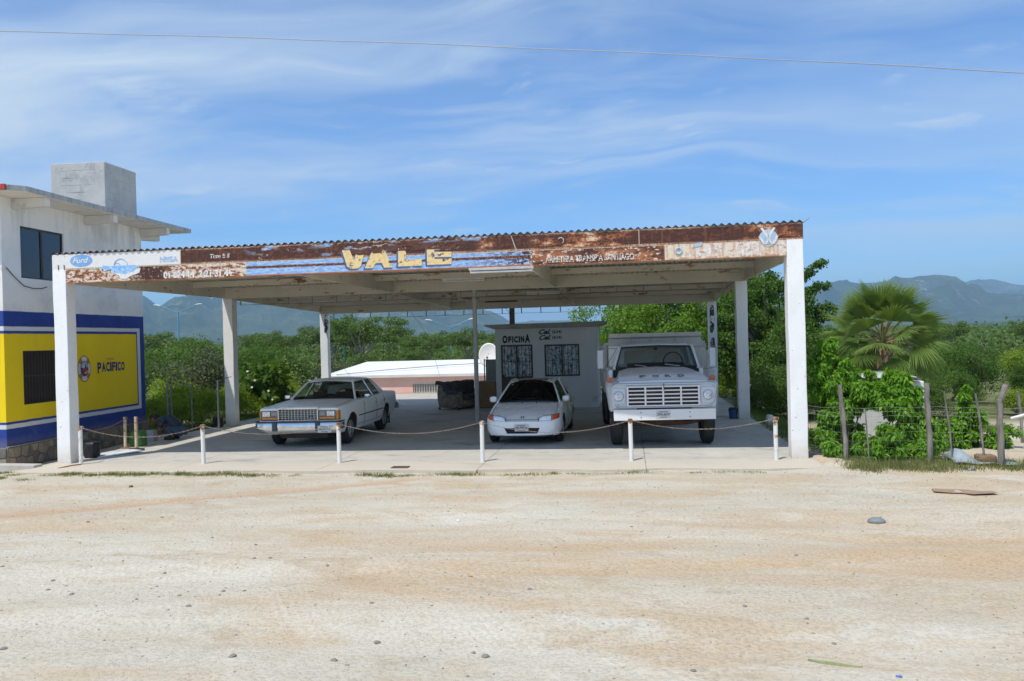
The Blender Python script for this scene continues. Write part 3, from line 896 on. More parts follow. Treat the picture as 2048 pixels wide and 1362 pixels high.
# recessed joints that show through the thin render
tank_j = MB()
for r in range(1, 8):
    z = 6.05 + r * .2
    for _ in range(2):
        y = TX0 + rng.uniform(.05, .8)
        tank_j.box(y, y + rng.uniform(.25, .7), TY0 - .0025, TY0 - .0005, z, z + .008)
        y = TY0 + rng.uniform(.05, .9)
        tank_j.box(TX1 + .0005, TX1 + .0025, y, y + rng.uniform(.2, .6), z, z + .008)
    y = TX0 + rng.uniform(.2, 1.3)
    tank_j.box(y, y + .008, TY0 - .0025, TY0 - .0005, z, z + .18)
    y = TY0 + rng.uniform(.2, 1.3)
    tank_j.box(TX1 + .0005, TX1 + .0025, y, y + .008, z, z + .18)
tag(tank_j.build('joint_cracks', M('crack_dark', (.40, .40, .39), None, 9, .95), bar), kind='stuff')
# upper window with two curtained sashes
FRM = M('frame_dark', (.035, .028, .03), None, 4, .5)
m, g, b = newmat('curtain_film')
v = g.obj()
c = g.mix(g.rng(g.noise(4, 6, g.scale(v, (1, 1.6, .5)), .65, 1.0), .4, .62), (.40, .58, .62), (.58, .74, .78))
g.put(b.inputs['Base Color'], c)
b.inputs['Roughness'].default_value = .5
g.put(b.inputs['Normal'], g.bump(g.noise(3, 5, g.scale(v, (1, 3, .6))), .6, .05))
CURT = m
def glass_mat(name, tint, rough=.03, refl=1.6):
    """window glass: mirror-like at a slant, tinted and see-through face on"""
    m = bpy.data.materials.new(name)
    m.use_nodes = True
    g = NT(m.node_tree)
    nt = m.node_tree
    nt.nodes.remove(nt.nodes['Principled BSDF'])
    tr = g.n('ShaderNodeBsdfTransparent', {'Color': tint})
    gl = g.n('ShaderNodeBsdfGlossy', {'Color': (.9, .95, 1.0), 'Roughness': rough})
    fr = g.n('ShaderNodeFresnel', {'IOR': 1.5})
    mx = g.n('ShaderNodeMixShader', {0: g.math('MULTIPLY', fr.outputs[0], refl, clamp=True), 1: tr.outputs[0], 2: gl.outputs[0]})
    nt.links.new(mx.outputs[0], nt.nodes['Material Output'].inputs[0])
    return m
PANE = glass_mat('pane_clear', (.80, .88, .88))
y0, y1, z0, z1 = uw
win = bx(-.09, -.04, y0, y0 + .04, z0, z1).box(-.09, -.04, y1 - .04, y1, z0, z1).box(-.09, -.04, y0 + .04, y1 - .04, z0, z0 + .03).box(-.09, -.04, y0 + .04, y1 - .04, z1 - .045, z1).build('window', FRM, bar)
bx(-.095, -.035, (y0 + y1) / 2 - .03, (y0 + y1) / 2 + .03, z0 + .03, z1 - .045).build('mullion', FRM, win)
for a, bb in ((y0 + .04, (y0 + y1) / 2 - .03), ((y0 + y1) / 2 + .03, y1 - .04)):
    bx(-.062, -.056, a, bb, z0 + .03, z1 - .045).build('pane', PANE, win)
    mb = MB()
    N = 22
    mb.grid([[(-.080 + .006 * math.sin(k * 1.9) + .008 * math.sin(k * .6 + a), a + (bb - a) * k / N, z) for k in range(N + 1)] for z in (z0, (z0 + z1) / 2, z1)])
    mb.build('curtain', CURT, win, smooth=180, recalc=False)
bx(-.30, -.2, y0 - .2, y1 + .2, z0 - .2, z1 + .2).build('dark_room', M('room_dark', (.02, .02, .02), None, 3, .9), win)
# lower window: wooden shutter behind iron bars
y0, y1, z0, z1 = lw
win = bx(-.14, -.12, y0, y1, z0, z1).build('window', M('shutter_dark', (.030, .022, .018), (.045, .03, .022), 8, .6), bar)
bx(-.03, .0, y0, y1, z1 - .03, z1 - .001).box(-.03, .0, y0, y1, z0 + .001, z0 + .03).box(-.03, 0, y0 + .001, y0 + .03, z0 + .03, z1 - .03).box(-.03, 0, y1 - .03, y1 - .001, z0 + .03, z1 - .03).build('frame', FRM, win)
bx(-.028, -.004, y0 + .03, y1 - .03, z0 + .62, z0 + .65).build('rail', M('bars_paint', (.06, .05, .048), None, 5, .5), win)
barm = bx(-.008, .008, -.008, .008, z0 + .03, z1 - .03).mesh('bar', M('bars_paint'))
for i in range(13):
    share('bar', barm, win, (-.015, y0 + .11 + i * .105, 0))
# hanging wire on the wall
MB().tube([(.03, .09, 4.39), (.03, .35, 4.20), (.03, .65, 4.02), (.03, .95, 3.98), (.03, 1.25, 3.99), (.03, 1.45, 4.04)], .010, 6).build('cable', FRM, bar)
MB().box(-.02, .05, -.07, .06, 4.34, 4.42).build('cable_box', WHITE_WALL, bar, bevel=.01)
# emblem: life ring round a small scene, and the beer lettering
SIDE = ((.006, 0, 0), (0, 1, 0), (0, 0, 1))
cy, cz = 2.845, 2.075
RING = M('ring_white', (.70, .69, .66), None, 5, .7)
RIMB = M('ring_rim', (.24, .10, .02), None, 5, .7)
def ring_sector(r0, r1, a0, a1, x, mat, name='emblem', n=20):
    mb = MB()
    mb.grid([[(x, cy + r * .93 * math.cos(a0 + (a1 - a0) * k / n), cz + r * 1.12 * math.sin(a0 + (a1 - a0) * k / n)) for k in range(n + 1)] for r in (r0, r1)])
    return mb.build(name, mat, bar, recalc=False)
ring_sector(.0, .295, 0, 6.2832, .003, RIMB, n=40)
ring_sector(.175, .275, 0, 6.2832, .005, RING, n=40)
for k in range(4):
    a = math.pi / 4 + k * math.pi / 2
    ring_sector(.165, .285, a - .28, a + .28, .007, M('ring_band', (.45, .22, .04), None, 5, .7), n=8)
ring_sector(0, .165, 0, 6.2832, .009, M('emblem_navy', (.02, .05, .26), None, 5, .7), n=30)
ring_sector(0, .155, .2, math.pi - .2, .011, M('emblem_sky', (.30, .52, .72), None, 5, .7), n=16)
for col, pts in (((.45, .04, .02), [(-.02, -.02), (.03, .12), (.09, .02), (.11, -.06), (.02, -.08)]), ((.75, .45, .03), [(-.05, -.13), (.10, -.12), (.12, -.04), (.0, -.09)]), ((.45, .04, .02), [(-.1, -.02), (-.05, .03), (-.02, -.04), (-.06, -.08)]), ((.72, .72, .70), [(-.07, .06), (-.03, .11), (-.01, .05), (-.04, .02)])):
    MB().prism([(cy + p[0], cz + p[1]) for p in pts], 'x', .012, .014).build('emblem', M('emblem_%.2f_%.2f' % (col[0], col[1]), col, None, 5, .7), bar)
NAVYL = M('letter_navy', (.012, .03, .16), None, 5, .7)
for k, chx in enumerate('PACIFICO'):
    w = [.17, .17, .15, .07, .14, .07, .15, .16][k]
    u = 3.40 + sum([.17, .17, .15, .07, .14, .07, .15, .16][:k]) + .024 * k
    big = .035 if k == 0 else 0
    text_mesh(chx, 'lettering', NAVYL, SIDE, (u, u + w, 1.965 - big, 2.215 - .002 * k), bold=.04, parent=bar)
text_mesh('CERVEZA', 'lettering', M('letter_red', (.55, .08, .02), None, 5, .7), SIDE, (3.80, 4.16, 2.275, 2.315), bold=.01, parent=bar)

# stone plinth: irregular stones set in mortar, one object each
def clip(poly, a, bvec, c):
    out = []
    for i in range(len(poly)):
        p, q_ = poly[i], poly[(i + 1) % len(poly)]
        dp = a * p[0] + bvec * p[1] - c
        dq = a * q_[0] + bvec * q_[1] - c
        if dp <= 0: out.append(p)
        if dp * dq < 0:
            t = dp / (dp - dq)
            out.append((p[0] + t * (q_[0] - p[0]), p[1] + t * (q_[1] - p[1])))
    return out
def voronoi(u0, u1, v0, v1, step, r):
    seeds = []
    ny_ = max(2, round((v1 - v0) / step))
    nx_ = round((u1 - u0) / step)
    for i in range(nx_):
        for j in range(ny_):
            seeds.append((u0 + (i + .5 + r.uniform(-.38, .38)) * (u1 - u0) / nx_, v0 + (j + .5 + r.uniform(-.36, .36)) * (v1 - v0) / ny_))
    cells = []
    for s in seeds:
        poly = [(u0, v0), (u1, v0), (u1, v1), (u0, v1)]
        for t in seeds:
            if t is s or abs(t[0] - s[0]) > step * 3.2: continue
            a, bb = t[0] - s[0], t[1] - s[1]
            poly = clip(poly, a, bb, (t[0] ** 2 + t[1] ** 2 - s[0] ** 2 - s[1] ** 2) / 2)
            if len(poly) < 3: break
        if len(poly) >= 3: cells.append((s, poly))
    return cells
STONE = [M('plinth_stone_%d' % k, c1, c2, 7, .95, bump=.5, bsc=30) for k, (c1, c2) in enumerate((((.30, .25, .19), (.22, .18, .14)), ((.24, .21, .18), (.17, .15, .13)), ((.36, .30, .22), (.27, .22, .16)), ((.19, .17, .15), (.13, .115, .10))))]
MORT = M('plinth_mortar', (.33, .30, .25), (.26, .23, .19), 6, .95, bump=.4)
bx(.002, .05, -.02, 5.69, 0, .468).box(-6, .05, -.05, -.021, 0, .468).build('plinth', MORT, bar)
bx(.002, .075, -.03, 5.72, .47, .49).build('plinth_cap', MORT, bar, bevel=.006)
r_ = random.Random(3)
def stones(cells, put, parent, mats, gap=.016):
    for s, poly in cells:
        cx = sum(p[0] for p in poly) / len(poly); cz_ = sum(p[1] for p in poly) / len(poly)
        rad = max(math.hypot(p[0] - cx, p[1] - cz_) for p in poly)
        if rad < .04: continue
        k = 1 - gap / rad
        ring = [(cx + (p[0] - cx) * k, cz_ + (p[1] - cz_) * k) for p in poly]
        ring2 = [(cx + (p[0] - cx) * k * .82, cz_ + (p[1] - cz_) * k * .82) for p in poly]
        d = r_.uniform(.018, .045)
        mb = MB()
        n = len(ring)
        P0 = [put(*p, 0) for p in ring]
        P1 = [put(*p, d * .75) for p in ring]
        P2 = [put(*p, d + r_.uniform(-.004, .004)) for p in ring2]
        mb.grid([P0, P1, P2], closed=True)
        mb.face(P2)
        mb.build('stone', r_.choice(mats), parent, smooth=50)
stones(voronoi(-.02, 5.69, .01, .465, .185, r_), lambda u, v, d: (.05 + d, u, v), bar, STONE)
stones(voronoi(-1.2, .04, .01, .465, .2, r_), lambda u, v, d: (u, -.05 - d, v), bar, STONE)

# ------------------------------------------------------------------ office hut
def office():
    t = thing('office_hut', 'small white flat-roofed office under the canopy lettered OFICINA', 'office', (1.52, 11.8, 0))
    ox = -1.52
    OW = M('office_wall', (.68, .69, .69), (.62, .63, .63), 1.3, .85, bump=.15, bsc=15, dirt=(.42, .42, .41), dsc=1, dlo=.6, dhi=.75)
    door, win_ = (.05 + ox, 1.11 + ox, 0.0, 2.10), (1.50 + ox, 2.65 + ox, 1.03, 2.08)
    mb = MB()
    wall_holes(mb, 0, .14, -.13 + ox, 3.22 + ox, 0, 2.63, [door, win_], 'y')
    mb.box(-.13 + ox, .01 + ox, .14, 2.6, 0, 2.63).box(3.08 + ox, 3.22 + ox, .14, 2.6, 0, 2.63).box(.01 + ox, 3.08 + ox, 2.46, 2.6, 0, 2.63)
    mb.build('wall', OW, t)
    ROOF = M('office_roof', (.36, .35, .33), (.30, .29, .28), 2, .9)
    MB().prism([(-.42 + ox, 2.74), (-.13 + ox, 2.632), (3.22 + ox, 2.632), (3.52 + ox, 2.74), (3.52 + ox, 2.80), (-.42 + ox, 2.78)], 'y', -.35, 2.9).build('roof', ROOF, t, bevel=.008)
    m, g, b = newmat('foil_film')
    v = g.obj()
    n = g.noise(5.5, 6, g.scale(v, (1.3, 1, .8), (1, 0, 1)), .7, 1.6)
    c = g.mix(g.rng(n, .42, .52), (.07, .10, .13), (.52, .60, .66))
    c = g.mix(g.rng(g.noise(9, 5, v, .7, 1), .54, .60), c, (.85, .88, .90))
    g.put(b.inputs['Base Color'], c)
    b.inputs['Roughness'].default_value = .35
    b.inputs['Metallic'].default_value = .2
    g.put(b.inputs['Normal'], g.bump(n, .8, .04))
    FOIL = m
    MAR = M('maroon_metal', (.075, .035, .030), (.055, .028, .025), 6, .5)
    BAR = M('grille_iron', (.045, .035, .035), None, 6, .5)
    def bars(parent, x0, x1, z0, z1, n, rails):
        bm_ = bx(-.007, .007, -.007, .007, z0, z1).mesh('bar', BAR)
        for i in range(n):
            share('bar', bm_, parent, (x0 + (x1 - x0) * (i + .5) / n, .012, 0))
        for z in rails:
            bx(x0, x1, .0, .008, z - .008, z + .008).build('rail', BAR, parent)
    x0, x1, z0, z1 = door
    d = bx(x0, x0 + .055, .0, .06, z0, z1).box(x1 - .055, x1, 0, .06, z0, z1).box(x0 + .055, x1 - .055, 0, .06, z1 - .055, z1).box(x0 + .055, x1 - .055, .01, .05, .98, 1.05).build('door', MAR, t)
    bx(x0 + .055, x1 - .055, .025, .04, 0.01, .98).build('door_panel', MAR, d)
    for k in range(9):
        u = x0 + .075 + k * (x1 - x0 - .15) / 8
        bx(u - .012, u + .012, .012, .0245, .05, .95).build('rib', MAR, d)
    bx((x0 + x1) / 2 - .025, (x0 + x1) / 2 + .025, .005, .05, 1.05, z1 - .055).build('mullion', MAR, d)
    bx(x0 + .055, x1 - .055, .052, .058, 1.05, z1 - .055).build('pane', FOIL, d)
    bars(d, x0 + .06, x1 - .06, 1.05, z1 - .055, 8, [1.55])
    bx(x0 + .07, x0 + .10, -.03, .0, 1.0, 1.12).build('handle', BAR, d)
    x0, x1, z0, z1 = win_
    d = bx(x0, x0 + .05, .0, .06, z0, z1).box(x1 - .05, x1, 0, .06, z0, z1).box(x0 + .05, x1 - .05, 0, .06, z1 - .05, z1).box(x0 + .05, x1 - .05, 0, .06, z0, z0 + .05).build('window', BAR, t)
    bx((x0 + x1) / 2 - .02, (x0 + x1) / 2 + .02, .01, .05, z0 + .05, z1 - .05).build('mullion', BAR, d)
    bx(x0 + .05, x1 - .05, .052, .058, z0 + .05, z1 - .05).build('pane', FOIL, d)
    bars(d, x0 + .05, x1 - .05, z0 + .05, z1 - .05, 8, [1.56])
    bx(x0 + .60, x0 + .68, .042, .050, z0 + .06, z0 + .22).build('sticker', M('sticker_ochre', (.45, .30, .14), (.6, .5, .4), 18, .6), d)
    INK = M('letter_black', (.018, .018, .02), None, 5, .7)
    for k, chx in enumerate('OFICINA'):
        ws = [.17, .11, .045, .13, .045, .12, .17]
        u = .115 + ox + sum(ws[:k]) + .022 * k
        up = {0: .0, 6: .03}.get(k, -.03)
        text_mesh(chx, 'lettering', INK, FRONT(-.004), (u, u + ws[k], 2.155 + (.0 if k in (0, 6) else .015), 2.415 + up), bold=.06, parent=t)
    for z0, dx_ in ((2.42, 0), (2.235, .01)):
        text_mesh('Cel.', 'lettering', INK, FRONT(-.004), (1.33 + ox + dx_, 1.72 + ox + dx_, z0, z0 + .165), shear=.45, bold=.035, parent=t)
        text_mesh('(624)', 'lettering', INK, FRONT(-.004), (1.775 + ox, 2.09 + ox, z0 + .005, z0 + .125), bold=.03, parent=t)
    return t
office()
# lower wall behind, satellite dish, wooden cabinet, sofa
lw_ = thing('garden_wall', 'low grey rendered wall joining the left side of the office hut', 'wall', (-.42, 13.2, 0))
bx(-.29, .27, 0, .18, 0, 1.57).build('wall_body', M('grey_render', (.34, .35, .34), (.28, .29, .28), 2, .9, bump=.2), lw_, bevel=.01)
bx(-.31, .28, -.02, .20, 1.572, 1.60).build('coping', GREYC, lw_)
MB().tube([(-.33, -.02, 0), (-.33, -.02, 1.62)], .02, 8).build('pipe', FRM, lw_)
dish = thing('satellite_dish', 'white oval satellite dish on a short arm left of the office hut', 'satellite dish', (-1.02, 17.7, 1.30), 0, None, 1.38)
mb = MB()
rows = []
for i in range(9):
    r = i / 8
    rows.append([(-.19 + .30 * r * math.cos(a) * .95, -.22 - .055 * r * r + .10 * r * math.sin(a), .28 + .34 * r * math.sin(a)) for a in [k * 2 * math.pi / 32 for k in range(32)]])
mb.grid(rows, closed=True)
o = mb.build('reflector', M('dish_white', (.84, .84, .83), (.8, .8, .79), 3, .45), dish, smooth=180)
s_ = o.modifiers.new('t', 'SOLIDIFY'); s_.thickness = .012
MB().tube([(-.19, -.30, -.02), (-.15, -.5, .02), (-.19, -.52, .20)], .012, 6).build('feed_arm', M('dish_grey', (.35, .35, .36), None, 3, .5), dish)
MB().tube([(-.19, -.54, .20), (-.19, -.46, .22)], .03, 8).build('receiver', M('dish_grey'), dish)
MB().tube([(-.05, 0, -.02), (-.05, 0, .14), (-.17, -.18, .24)], .02, 8).tube([(-.05, 0, -.02), (-.05, 0, -1.5)], .022, 8).build('mount', M('dish_grey'), dish)
cab = thing('wooden_cabinet', 'brown plywood cabinet standing between the pipe column and the office hut', 'cabinet', (-.46, 12.05, 0))
WOOD = M('plywood', (.29, .17, .075), (.22, .125, .055), 2.5, .6, stretch=(1, 1, 3), dirt=(.13, .075, .04), dsc=3)
bx(-.31, .27, 0, .016, .03, .88).build('door', WOOD, cab)
bx(-.31, .29, .018, .6, .0, .88).build('carcass', M('cabinet_dark', (.07, .05, .035), None, 5, .7), cab)
bx(-.33, .31, -.02, .62, .882, .905).build('top', M('cabinet_top', (.24, .24, .25), None, 5, .6), cab, bevel=.004)
sofa = thing('sofa', 'worn brown patterned sofa with a blue throw beside the pipe column', 'sofa', (-1.72, 11.62, 0), R(-21))
m, g, b = newmat('sofa_cloth')
v = g.obj()
c = g.mix(g.rng(g.noise(6, 6, v, .7, .8), .42, .58), (.19, .155, .115), (.34, .285, .21))
c = g.mix(g.rng(g.noise(14, 4, v, .6, 1), .58, .66), c, (.05, .05, .045))
g.put(b.inputs['Base Color'], c)
b.inputs['Roughness'].default_value = .95
g.put(b.inputs['Normal'], g.bump(g.noise(60, 4, v), .3, .01))
CLOTH = m
DCL = M('cushion_dark', (.075, .070, .066), (.11, .10, .09), 5, .95, bump=.4, bsc=20)
def soft_box(x0, x1, y0, y1, z0, z1, name, mat, parent, r=.05, puff=.02, seed=0, rnd=0.0):
    bm = bmesh.new()
    bmesh.ops.create_cube(bm, size=1)
    bmesh.ops.subdivide_edges(bm, edges=bm.edges[:], cuts=5, use_grid_fill=True)
    for vv in bm.verts:
        p = vv.co * 2
        if rnd: p = p.lerp(p.normalized() * 1.12, rnd)
        k = 1 - .10 * (abs(p.x) ** 4 * abs(p.y) ** 4 + abs(p.y) ** 4 * abs(p.z) ** 4 + abs(p.x) ** 4 * abs(p.z) ** 4) / 2
        nz = mnoise.noise(Vector((p.x * 1.7 + seed, p.y * 1.7, p.z * 1.7)))
        q_ = Vector((p.x * (x1 - x0) / 2, p.y * (y1 - y0) / 2, p.z * (z1 - z0) / 2)) * k
        q_ += q_.normalized() * (nz * puff + puff * (1 - max(abs(p.x), abs(p.y), abs(p.z)) ** 2 + .0))
        vv.co = q_ + Vector(((x0 + x1) / 2, (y0 + y1) / 2, (z0 + z1) / 2))
    me = bpy.data.meshes.new(name)
    bm.to_mesh(me); bm.free()
    me.materials.append(mat)
    me.polygons.foreach_set('use_smooth', [True] * len(me.polygons))
    o = bpy.data.objects.new(name, me)
    COL.objects.link(o); o.parent = parent
    return o
soft_box(-.42, .44, -.02, .22, .06, .62, 'arm', CLOTH, sofa, puff=.02, seed=1)
soft_box(-.42, .44, 1.62, 1.86, .06, .62, 'arm', CLOTH, sofa, puff=.02, seed=2)
soft_box(-.46, -.18, -.02, 1.86, .06, .86, 'backrest', CLOTH, sofa, puff=.03, seed=3)
soft_box(-.16, .42, .22, 1.62, .06, .30, 'base', CLOTH, sofa, puff=.01, seed=4)
for k in range(2):
    soft_box(-.18, .44, .22 + k * .70, .91 + k * .70, .29, .47, 'seat_cushion', DCL, sofa, puff=.03, seed=5 + k)
    soft_box(-.24, .06, .22 + k * .70, .90 + k * .70, .44, .92, 'back_cushion', DCL, sofa, puff=.05, seed=7 + k)
for sx in (-.38, .38):
    for sy in (.03, 1.8):
        bx(sx - .03, sx + .03, sy - .03, sy + .03, 0, .075).build('foot', FRM, sofa)
thr = MB()
rows = []
for i in range(13):
    u = i / 12
    row = []
    for j in range(9):
        w = j / 8
        x = -.50 + .95 * u
        z = .90 - .30 * smooth(np.array(u), .25, .55) + .02 * math.sin(9 * u + 5 * w)
        row.append((x, -.06 + .5 * w - .12 * u + .03 * math.sin(7 * u), float(z) + .02 - (.10 if w == 0 else 0) + .02 * math.sin(6 * w)))
    rows.append(row)
thr.grid(rows)
th_ = thr.build('throw_blanket', M('throw_blue', (.045, .11, .17), (.10, .07, .06), 4, .95, lo=.45, hi=.55), None, smooth=180, loc=(-1.72, 11.62, 0), rot=(0, 0, R(-21)))
s_ = th_.modifiers.new('t', 'SOLIDIFY'); s_.thickness = .012
tag(th_, 'blue and brown throw blanket draped over the arm of the worn sofa', 'blanket')

# ------------------------------------------------------------------ pink house behind
pink = thing('pink_house', 'low pink house with a white hipped roof beyond the paved yard', 'house', (-5.2, 22.0, -.40))
m, g, b = newmat('pink_wall')
v = g.obj()
X, Y, Z = g.sep(v)
c = g.mix(g.rng(g.noise(.8, 5, v), .35, .65), (.80, .52, .44), (.84, .60, .52))
c = g.mix(g.mul(g.rng(g.noise(1.2, 5, g.scale(v, (1, 1, 2))), .5, .62), g.rng(Z, .75, .35)), c, (.80, .38, .24))
c = g.mix(g.mul(g.rng(g.noise(2.2, 5, g.scale(v, (.6, 1, 1.6))), .53, .62), .7), c, (.82, .42, .28))
g.put(b.inputs['Base Color'], c)
b.inputs['Roughness'].default_value = .9
PW = m
hole = (-.42, 1.62, .30, .76)
mb = MB()
wall_holes(mb, 0, .15, -4.2, 4.6, 0, 1.17, [hole], 'y')
mb.box(-4.2, -4.05, .15, 5, 0, 1.17).box(4.45, 4.6, .15, 5, 0, 1.17)
mb.build('wall', PW, pink)
ROW = M('roof_white', (.72, .72, .70), (.64, .64, .62), 1.2, .7, dirt=(.6, .6, .58), dsc=.8)
rf = MB()
A = [(-4.75, -.20, 1.18), (5.0, -.20, 1.18), (5.0, 5.4, 1.30), (-4.75, 5.4, 1.30)]
Bq = [(-3.2, 2.0, 1.76), (4.2, 2.0, 1.76)]
rf.face([A[0], A[1], Bq[1], Bq[0]]); rf.face([A[1], A[2], Bq[1]]); rf.face([A[2], A[3], Bq[0], Bq[1]]); rf.face([A[3], A[0], Bq[0]])
lo_ = [(p[0], p[1], p[2] - .12) for p in A]
for i in range(4):
    rf.face([A[i], lo_[i], lo_[(i + 1) % 4], A[(i + 1) % 4]])
rf.face(lo_)
rf.build('roof', ROW, pink)
gr = bx(hole[0], hole[1], .08, .1, hole[2], hole[3]).build('window', M('window_inside', (.42, .40, .36), (.28, .27, .25), 5, .8), pink)
bm_ = bx(-.012, .012, -.012, .012, hole[2], hole[3]).mesh('bar', M('bar_cream', (.74, .72, .66), None, 5, .6))
for i in range(17):
    share('bar', bm_, gr, (hole[0] + .06 + i * .12, .02, 0))
bx(hole[0], hole[1], -.01, .0, hole[2], hole[2] + .03).box(hole[0], hole[1], -.01, .0, hole[3] - .03, hole[3]).build('rail', M('bar_cream'), gr)
MB().tube([(-4.0, -.18, 1.24), (-1.5, .3, 1.42), (1.0, .8, 1.55), (4.2, 1.2, 1.63)], .015, 5).build('roof_cable', FRM, pink)
# ------------------------------------------------------------------ vehicles
def paint(name, c1, c2, rough=.35, dirt=(.35, .33, .29), coat=.5, d=.55):
    m, g, b = newmat(name)
    v = g.obj()
    X, Y, Z = g.sep(v)
    c = g.mix(g.rng(g.noise(1.5, 5, v), .35, .65), c1, c2)
    low = g.mul(g.rng(g.add(Z, g.mul(g.noise(3, 5, v), .4)), .75, .35), d)
    c = g.mix(low, c, dirt)
    g.put(b.inputs['Base Color'], c)
    g.put(b.inputs['Roughness'], g.add(g.mul(g.noise(4, 5, v), .25), rough - .1))
    b.inputs['Coat Weight'].default_value = coat
    b.inputs['Coat Roughness'].default_value = .12
    return m
RUB = M('rubber', (.022, .022, .023), (.035, .034, .032), 6, .85, bump=.2, dirt=(.09, .08, .065), dlo=.6, dhi=.8)
BLK = M('black_trim', (.02, .02, .02), (.03, .03, .03), 6, .6)
DARKIN = M('cabin_dark', (.018, .017, .017), (.03, .027, .025), 5, .9)
CHR = M('chrome', (.75, .76, .78), (.6, .61, .63), 6, .14, metal=1.0)
CHRD = M('chrome_dull', (.50, .50, .50), (.42, .42, .42), 6, .35, metal=.8)
UNDER = M('underbody', (.03, .027, .024), (.06, .045, .035), 5, .9)
AMB = M('amber_lens', (.75, .26, .02), (.65, .2, .02), 8, .18, coat=.6)
ORG = M('orange_lens', (.70, .13, .03), (.6, .1, .02), 8, .18, coat=.6)
LENS = M('lamp_glass', (.62, .65, .68), (.80, .83, .86), 9, .10, metal=.55, coat=1)
PLATE = M('plate_white', (.66, .66, .62), (.6, .6, .56), 9, .5, dirt=(.45, .36, .25), dsc=7, dlo=.6, dhi=.7)
PINK = M('plate_ink', (.05, .09, .22), None, 8, .5)
TINT = glass_mat('car_glass', (.74, .80, .78), refl=1.2)
TINTD = glass_mat('car_glass_dark', (.03, .035, .04), refl=.4)

def resample(st, n):
    """st: list of (y, [(x,z)...]) -> n stations, smooth (Catmull-Rom) in y"""
    st = sorted(st, key=lambda s: s[0])
    ys = np.array([s[0] for s in st])
    Pn = np.array([s[1] for s in st], float)
    out = []
    yq = np.unique(np.r_[ys, np.linspace(ys[0], ys[-1], n)])
    for y in yq:
        i = int(np.clip(np.searchsorted(ys, y) - 1, 0, len(ys) - 2))
        h = ys[i + 1] - ys[i]
        t = (y - ys[i]) / h
        d = (Pn[i + 1] - Pn[i]) / h
        m0 = d if i == 0 else .5 * (d + (Pn[i] - Pn[i - 1]) / (ys[i] - ys[i - 1]))
        m1 = d if i == len(ys) - 2 else .5 * (d + (Pn[i + 2] - Pn[i + 1]) / (ys[i + 2] - ys[i + 1]))
        # limit overshoot
        m0 = np.where(np.sign(m0) == np.sign(d), np.sign(d) * np.minimum(abs(m0), 2.2 * abs(d)), 0)
        m1 = np.where(np.sign(m1) == np.sign(d), np.sign(d) * np.minimum(abs(m1), 2.2 * abs(d)), 0)
        p = (2 * t**3 - 3 * t**2 + 1) * Pn[i] + (t**3 - 2 * t**2 + t) * h * m0 + (-2 * t**3 + 3 * t**2) * Pn[i + 1] + (t**3 - t**2) * h * m1
        out.append((float(y), p))
    return out
def shell(st, n=46):
    mb = MB()
    S = resample(st, n)
    rows = []
    for y, p in S:
        right = [(x, y, z) for x, z in p]
        left = [(-x, y, z) for x, z in p[::-1] if x > 1e-4]
        rows.append(right + left)
    mb.grid(rows, closed=True)
    mb.face(rows[0]); mb.face(rows[-1])
    mb.weld = True
    return mb
def cut(obj, cutters, smooth=35, arches=()):
    """bake boolean differences into the mesh"""
    tmp = []
    for c in cutters:
        o = c.build('cutter', None, obj.parent)
        o.data.materials.clear()
        tmp.append(o)
        md = obj.modifiers.new('b', 'BOOLEAN')
        md.operation = 'DIFFERENCE'
        md.solver = 'EXACT'
        md.object = o
    dg = bpy.context.evaluated_depsgraph_get()
    me = bpy.data.meshes.new_from_object(obj.evaluated_get(dg))
    obj.modifiers.clear()
    obj.data = me
    for o in tmp:
        bpy.data.objects.remove(o)
    if arches:
        me.materials.append(UNDER)
        for p in me.polygons:
            for ay, az, ar in arches:
                if math.hypot(p.center.y - ay, p.center.z - az) < ar + .004 and (abs(math.hypot(p.center.y - ay, p.center.z - az) - ar) < .02 and abs(p.normal.x) < .5 or abs(p.normal.x) > .9 and abs(p.center.x) < .66):
                    p.material_index = len(me.materials) - 1
    me.polygons.foreach_set('use_smooth', [True] * len(me.polygons))
    me.set_sharp_from_angle(angle=R(smooth))
    return me
def quadpatch(A, B, Cc, D, n=10, bulge=0.0, k=4):
    """grid between A-B (bottom) and D-C (top), bulging outward along its normal"""
    A, B, Cc, D = map(Vector, (A, B, Cc, D))
    nrm = (B - A).cross(D - A).normalized()
    rows = []
    for i in range(k + 1):
        v = i / k
        rows.append([A.lerp(B, u / n).lerp(D.lerp(Cc, u / n), v) + nrm * bulge * (1 - (2 * u / n - 1) ** 2) for u in range(n + 1)])
    return rows
def strut(pts, w, d, mat, name, parent):
    """flat bar following pts, width w along x-ish, depth d"""
    mb = MB()
    mb.tube(pts, w, 8, sq=d)
    return mb.build(name, mat, parent, smooth=60)
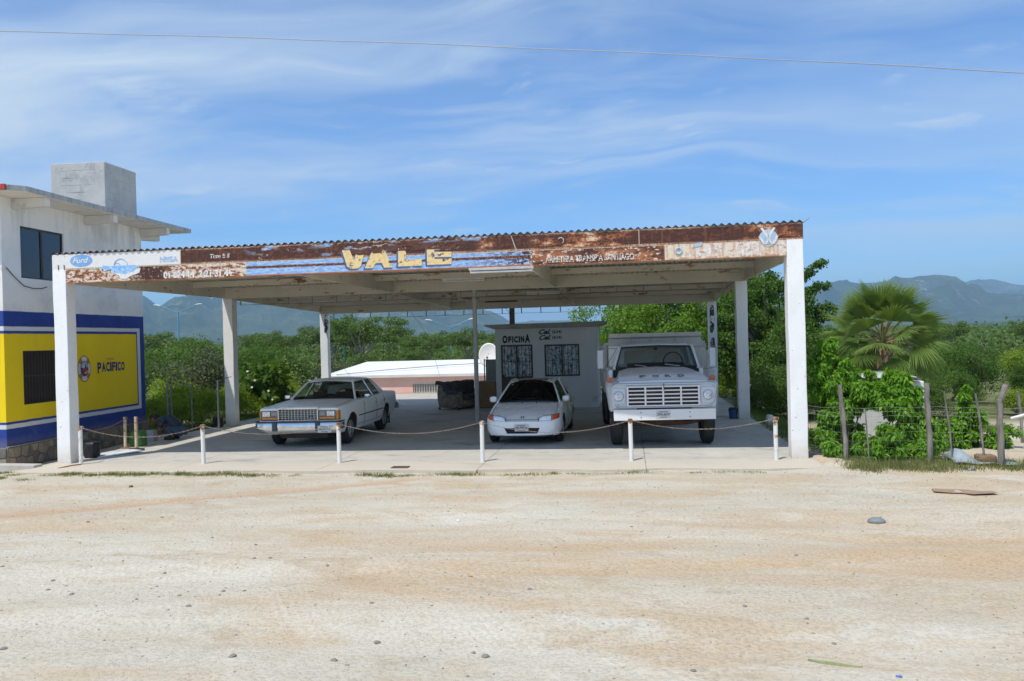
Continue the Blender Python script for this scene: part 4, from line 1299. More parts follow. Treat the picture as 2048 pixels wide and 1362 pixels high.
def wheel_mesh(r, wdt, rim_r, style):
    """axis along x, outer face towards +x; tyre, rim as separate meshes"""
    prof = [(-wdt / 2 + .01, rim_r), (-wdt / 2, rim_r + .02), (-wdt / 2 - .008, (r + rim_r) / 2), (-wdt / 2 + .015, r - .018), (-wdt / 2 + .035, r - .004), (-.01, r), (.01, r), (wdt / 2 - .035, r - .004), (wdt / 2 - .015, r - .018), (wdt / 2 + .008, (r + rim_r) / 2), (wdt / 2, rim_r + .02), (wdt / 2 - .01, rim_r)]
    k = 40
    mb = MB()
    mb.grid([[(px_, pr * math.cos(2 * math.pi * i / k), pr * math.sin(2 * math.pi * i / k)) for px_, pr in prof] for i in range(k + 1)])
    # tread grooves
    for gx_ in (-.3, 0, .3):
        mb.torus((gx_ * wdt, 0, 0), r + .0015, .004, 'x', 40, 4, 0)
    tyre = mb.mesh('tyre', RUB, smooth=50)
    mb = MB()
    if style == 'wire':
        mb.disc((wdt / 2 - .045, 0, 0), rim_r, 'x', 36, 1, .01)
        mb.torus((wdt / 2 - .01, 0, 0), rim_r - .008, .012, 'x', 36, 6, 0)
        mb.torus((wdt / 2 - .02, 0, 0), rim_r * .62, .006, 'x', 30, 5, 0)
        mb.torus((wdt / 2 - .012, 0, 0), rim_r + .030, .007, 'x', 40, 6, 2)
        for i in range(28):
            a = 2 * math.pi * i / 28
            for da in (-.12, .12):
                mb.tube([(wdt / 2 - .02, (rim_r - .01) * math.cos(a + da), (rim_r - .01) * math.sin(a + da)), (wdt / 2 - .008, .045 * math.cos(a), .045 * math.sin(a))], .003, 4, 0, caps=False)
        mb.tube([(wdt / 2 - .04, 0, 0), (wdt / 2 + .006, 0, 0)], [.052, .042], 16, 0)
    elif style == 'cap':
        mb.disc((wdt / 2 - .03, 0, 0), rim_r, 'x', 36, 1, .01)
        mb.torus((wdt / 2 - .012, 0, 0), rim_r - .01, .014, 'x', 36, 6, 0)
        for i in range(7):
            a = 2 * math.pi * i / 7
            mb.tube([(wdt / 2 - .015, (rim_r - .02) * math.cos(a), (rim_r - .02) * math.sin(a)), (wdt / 2 - .01, .03 * math.cos(a), .03 * math.sin(a))], .022, 6, 0, sq=.4)
        mb.tube([(wdt / 2 - .04, 0, 0), (wdt / 2, 0, 0)], [.05, .04], 14, 0)
    else:
        mb.disc((wdt / 2 - .09, 0, 0), rim_r, 'x', 30, 0, .01)
        mb.torus((wdt / 2 - .02, 0, 0), rim_r - .005, .014, 'x', 30, 6, 0)
        mb.tube([(wdt / 2 - .09, 0, 0), (wdt / 2 + .02, 0, 0)], [.11, .08], 16, 0)
        mb.tube([(-wdt / 2 + .02, 0, 0), (wdt / 2 - .09, 0, 0)], [.16, .16], 16, 1)
    rim = mb.mesh('rim', [CHRD if style != 'truck' else M('rim_rust', (.22, .12, .07), (.12, .07, .05), 6, .8), BLK, M('whitewall', (.72, .72, .70), None, 6, .7)], smooth=40)
    return tyre, rim
def put_wheel(parent, meshes, x, y, r, side, steer=0.0):
    w = bpy.data.objects.new('wheel', meshes[0])
    COL.objects.link(w)
    w.parent = parent
    w.location = (x, y, r)
    w.rotation_euler = (0, 0, (0 if side > 0 else math.pi) + steer)
    o = share('rim', meshes[1], w)
    return w
def arch(x0, x1, y, z, r, k=28):
    return MB().prism([(y + r * math.cos(2 * math.pi * i / k), z + r * math.sin(2 * math.pi * i / k)) for i in range(k)], 'x', x0, x1)
def plate(parent, x, y, z, txt, w=.30, h=.15, tilt=0):
    p = bx(x - w / 2, x + w / 2, y, y + .006, z - h / 2, z + h / 2).build('number_plate', PLATE, parent, bevel=.003)
    text_mesh(txt, 'lettering', PINK, FRONT(y - .002), (x - w * .43, x + w * .43, z - h * .20, z + h * .22), bold=.02, parent=p)
    bx(x - w * .3, x + w * .3, y - .003, y - .001, z + h * .30, z + h * .40).build('print_line', M('plate_print', (.25, .16, .12), None, 20, .6), p)
    bx(x - w * .25, x + w * .25, y - .003, y - .001, z - h * .42, z - h * .33).build('print_line', M('plate_print'), p)
    return p

def old_sedan():
    P = paint('sedan_paint', (.90, .91, .86), (.87, .88, .83), .40, coat=.15, d=.06)
    t = thing('sedan', 'boxy off-white 1980s four-door sedan with chrome bumper and square grille', 'car', (-3.044, 1.87, 0), .022)
    # half sections: bottom centre, sill, lower side, widest, shoulder, deck edge, inner deck, centre
    def sec(ws, zs, wl, zl, ww, zw, wh, zh, wt, zt, zc):
        return [(0, zs), (ws * .9, zs), (ws, zs + .03), (wl, zl), (ww, zw), (wh, zh), (wt + .03, zt - .012), (wt - .02, zt), (wt * .5, (zt + zc) / 2 + .003), (0, zc)]
    st = [
        (0.17, sec(.84, .40, .86, .50, .885, .66, .885, .80, .86, .885, .90)),
        (0.24, sec(.86, .36, .885, .46, .905, .66, .90, .82, .875, .90, .915)),
        (0.70, sec(.88, .28, .91, .40, .945, .64, .935, .83, .90, .925, .945)),
        (1.30, sec(.89, .26, .92, .38, .965, .62, .955, .84, .91, .945, .970)),
        (1.80, sec(.89, .26, .93, .36, .975, .62, .965, .85, .90, .965, .985)),
        (3.00, sec(.90, .26, .94, .36, .985, .62, .970, .86, .885, .975, .985)),
        (4.10, sec(.90, .27, .93, .38, .980, .64, .965, .86, .885, .985, .995)),
        (4.70, sec(.88, .30, .91, .42, .965, .66, .950, .86, .885, .975, .990)),
        (5.15, sec(.86, .36, .88, .48, .930, .68, .920, .86, .870, .950, .965)),
        (5.22, sec(.84, .40, .86, .50, .900, .68, .900, .84, .850, .925, .940))]
    body = shell(st, 60).build('body', P, t)
    cut(body, [arch(.62, 1.2, 1.05, .34, .385), arch(-1.2, -.62, 1.05, .34, .385), arch(.64, 1.2, 3.97, .34, .365), arch(-1.2, -.64, 3.97, .34, .365)], 28, ((1.05, .34, .385), (3.97, .34, .365)))
    bx(-.55, .55, .45, 5.0, .20, .40).build('chassis', UNDER, t)
    # hood seams and raised centre crease
    for s in (-1, 1):
        MB().tube([(s * .80, .30, .918), (s * .83, .9, .946), (s * .80, 1.78, .981)], .004, 4).build('hood_seam', BLK, t)
        MB().tube([(s * .30, .26, .921), (s * .36, .9, .955), (s * .40, 1.6, .980)], [.010, .012, .004], 6, sq=.5).build('hood_crease', P, t)
    bx(-.44, .44, .175, .235, .900, .922).build('hood_nose', P, t, bevel=.008)
    # door seams, side moulding
    for s in (-1, 1):
        for y in (1.95, 3.02, 3.78):
            MB().tube([(s * .944, y, .34), (s * .985, y, .60), (s * .974, y, .86), (s * .91, y, .965)], .004, 4).build('door_seam', BLK, t)
        MB().tube([(s * .965, 1.50, .60), (s * .988, 2.5, .60), (s * .990, 3.52, .60)], .013, 6).build('side_moulding', BLK, t)
        MB().tube([(s * .944, 1.50, .405), (s * .962, 2.5, .40), (s * .965, 3.52, .41)], .008, 6).build('rocker_trim', CHRD, t)
        for y in (2.85, 3.65):
            bx(s * .978 - .012, s * .978 + .012, y, y + .13, .79, .82).build('handle', CHR, t, bevel=.005)
    # grille
    gy = .10
    G0 = MB().box(-.462, .462, gy, gy + .08, .872, .908).box(-.462, -.438, gy, gy + .08, .62, .872).box(.438, .462, gy, gy + .08, .62, .872).box(-.438, .438, gy, gy + .08, .62, .640)
    gr = G0.build('grille', CHR, t, bevel=.003)
    bx(-.438, .438, gy + .06, gy + .075, .64, .872).build('grille_backing', BLK, gr)
    ns, nh = 12, 6
    vb = bx(-.006, .006, gy + .012, gy + .06, .64, .872).mesh('grille_bar', CHRD)
    for i in range(1, ns):
        share('grille_bar', vb, gr, (-.438 + .876 * i / ns, 0, 0))
    hb = bx(-.438, .438, gy + .016, gy + .06, -.005, .005).mesh('grille_bar', CHRD)
    for i in range(1, nh):
        share('grille_bar', hb, gr, (0, 0, .64 + .232 * i / nh))
    text_mesh('o', 'badge', M('badge_blue', (.03, .10, .35), None, 4, .3), FRONT(gy + .002), (.25, .35, .70, .742), bold=.05, parent=gr)
    for s in (-1, 1):
        def sx(a, b_): return (a, b_) if s > 0 else (-b_, -a)
        a, b_ = sx(.466, .862)
        bz = bx(a, b_, .155, .175, .625, .845).build('lamp_bezel', M('bezel_grey', (.20, .21, .22), (.15, .15, .16), 5, .4, metal=.4), t)
        for u0, u1, mt in ((.478, .628, M('lamp_dim', (.16, .17, .18), (.26, .27, .28), 12, .15, metal=.4, coat=1)), (.650, .825, LENS)):
            a, b_ = sx(u0, u1)
            hl = MB().prism([(a, .715), (b_, .715), (b_, .828), (a, .828)], 'y', .128, .154).build('headlight', mt, bz, bevel=.008)
            MB().torus(((a + b_) / 2, .127, .772), .045, .003, 'y', 16, 4).build('reflector', CHRD, hl)
        a, b_ = sx(.478, .835)
        bx(a, b_, .128, .154, .650, .700).build('turn_signal', AMB, bz, bevel=.005)
        MB().prism([(s * .868, .140), (s * .905, .16), (s * .922, .28), (s * .868, .28)], 'z', .63, .835).build('corner_lamp', AMB, t, bevel=.006)
    # bumper
    yb = [(-.985, .34), (-.975, .10), (-.90, .02), (-.5, -.015), (0, -.025), (.5, -.015), (.90, .02), (.975, .10), (.985, .34)]
    prof = [(.06, .420), (.015, .425), (0, .47), (-.004, .515), (.0, .53), (-.002, .575), (.02, .598), (.07, .600)]
    rows = []
    for (x, y) in yb:
        nrm = Vector((x * .25, -1, 0)).normalized() if abs(x) < .95 else Vector((math.copysign(1, x), -.25, 0)).normalized()
        rows.append([(x - nrm.x * p, y - nrm.y * p, z) for p, z in prof])
    bp = MB().grid(rows).build('front_bumper', CHR, t, smooth=50)
    bp.modifiers.new('t', 'SOLIDIFY').thickness = .006
    MB().tube([(x * 1.003, y - .004, .607) for x, y in yb], .011, 6).build('bumper_strip', BLK, bp, smooth=60)
    for s in (-1, 1):
        bx(s * .49 - .055, s * .49 + .055, -.050, .03, .405, .605).build('bumper_guard', M('guard_rubber', (.05, .07, .09), None, 5, .5), bp, bevel=.015)
    rb = MB().grid([[(x, 5.36 - y * .9 + (p), z + .03) for p, z in [(-q[0], q[1]) for q in prof]] for x, y in yb]).build('rear_bumper', CHR, t, smooth=50)
    rb.modifiers.new('t', 'SOLIDIFY').thickness = .006
    plate(t, .65, -.052, .445, '543-PLY-5')
    # greenhouse
    roof = []
    for y, w, z in ((2.33, .575, 1.358), (2.40, .60, 1.385), (2.9, .625, 1.412), (3.4, .62, 1.405), (3.72, .60, 1.375), (3.80, .58, 1.352)):
        roof.append([(w * u, y + (-.03 * (1 - u * u) if y < 2.5 else 0), z + .028 * (1 - u * u) - (.03 if abs(u) == 1 else 0)) for u in (-1, -.94, -.7, -.35, 0, .35, .7, .94, 1)])
    rf = MB().grid(roof).build('roof', P, t, smooth=60)
    rf.modifiers.new('t', 'SOLIDIFY').thickness = .03
    BZ = .968
    for s in (-1, 1):
        wb, wt = .855, .585
        A0, A1 = (s * .80, 1.78, .975), (s * .575, 2.335, 1.345)
        strut([A0, A1], .026, 1.2, P, 'a_pillar', t)
        strut([(s * .877, 3.0, .965), (s * .615, 3.02, 1.372)], .020, 1.6, CHR, 'b_pillar', t)
        strut([(s * .80, 1.80, .97), (s * .585, 2.36, 1.362), (s * .627, 2.9, 1.388), (s * .625, 3.4, 1.384), (s * .605, 3.66, 1.362)], .012, 1, P, 'drip_rail', t)
        cp_ = MB()
        cp_.grid([[(s * .880, 3.72, .97), (s * .880, 4.05, .98), (s * .78, 4.42, .995)], [(s * .74, 3.66, 1.18), (s * .735, 3.92, 1.19), (s * .66, 4.13, 1.19)], [(s * .610, 3.56, 1.37), (s * .60, 3.74, 1.37), (s * .575, 3.82, 1.352)]])
        o = cp_.build('c_pillar', P, t, smooth=60)
        o.modifiers.new('t', 'SOLIDIFY').thickness = .03
        for ya, yb_, yc, yd in ((1.98, 2.97, 3.0, 2.42), (3.05, 3.70, 3.56, 3.05)):
            MB().grid(quadpatch((s * .872, ya, .972), (s * .880, yb_, .975), (s * .612, yc, 1.362), (s * .605, yd, 1.355), 6)).build('side_window', TINT, t, recalc=False)
        mir = thing('door_mirror', None, None)
        bpy.data.objects.remove(mir)
        MB().tube([(s * .91, 2.12, .965), (s * .955, 2.10, 1.0)], .015, 6).build('mirror_arm', CHR, t)
        soft_box(s * 1.0 - .075, s * 1.0 + .075, 2.07, 2.14, .975, 1.07, 'mirror', CHR, t, puff=.01, rnd=.4)
    MB().grid(quadpatch((-.79, 1.80, .978), (.79, 1.80, .978), (.565, 2.34, 1.352), (-.565, 2.34, 1.352), 12, .05)).build('windshield', TINT, t, smooth=180, recalc=False)
    MB().grid(quadpatch((.77, 4.40, .99), (-.77, 4.40, .99), (-.565, 3.82, 1.35), (.565, 3.82, 1.35), 12, .03)).build('rear_window', TINT, t, smooth=180, recalc=False)
    # interior
    bx(-.80, .80, 1.90, 4.2, .988, .995).build('cabin_floor', DARKIN, t)
    soft_box(-.78, .78, 1.82, 2.15, .93, 1.035, 'dashboard', DARKIN, t, puff=.01)
    for s in (-1, 1):
        soft_box(s * .36 - .24, s * .36 + .24, 2.75, 2.90, .93, 1.10, 'seat', M('seat_brown', (.07, .05, .035), (.05, .035, .025), 5, .9), t, puff=.02)
        soft_box(s * .36 - .12, s * .36 + .12, 2.76, 2.86, 1.09, 1.16, 'headrest', M('seat_brown'), t, puff=.015)
    soft_box(-.66, .66, 3.55, 3.75, .93, 1.04, 'rear_seat', M('seat_brown'), t, puff=.02)
    MB().torus((.36, 2.28, 1.02), .17, .012, 'y', 24, 6).build('steering_wheel', BLK, t)
    MB().prism([(-.01, 1.09), (.20, 1.075), (.255, 1.25), (.04, 1.26)], 'y', 2.14, 2.143).build('price_card', M('card_green', (.62, .88, .80), (.55, .8, .74), 6, .6), t)
    bx(-.10, .12, 2.36, 2.40, 1.29, 1.34).build('rear_view_mirror', BLK, t, bevel=.01)
    for s in (-1, 1):
        MB().tube([(s * .05, 1.74, .99), (s * .05 - .45 * .9, 1.80, 1.0)], .006, 5).build('wiper', BLK, t)
    wm = wheel_mesh(.335, .205, .20, 'wire')
    for y in (1.05, 3.97):
        for s in (-1, 1):
            put_wheel(t, wm, s * .80, y, .335, s)
    for s in (-1, 1):
        bx(s * .80 - .13, s * .80 + .13, 4.42, 4.43, .12, .40).build('mud_flap', BLK, t)
        bx(s * .80 - .10, s * .80 + .10, 4.415, 4.42, .14, .26).build('mud_flap_plate', CHRD, t)
    return t
old_sedan()

def hatchback():
    P = paint('hatch_paint', (.90, .91, .92), (.88, .89, .90), .25, coat=.6, d=.03)
    t = thing('coupe', 'small white rounded 1990s hatchback with dark windows in front of the office', 'car', (1.918, 2.161, 0), -.013)
    def sec(ws, zs, ww, zw, wh, zh, wt, zt, zc, zlow):
        return [(0, zlow), (ws * .86, zlow), (ws, zs), (ww, (zs + zw) / 2), (ww + .008, zw), (wh, zh), (wt + .05, zt - .03), (wt, zt), (wt * .6, zt + (zc - zt) * .7), (0, zc)]
    st = [
        (-.03, sec(.42, .24, .46, .36, .46, .46, .40, .515, .52, .225)),
        (.00, sec(.52, .23, .56, .36, .56, .47, .50, .530, .535, .215)),
        (.07, sec(.64, .22, .68, .38, .69, .49, .63, .550, .572, .20)),
        (.18, sec(.715, .21, .765, .40, .77, .52, .70, .590, .632, .19)),
        (.36, sec(.76, .20, .82, .42, .815, .56, .73, .655, .69, .18)),
        (.75, sec(.78, .19, .843, .45, .835, .62, .735, .745, .775, .17)),
        (1.15, sec(.79, .18, .846, .47, .84, .68, .73, .83, .850, .17)),
        (1.9, sec(.80, .18, .850, .50, .845, .73, .745, .875, .88, .17)),
        (2.8, sec(.80, .18, .850, .50, .845, .75, .745, .895, .90, .17)),
        (3.5, sec(.78, .20, .843, .52, .83, .76, .72, .905, .91, .19)),
        (3.95, sec(.74, .26, .79, .54, .78, .76, .68, .88, .89, .24)),
        (4.06, sec(.68, .32, .72, .56, .71, .74, .62, .84, .85, .30))]
    body = shell(st, 80).build('body', P, t)
    mouth = MB().prism([(-.385, .385), (.385, .385), (.33, .262), (-.33, .262)], 'y', -.2, .10)
    cut(body, [arch(.55, 1.2, .78, .30, .335), arch(-1.2, -.55, .78, .30, .335), arch(.58, 1.2, 3.35, .30, .325), arch(-1.2, -.58, 3.35, .30, .325), mouth], 32, ((.78, .30, .335), (3.35, .30, .325)))
    bx(-.5, .5, .5, 3.9, .16, .3).build('chassis', UNDER, t)
    bx(-.40, .40, .085, .10, .25, .40).build('intake', BLK, t)
    for z in (.30, .345):
        bx(-.37, .37, .02, .04, z, z + .012).build('intake_bar', BLK, t)
    MB().tube([(-.66, .075, .218), (-.5, .0, .205), (0, -.035, .20), (.5, .0, .205), (.66, .075, .218)], .014, 6).build('air_dam', BLK, t, smooth=60)
    # headlights: glass lens with orange corner, following the rounded nose
    def nose_y(x):
        x = abs(x)
        return float(np.interp(x, [0, .40, .50, .63, .70, .74, .80], [-.012, .015, .035, .085, .15, .20, .36]))
    for s in (-1, 1):
        def lamp(u0, u1, zt0, zt1, zb0, zb1, mat, name, out=.0, n=8, round_in=False):
            rows = []
            for k in range(n + 1):
                u = u0 + (u1 - u0) * k / n
                f = k / n
                zt = zt0 + (zt1 - zt0) * f; zb = zb0 + (zb1 - zb0) * f
                if round_in:
                    e = min(1, (f / .30) ** .5)
                    zt = (zt + zb) / 2 + (zt - zb) / 2 * max(.18, e) + (1 - max(.18, e)) * -.01
                rows.append([(s * u, nose_y(u) - out - .012 + (.055 if zz_ else 0) * 0 + .03 * (zz_ / 3), zb + (zt - zb) * zz_ / 3) for zz_ in range(4)])
            o = MB().grid(rows).build(name, mat, t, smooth=180)
            md = o.modifiers.new('t', 'SOLIDIFY'); md.thickness = .03; md.offset = 0
            return o
        lamp(.352, .772, .640, .668, .516, .518, BLK, 'headlight_seal', -.006, 12, True)
        lamp(.366, .636, .631, .658, .526, .528, LENS, 'headlight', .004, 10, True)
        lamp(.642, .764, .658, .660, .528, .536, ORG, 'corner_lamp', .004, 6)
        for z in (.402, .376, .350):
            MB().tube([(s * (.46 + .0), nose_y(.46) + .0, z), (s * .54, nose_y(.54) + .0, z), (s * (.63 - (.402 - z) * .6), nose_y(.63) - .005, z)], .006, 5).build('bumper_slot', BLK if z != .376 else CHRD, t)
        # hood edge seam
        MB().tube([(s * .66, .17, .624), (s * .715, .40, .690), (s * .700, .75, .764), (s * .69, 1.12, .846)], .0045, 4).build('hood_seam', BLK, t)
        soft_box(s * .845 - .085, s * .845 + .085, 1.34, 1.47, .845, .975, 'mirror', P, t, puff=.012, rnd=.7)
        strut([(s * .715, 1.17, .850), (s * .60, 1.58, 1.09), (s * .52, 1.86, 1.245), (s * .53, 2.3, 1.300), (s * .53, 2.8, 1.29)], .022, 1.3, P, 'a_pillar', t)
        MB().grid([[(s * .738, 1.24, .862), (s * .745, 1.9, .880), (s * .745, 2.6, .895)], [(s * .645, 1.58, 1.06), (s * .645, 2.0, 1.09), (s * .65, 2.6, 1.10)], [(s * .545, 1.90, 1.235), (s * .553, 2.2, 1.277), (s * .555, 2.6, 1.285)]]).build('side_window', TINTD, t, recalc=False, smooth=180)
        MB().grid([[(s * .745, 2.66, .895), (s * .735, 3.45, .905)], [(s * .65, 2.66, 1.10), (s * .64, 3.25, 1.10)], [(s * .555, 2.66, 1.285), (s * .54, 2.95, 1.27)]]).build('side_window', TINTD, t, recalc=False)
        strut([(s * .75, 2.63, .89), (s * .66, 2.63, 1.10), (s * .56, 2.63, 1.285)], .02, 1.4, P, 'b_pillar', t)
        strut([(s * .73, 3.50, .905), (s * .645, 3.28, 1.10), (s * .545, 2.98, 1.27)], .03, 1.8, P, 'c_pillar', t)
        MB().tube([(s * .846, 1.62, .25), (s * .858, 1.62, .5), (s * .845, 1.62, .75), (s * .76, 1.62, .87)], .004, 4).build('door_seam', BLK, t)
        MB().tube([(s * .846, 2.68, .25), (s * .858, 2.68, .5), (s * .85, 2.68, .75), (s * .76, 2.68, .89)], .004, 4).build('door_seam', BLK, t)
        bx(s * .855 - .01, s * .855 + .01, 2.45, 2.60, .70, .73).build('handle', P, t, bevel=.006)
    MB().tube([(-.37, -.012, .560), (0, -.034, .562), (.37, -.012, .560)], .0045, 4).build('hood_gap', BLK, t)
    text_mesh('H', 'badge', M('badge_grey', (.12, .12, .13), None, 5, .3, metal=.6), ((0, .070 - 1.83 * .583, 0), (1, 0, 0), (0, 1.83, 1)), (-.035, .035, .583, .628), bold=.03, parent=t)
    plate(t, -.005, -.06, .392, '430-PWU-6', .30, .15)
    roof = []
    for y, w, z in ((1.84, .50, 1.238), (1.93, .525, 1.262), (2.2, .535, 1.298), (2.6, .545, 1.305), (2.95, .54, 1.285), (3.05, .53, 1.26)):
        roof.append([(w * u, y - .05 * (1 - u * u) * (1 if y < 2 else 0), z + .035 * (1 - u * u) - (.02 if abs(u) == 1 else 0)) for u in (-1, -.93, -.7, -.35, 0, .35, .7, .93, 1)])
    rf = MB().grid(roof).build('roof', P, t, smooth=70)
    rf.modifiers.new('t', 'SOLIDIFY').thickness = .02
    MB().grid([[(x, y, float(np.interp(y, [2.0, 2.2, 2.6], [1.277, 1.300, 1.307])) + .035 * (1 - (x / .54) ** 2) + .006) for x in np.linspace(-.36, .36, 9)] for y in (2.0, 2.2, 2.45)]).build('sunroof', M('sunroof_glass', (.02, .016, .016), None, 3, .06, coat=1), t, smooth=180)
    MB().grid(quadpatch((-.69, 1.14, .862), (.69, 1.14, .862), (.495, 1.84, 1.245), (-.495, 1.84, 1.245), 14, .10, 6)).build('windshield', TINTD, t, smooth=180, recalc=False)
    MB().grid(quadpatch((.62, 3.62, .93), (-.62, 3.62, .93), (-.51, 3.03, 1.27), (.51, 3.03, 1.27), 10, .05)).build('rear_window', TINTD, t, smooth=180, recalc=False)
    soft_box(-.66, .66, 1.2, 1.5, .80, .90, 'dashboard', DARKIN, t, puff=.01)
    for s in (-1, 1):
        soft_box(s * .33 - .22, s * .33 + .22, 2.2, 2.35, .80, 1.05, 'seat', DARKIN, t, puff=.02)
        soft_box(s * .33 - .11, s * .33 + .11, 2.22, 2.32, 1.04, 1.15, 'headrest', DARKIN, t, puff=.015)
    MB().torus((.33, 1.62, .92), .17, .012, 'y', 24, 6).build('steering_wheel', BLK, t)
    bx(-.46, -.30, 1.72, 1.723, 1.195, 1.225).build('sticker', M('sticker_yellow', (.55, .50, .03), None, 5, .6), t)
    for s in (-.14, .2):
        MB().tube([(s, 1.02, .842), (s + .0, 1.05, .852)], .012, 6).build('washer_jet', BLK, t)
    wm = wheel_mesh(.288, .185, .175, 'cap')
    for y in (.78, 3.35):
        for s in (-1, 1):
            put_wheel(t, wm, s * .725, y, .288, s)
    return t
hatchback()

def truck():
    P = paint('truck_paint', (.76, .78, .81), (.71, .73, .76), .45, coat=.3, d=.15)
    PW = paint('bumper_white', (.80, .80, .79), (.74, .74, .73), .5, coat=.1, d=.25)
    PB = M('dump_body_paint', (.56, .55, .52), (.49, .48, .46), 3, .7, dirt=(.33, .29, .25), dsc=2, dlo=.58, dhi=.72)
    t = thing('dump_truck', 'old white dump truck with a wide slotted grille facing the road', 'truck', (4.913, 1.351, 0), .056)
    # front clip: fenders + hood
    def sec(w, zb, wf, zf, wh, zh, zc):
        return [(0, zb), (w * .97, zb), (w, zb + .05), (w + .02, (zb + zf) / 2), (wf, zf - .08), (wf - .05, zf - .01), (wh + .03, zf), (wh - .005, zf + .02), (wh - .05, zf + (zh - zf) * .72), (wh * .72, zh - .004), (0, zc)]
    st = [
        (.10, sec(1.03, .84, 1.06, 1.33, .92, 1.385, 1.39)),
        (.22, sec(1.06, .80, 1.10, 1.35, .94, 1.42, 1.43)),
        (.34, sec(1.08, .76, 1.13, 1.355, .93, 1.475, 1.485)),
        (.80, sec(1.10, .72, 1.145, 1.36, .90, 1.535, 1.55)),
        (1.40, sec(1.09, .72, 1.13, 1.36, .86, 1.575, 1.595)),
        (1.72, sec(1.04, .72, 1.06, 1.38, .86, 1.590, 1.615))]
    body = shell(st, 40).build('hood', P, t)
    cut(body, [arch(.60, 1.4, .98, .52, .56), arch(-1.4, -.60, .98, .52, .56)], 30, ((.98, .52, .56),))
    MB().tube([(-.93, .16, 1.372), (0, .135, 1.378), (.93, .16, 1.372)], .012, 6).build('hood_gap', BLK, t)
    MB().tube([(0, .14, 1.39), (0, .40, 1.49), (0, 1.0, 1.575), (0, 1.65, 1.618)], [.010, .014, .012, .004], 6, sq=.5).build('hood_ridge', P, t)
    LETT = M('letter_chrome', (.16, .13, .125), (.25, .22, .21), 20, .5)
    for ch, x in zip('FORD', (-.40, -.135, .115, .375)):
        text_mesh(ch, 'lettering', LETT, ((0, .240 - 2.2 * 1.449, 0), (1, 0, 0), (0, 2.2, 1)), (x - .06, x + .07, 1.449, 1.492), bold=.05, parent=t)
    # grille surround: wide ring with big corner radii
    def ring(w, z0, z1, rx, n=7):
        pts = []
        for cx, cz_, a0 in ((w - rx, z1 - rx, 0), (-w + rx, z1 - rx, 90), (-w + rx, z0 + rx, 180), (w - rx, z0 + rx, 270)):
            for k in range(n):
                a = R(a0 + 90 * k / (n - 1))
                pts.append((cx + rx * math.cos(a), cz_ + rx * math.sin(a)))
        return pts
    def taper(pts):
        return [(x * (1 - .09 * max(0, (1.345 - z)) / .5), z) for x, z in pts]
    outer, inner = taper(ring(1.09, .835, 1.345, .15)), taper(ring(1.035, .875, 1.295, .11))
    rows = [[(x, .10, z) for x, z in outer], [(x, .045, z) for x, z in outer], [(x * .995, .02, z) for x, z in taper(ring(1.075, .847, 1.332, .14))], [(x, .02, z) for x, z in taper(ring(1.05, .862, 1.31, .12))], [(x, .05, z) for x, z in inner]]
    gs = MB().grid(rows, closed=True).build('grille_surround', M('satin_silver', (.50, .54, .60), (.58, .62, .67), 3, .35, metal=.35, coat=.3), t, smooth=40)
    SIL = M('satin_silver')
    bk = MB().prism(inner, 'y', .052, .062).build('grille_panel', SIL, gs)
    bx(-.725, .695, .045, .0515, .888, 1.268).build('grille_opening', M('radiator_dark', (.035, .022, .020), (.06, .035, .03), 8, .8), gs)
    for i in range(6):
        z = .888 + .38 * i / 5
        bx(-.74, .71, .012, .044, z - .013, z + .013).build('grille_bar', PW, gs, bevel=.004)
    for i in range(5):
        x = -.725 + 1.42 * i / 4
        bx(x - .018, x + .018, .004, .011, .875, 1.281).build('grille_post', PW, gs, bevel=.003)
    bx(-.006, .006, -.002, .003, 1.19, 1.33).build('emblem', BLK, gs)
    for s, hx in ((-1, -.905), (1, .875)):
        pts = [(hx + (x) * (1 - .12 * (1.26 - z) / .3), z) for x, z in [(p[0], p[1] + 1.085) for p in ring(.155, -.165, .165, .06)]]
        hb_ = MB().prism(pts, 'y', .030, .05).build('lamp_bezel', SIL, gs, bevel=.012)
        MB().torus((hx, .028, 1.085), .095, .012, 'y', 28, 6).build('lamp_ring', CHR, hb_, smooth=60)
        dome = []
        for k in range(6):
            rr = .088 * k / 5
            dome.append([(hx + rr * math.cos(a), .005 + .03 * (k / 5) ** 2, 1.085 + rr * math.sin(a)) for a in np.linspace(0, 2 * math.pi, 24, endpoint=False)])
        MB().grid(dome, closed=True).build('headlight', LENS, hb_, smooth=180)
        MB().torus((hx, .002, 1.085), .035, .003, 'y', 16, 4).build('lens_ring', CHRD, hb_)
    # bumper: flat channel
    bp = MB().prism([(-1.012, .598), (1.012, .602), (1.015, .812), (-1.018, .815)], 'y', -.03, -.018).build('front_bumper', PW, t, bevel=.004)
    bx(-1.01, 1.01, -.0175, .06, .600, .610).box(-1.01, 1.01, -.0175, .10, .802, .812).build('bumper_flange', PW, bp)
    for x in (-.47, .50):
        for z in (.66, .755):
            MB().tube([(x, -.04, z), (x, -.028, z)], .011, 8).build('bumper_bolt', BLK, bp)
    plate(t, -.025, -.040, .712, 'ZWG-669-P', .29, .145)
    bx(-.55, .55, .02, .10, .815, .842).build('valance', BLK, t)
    # amber fender lamps
    for s in (-1, 1):
        bx(s * 1.055 - .055, s * 1.055 + .055, .55, .63, 1.352, 1.445).build('fender_lamp', ORG, t, bevel=.008)
    # cab
    cabd = MB()
    S = [(1.70, .90, 1.60), (2.10, .76, 2.05), (2.22, .745, 2.085), (2.7, .76, 2.115), (3.0, .76, 2.095)]
    rows = []
    for y, w, z in S[1:]:
        rows.append([(w * u + .045, y - .04 * (1 - u * u) * (1 if y < 2.2 else 0), z + .03 * (1 - u ** 2) - (.04 if abs(u) == 1 else 0)) for u in (-1, -.95, -.75, -.4, 0, .4, .75, .95, 1)])
    o = MB().grid(rows).build('cab_roof', P, t, smooth=70)
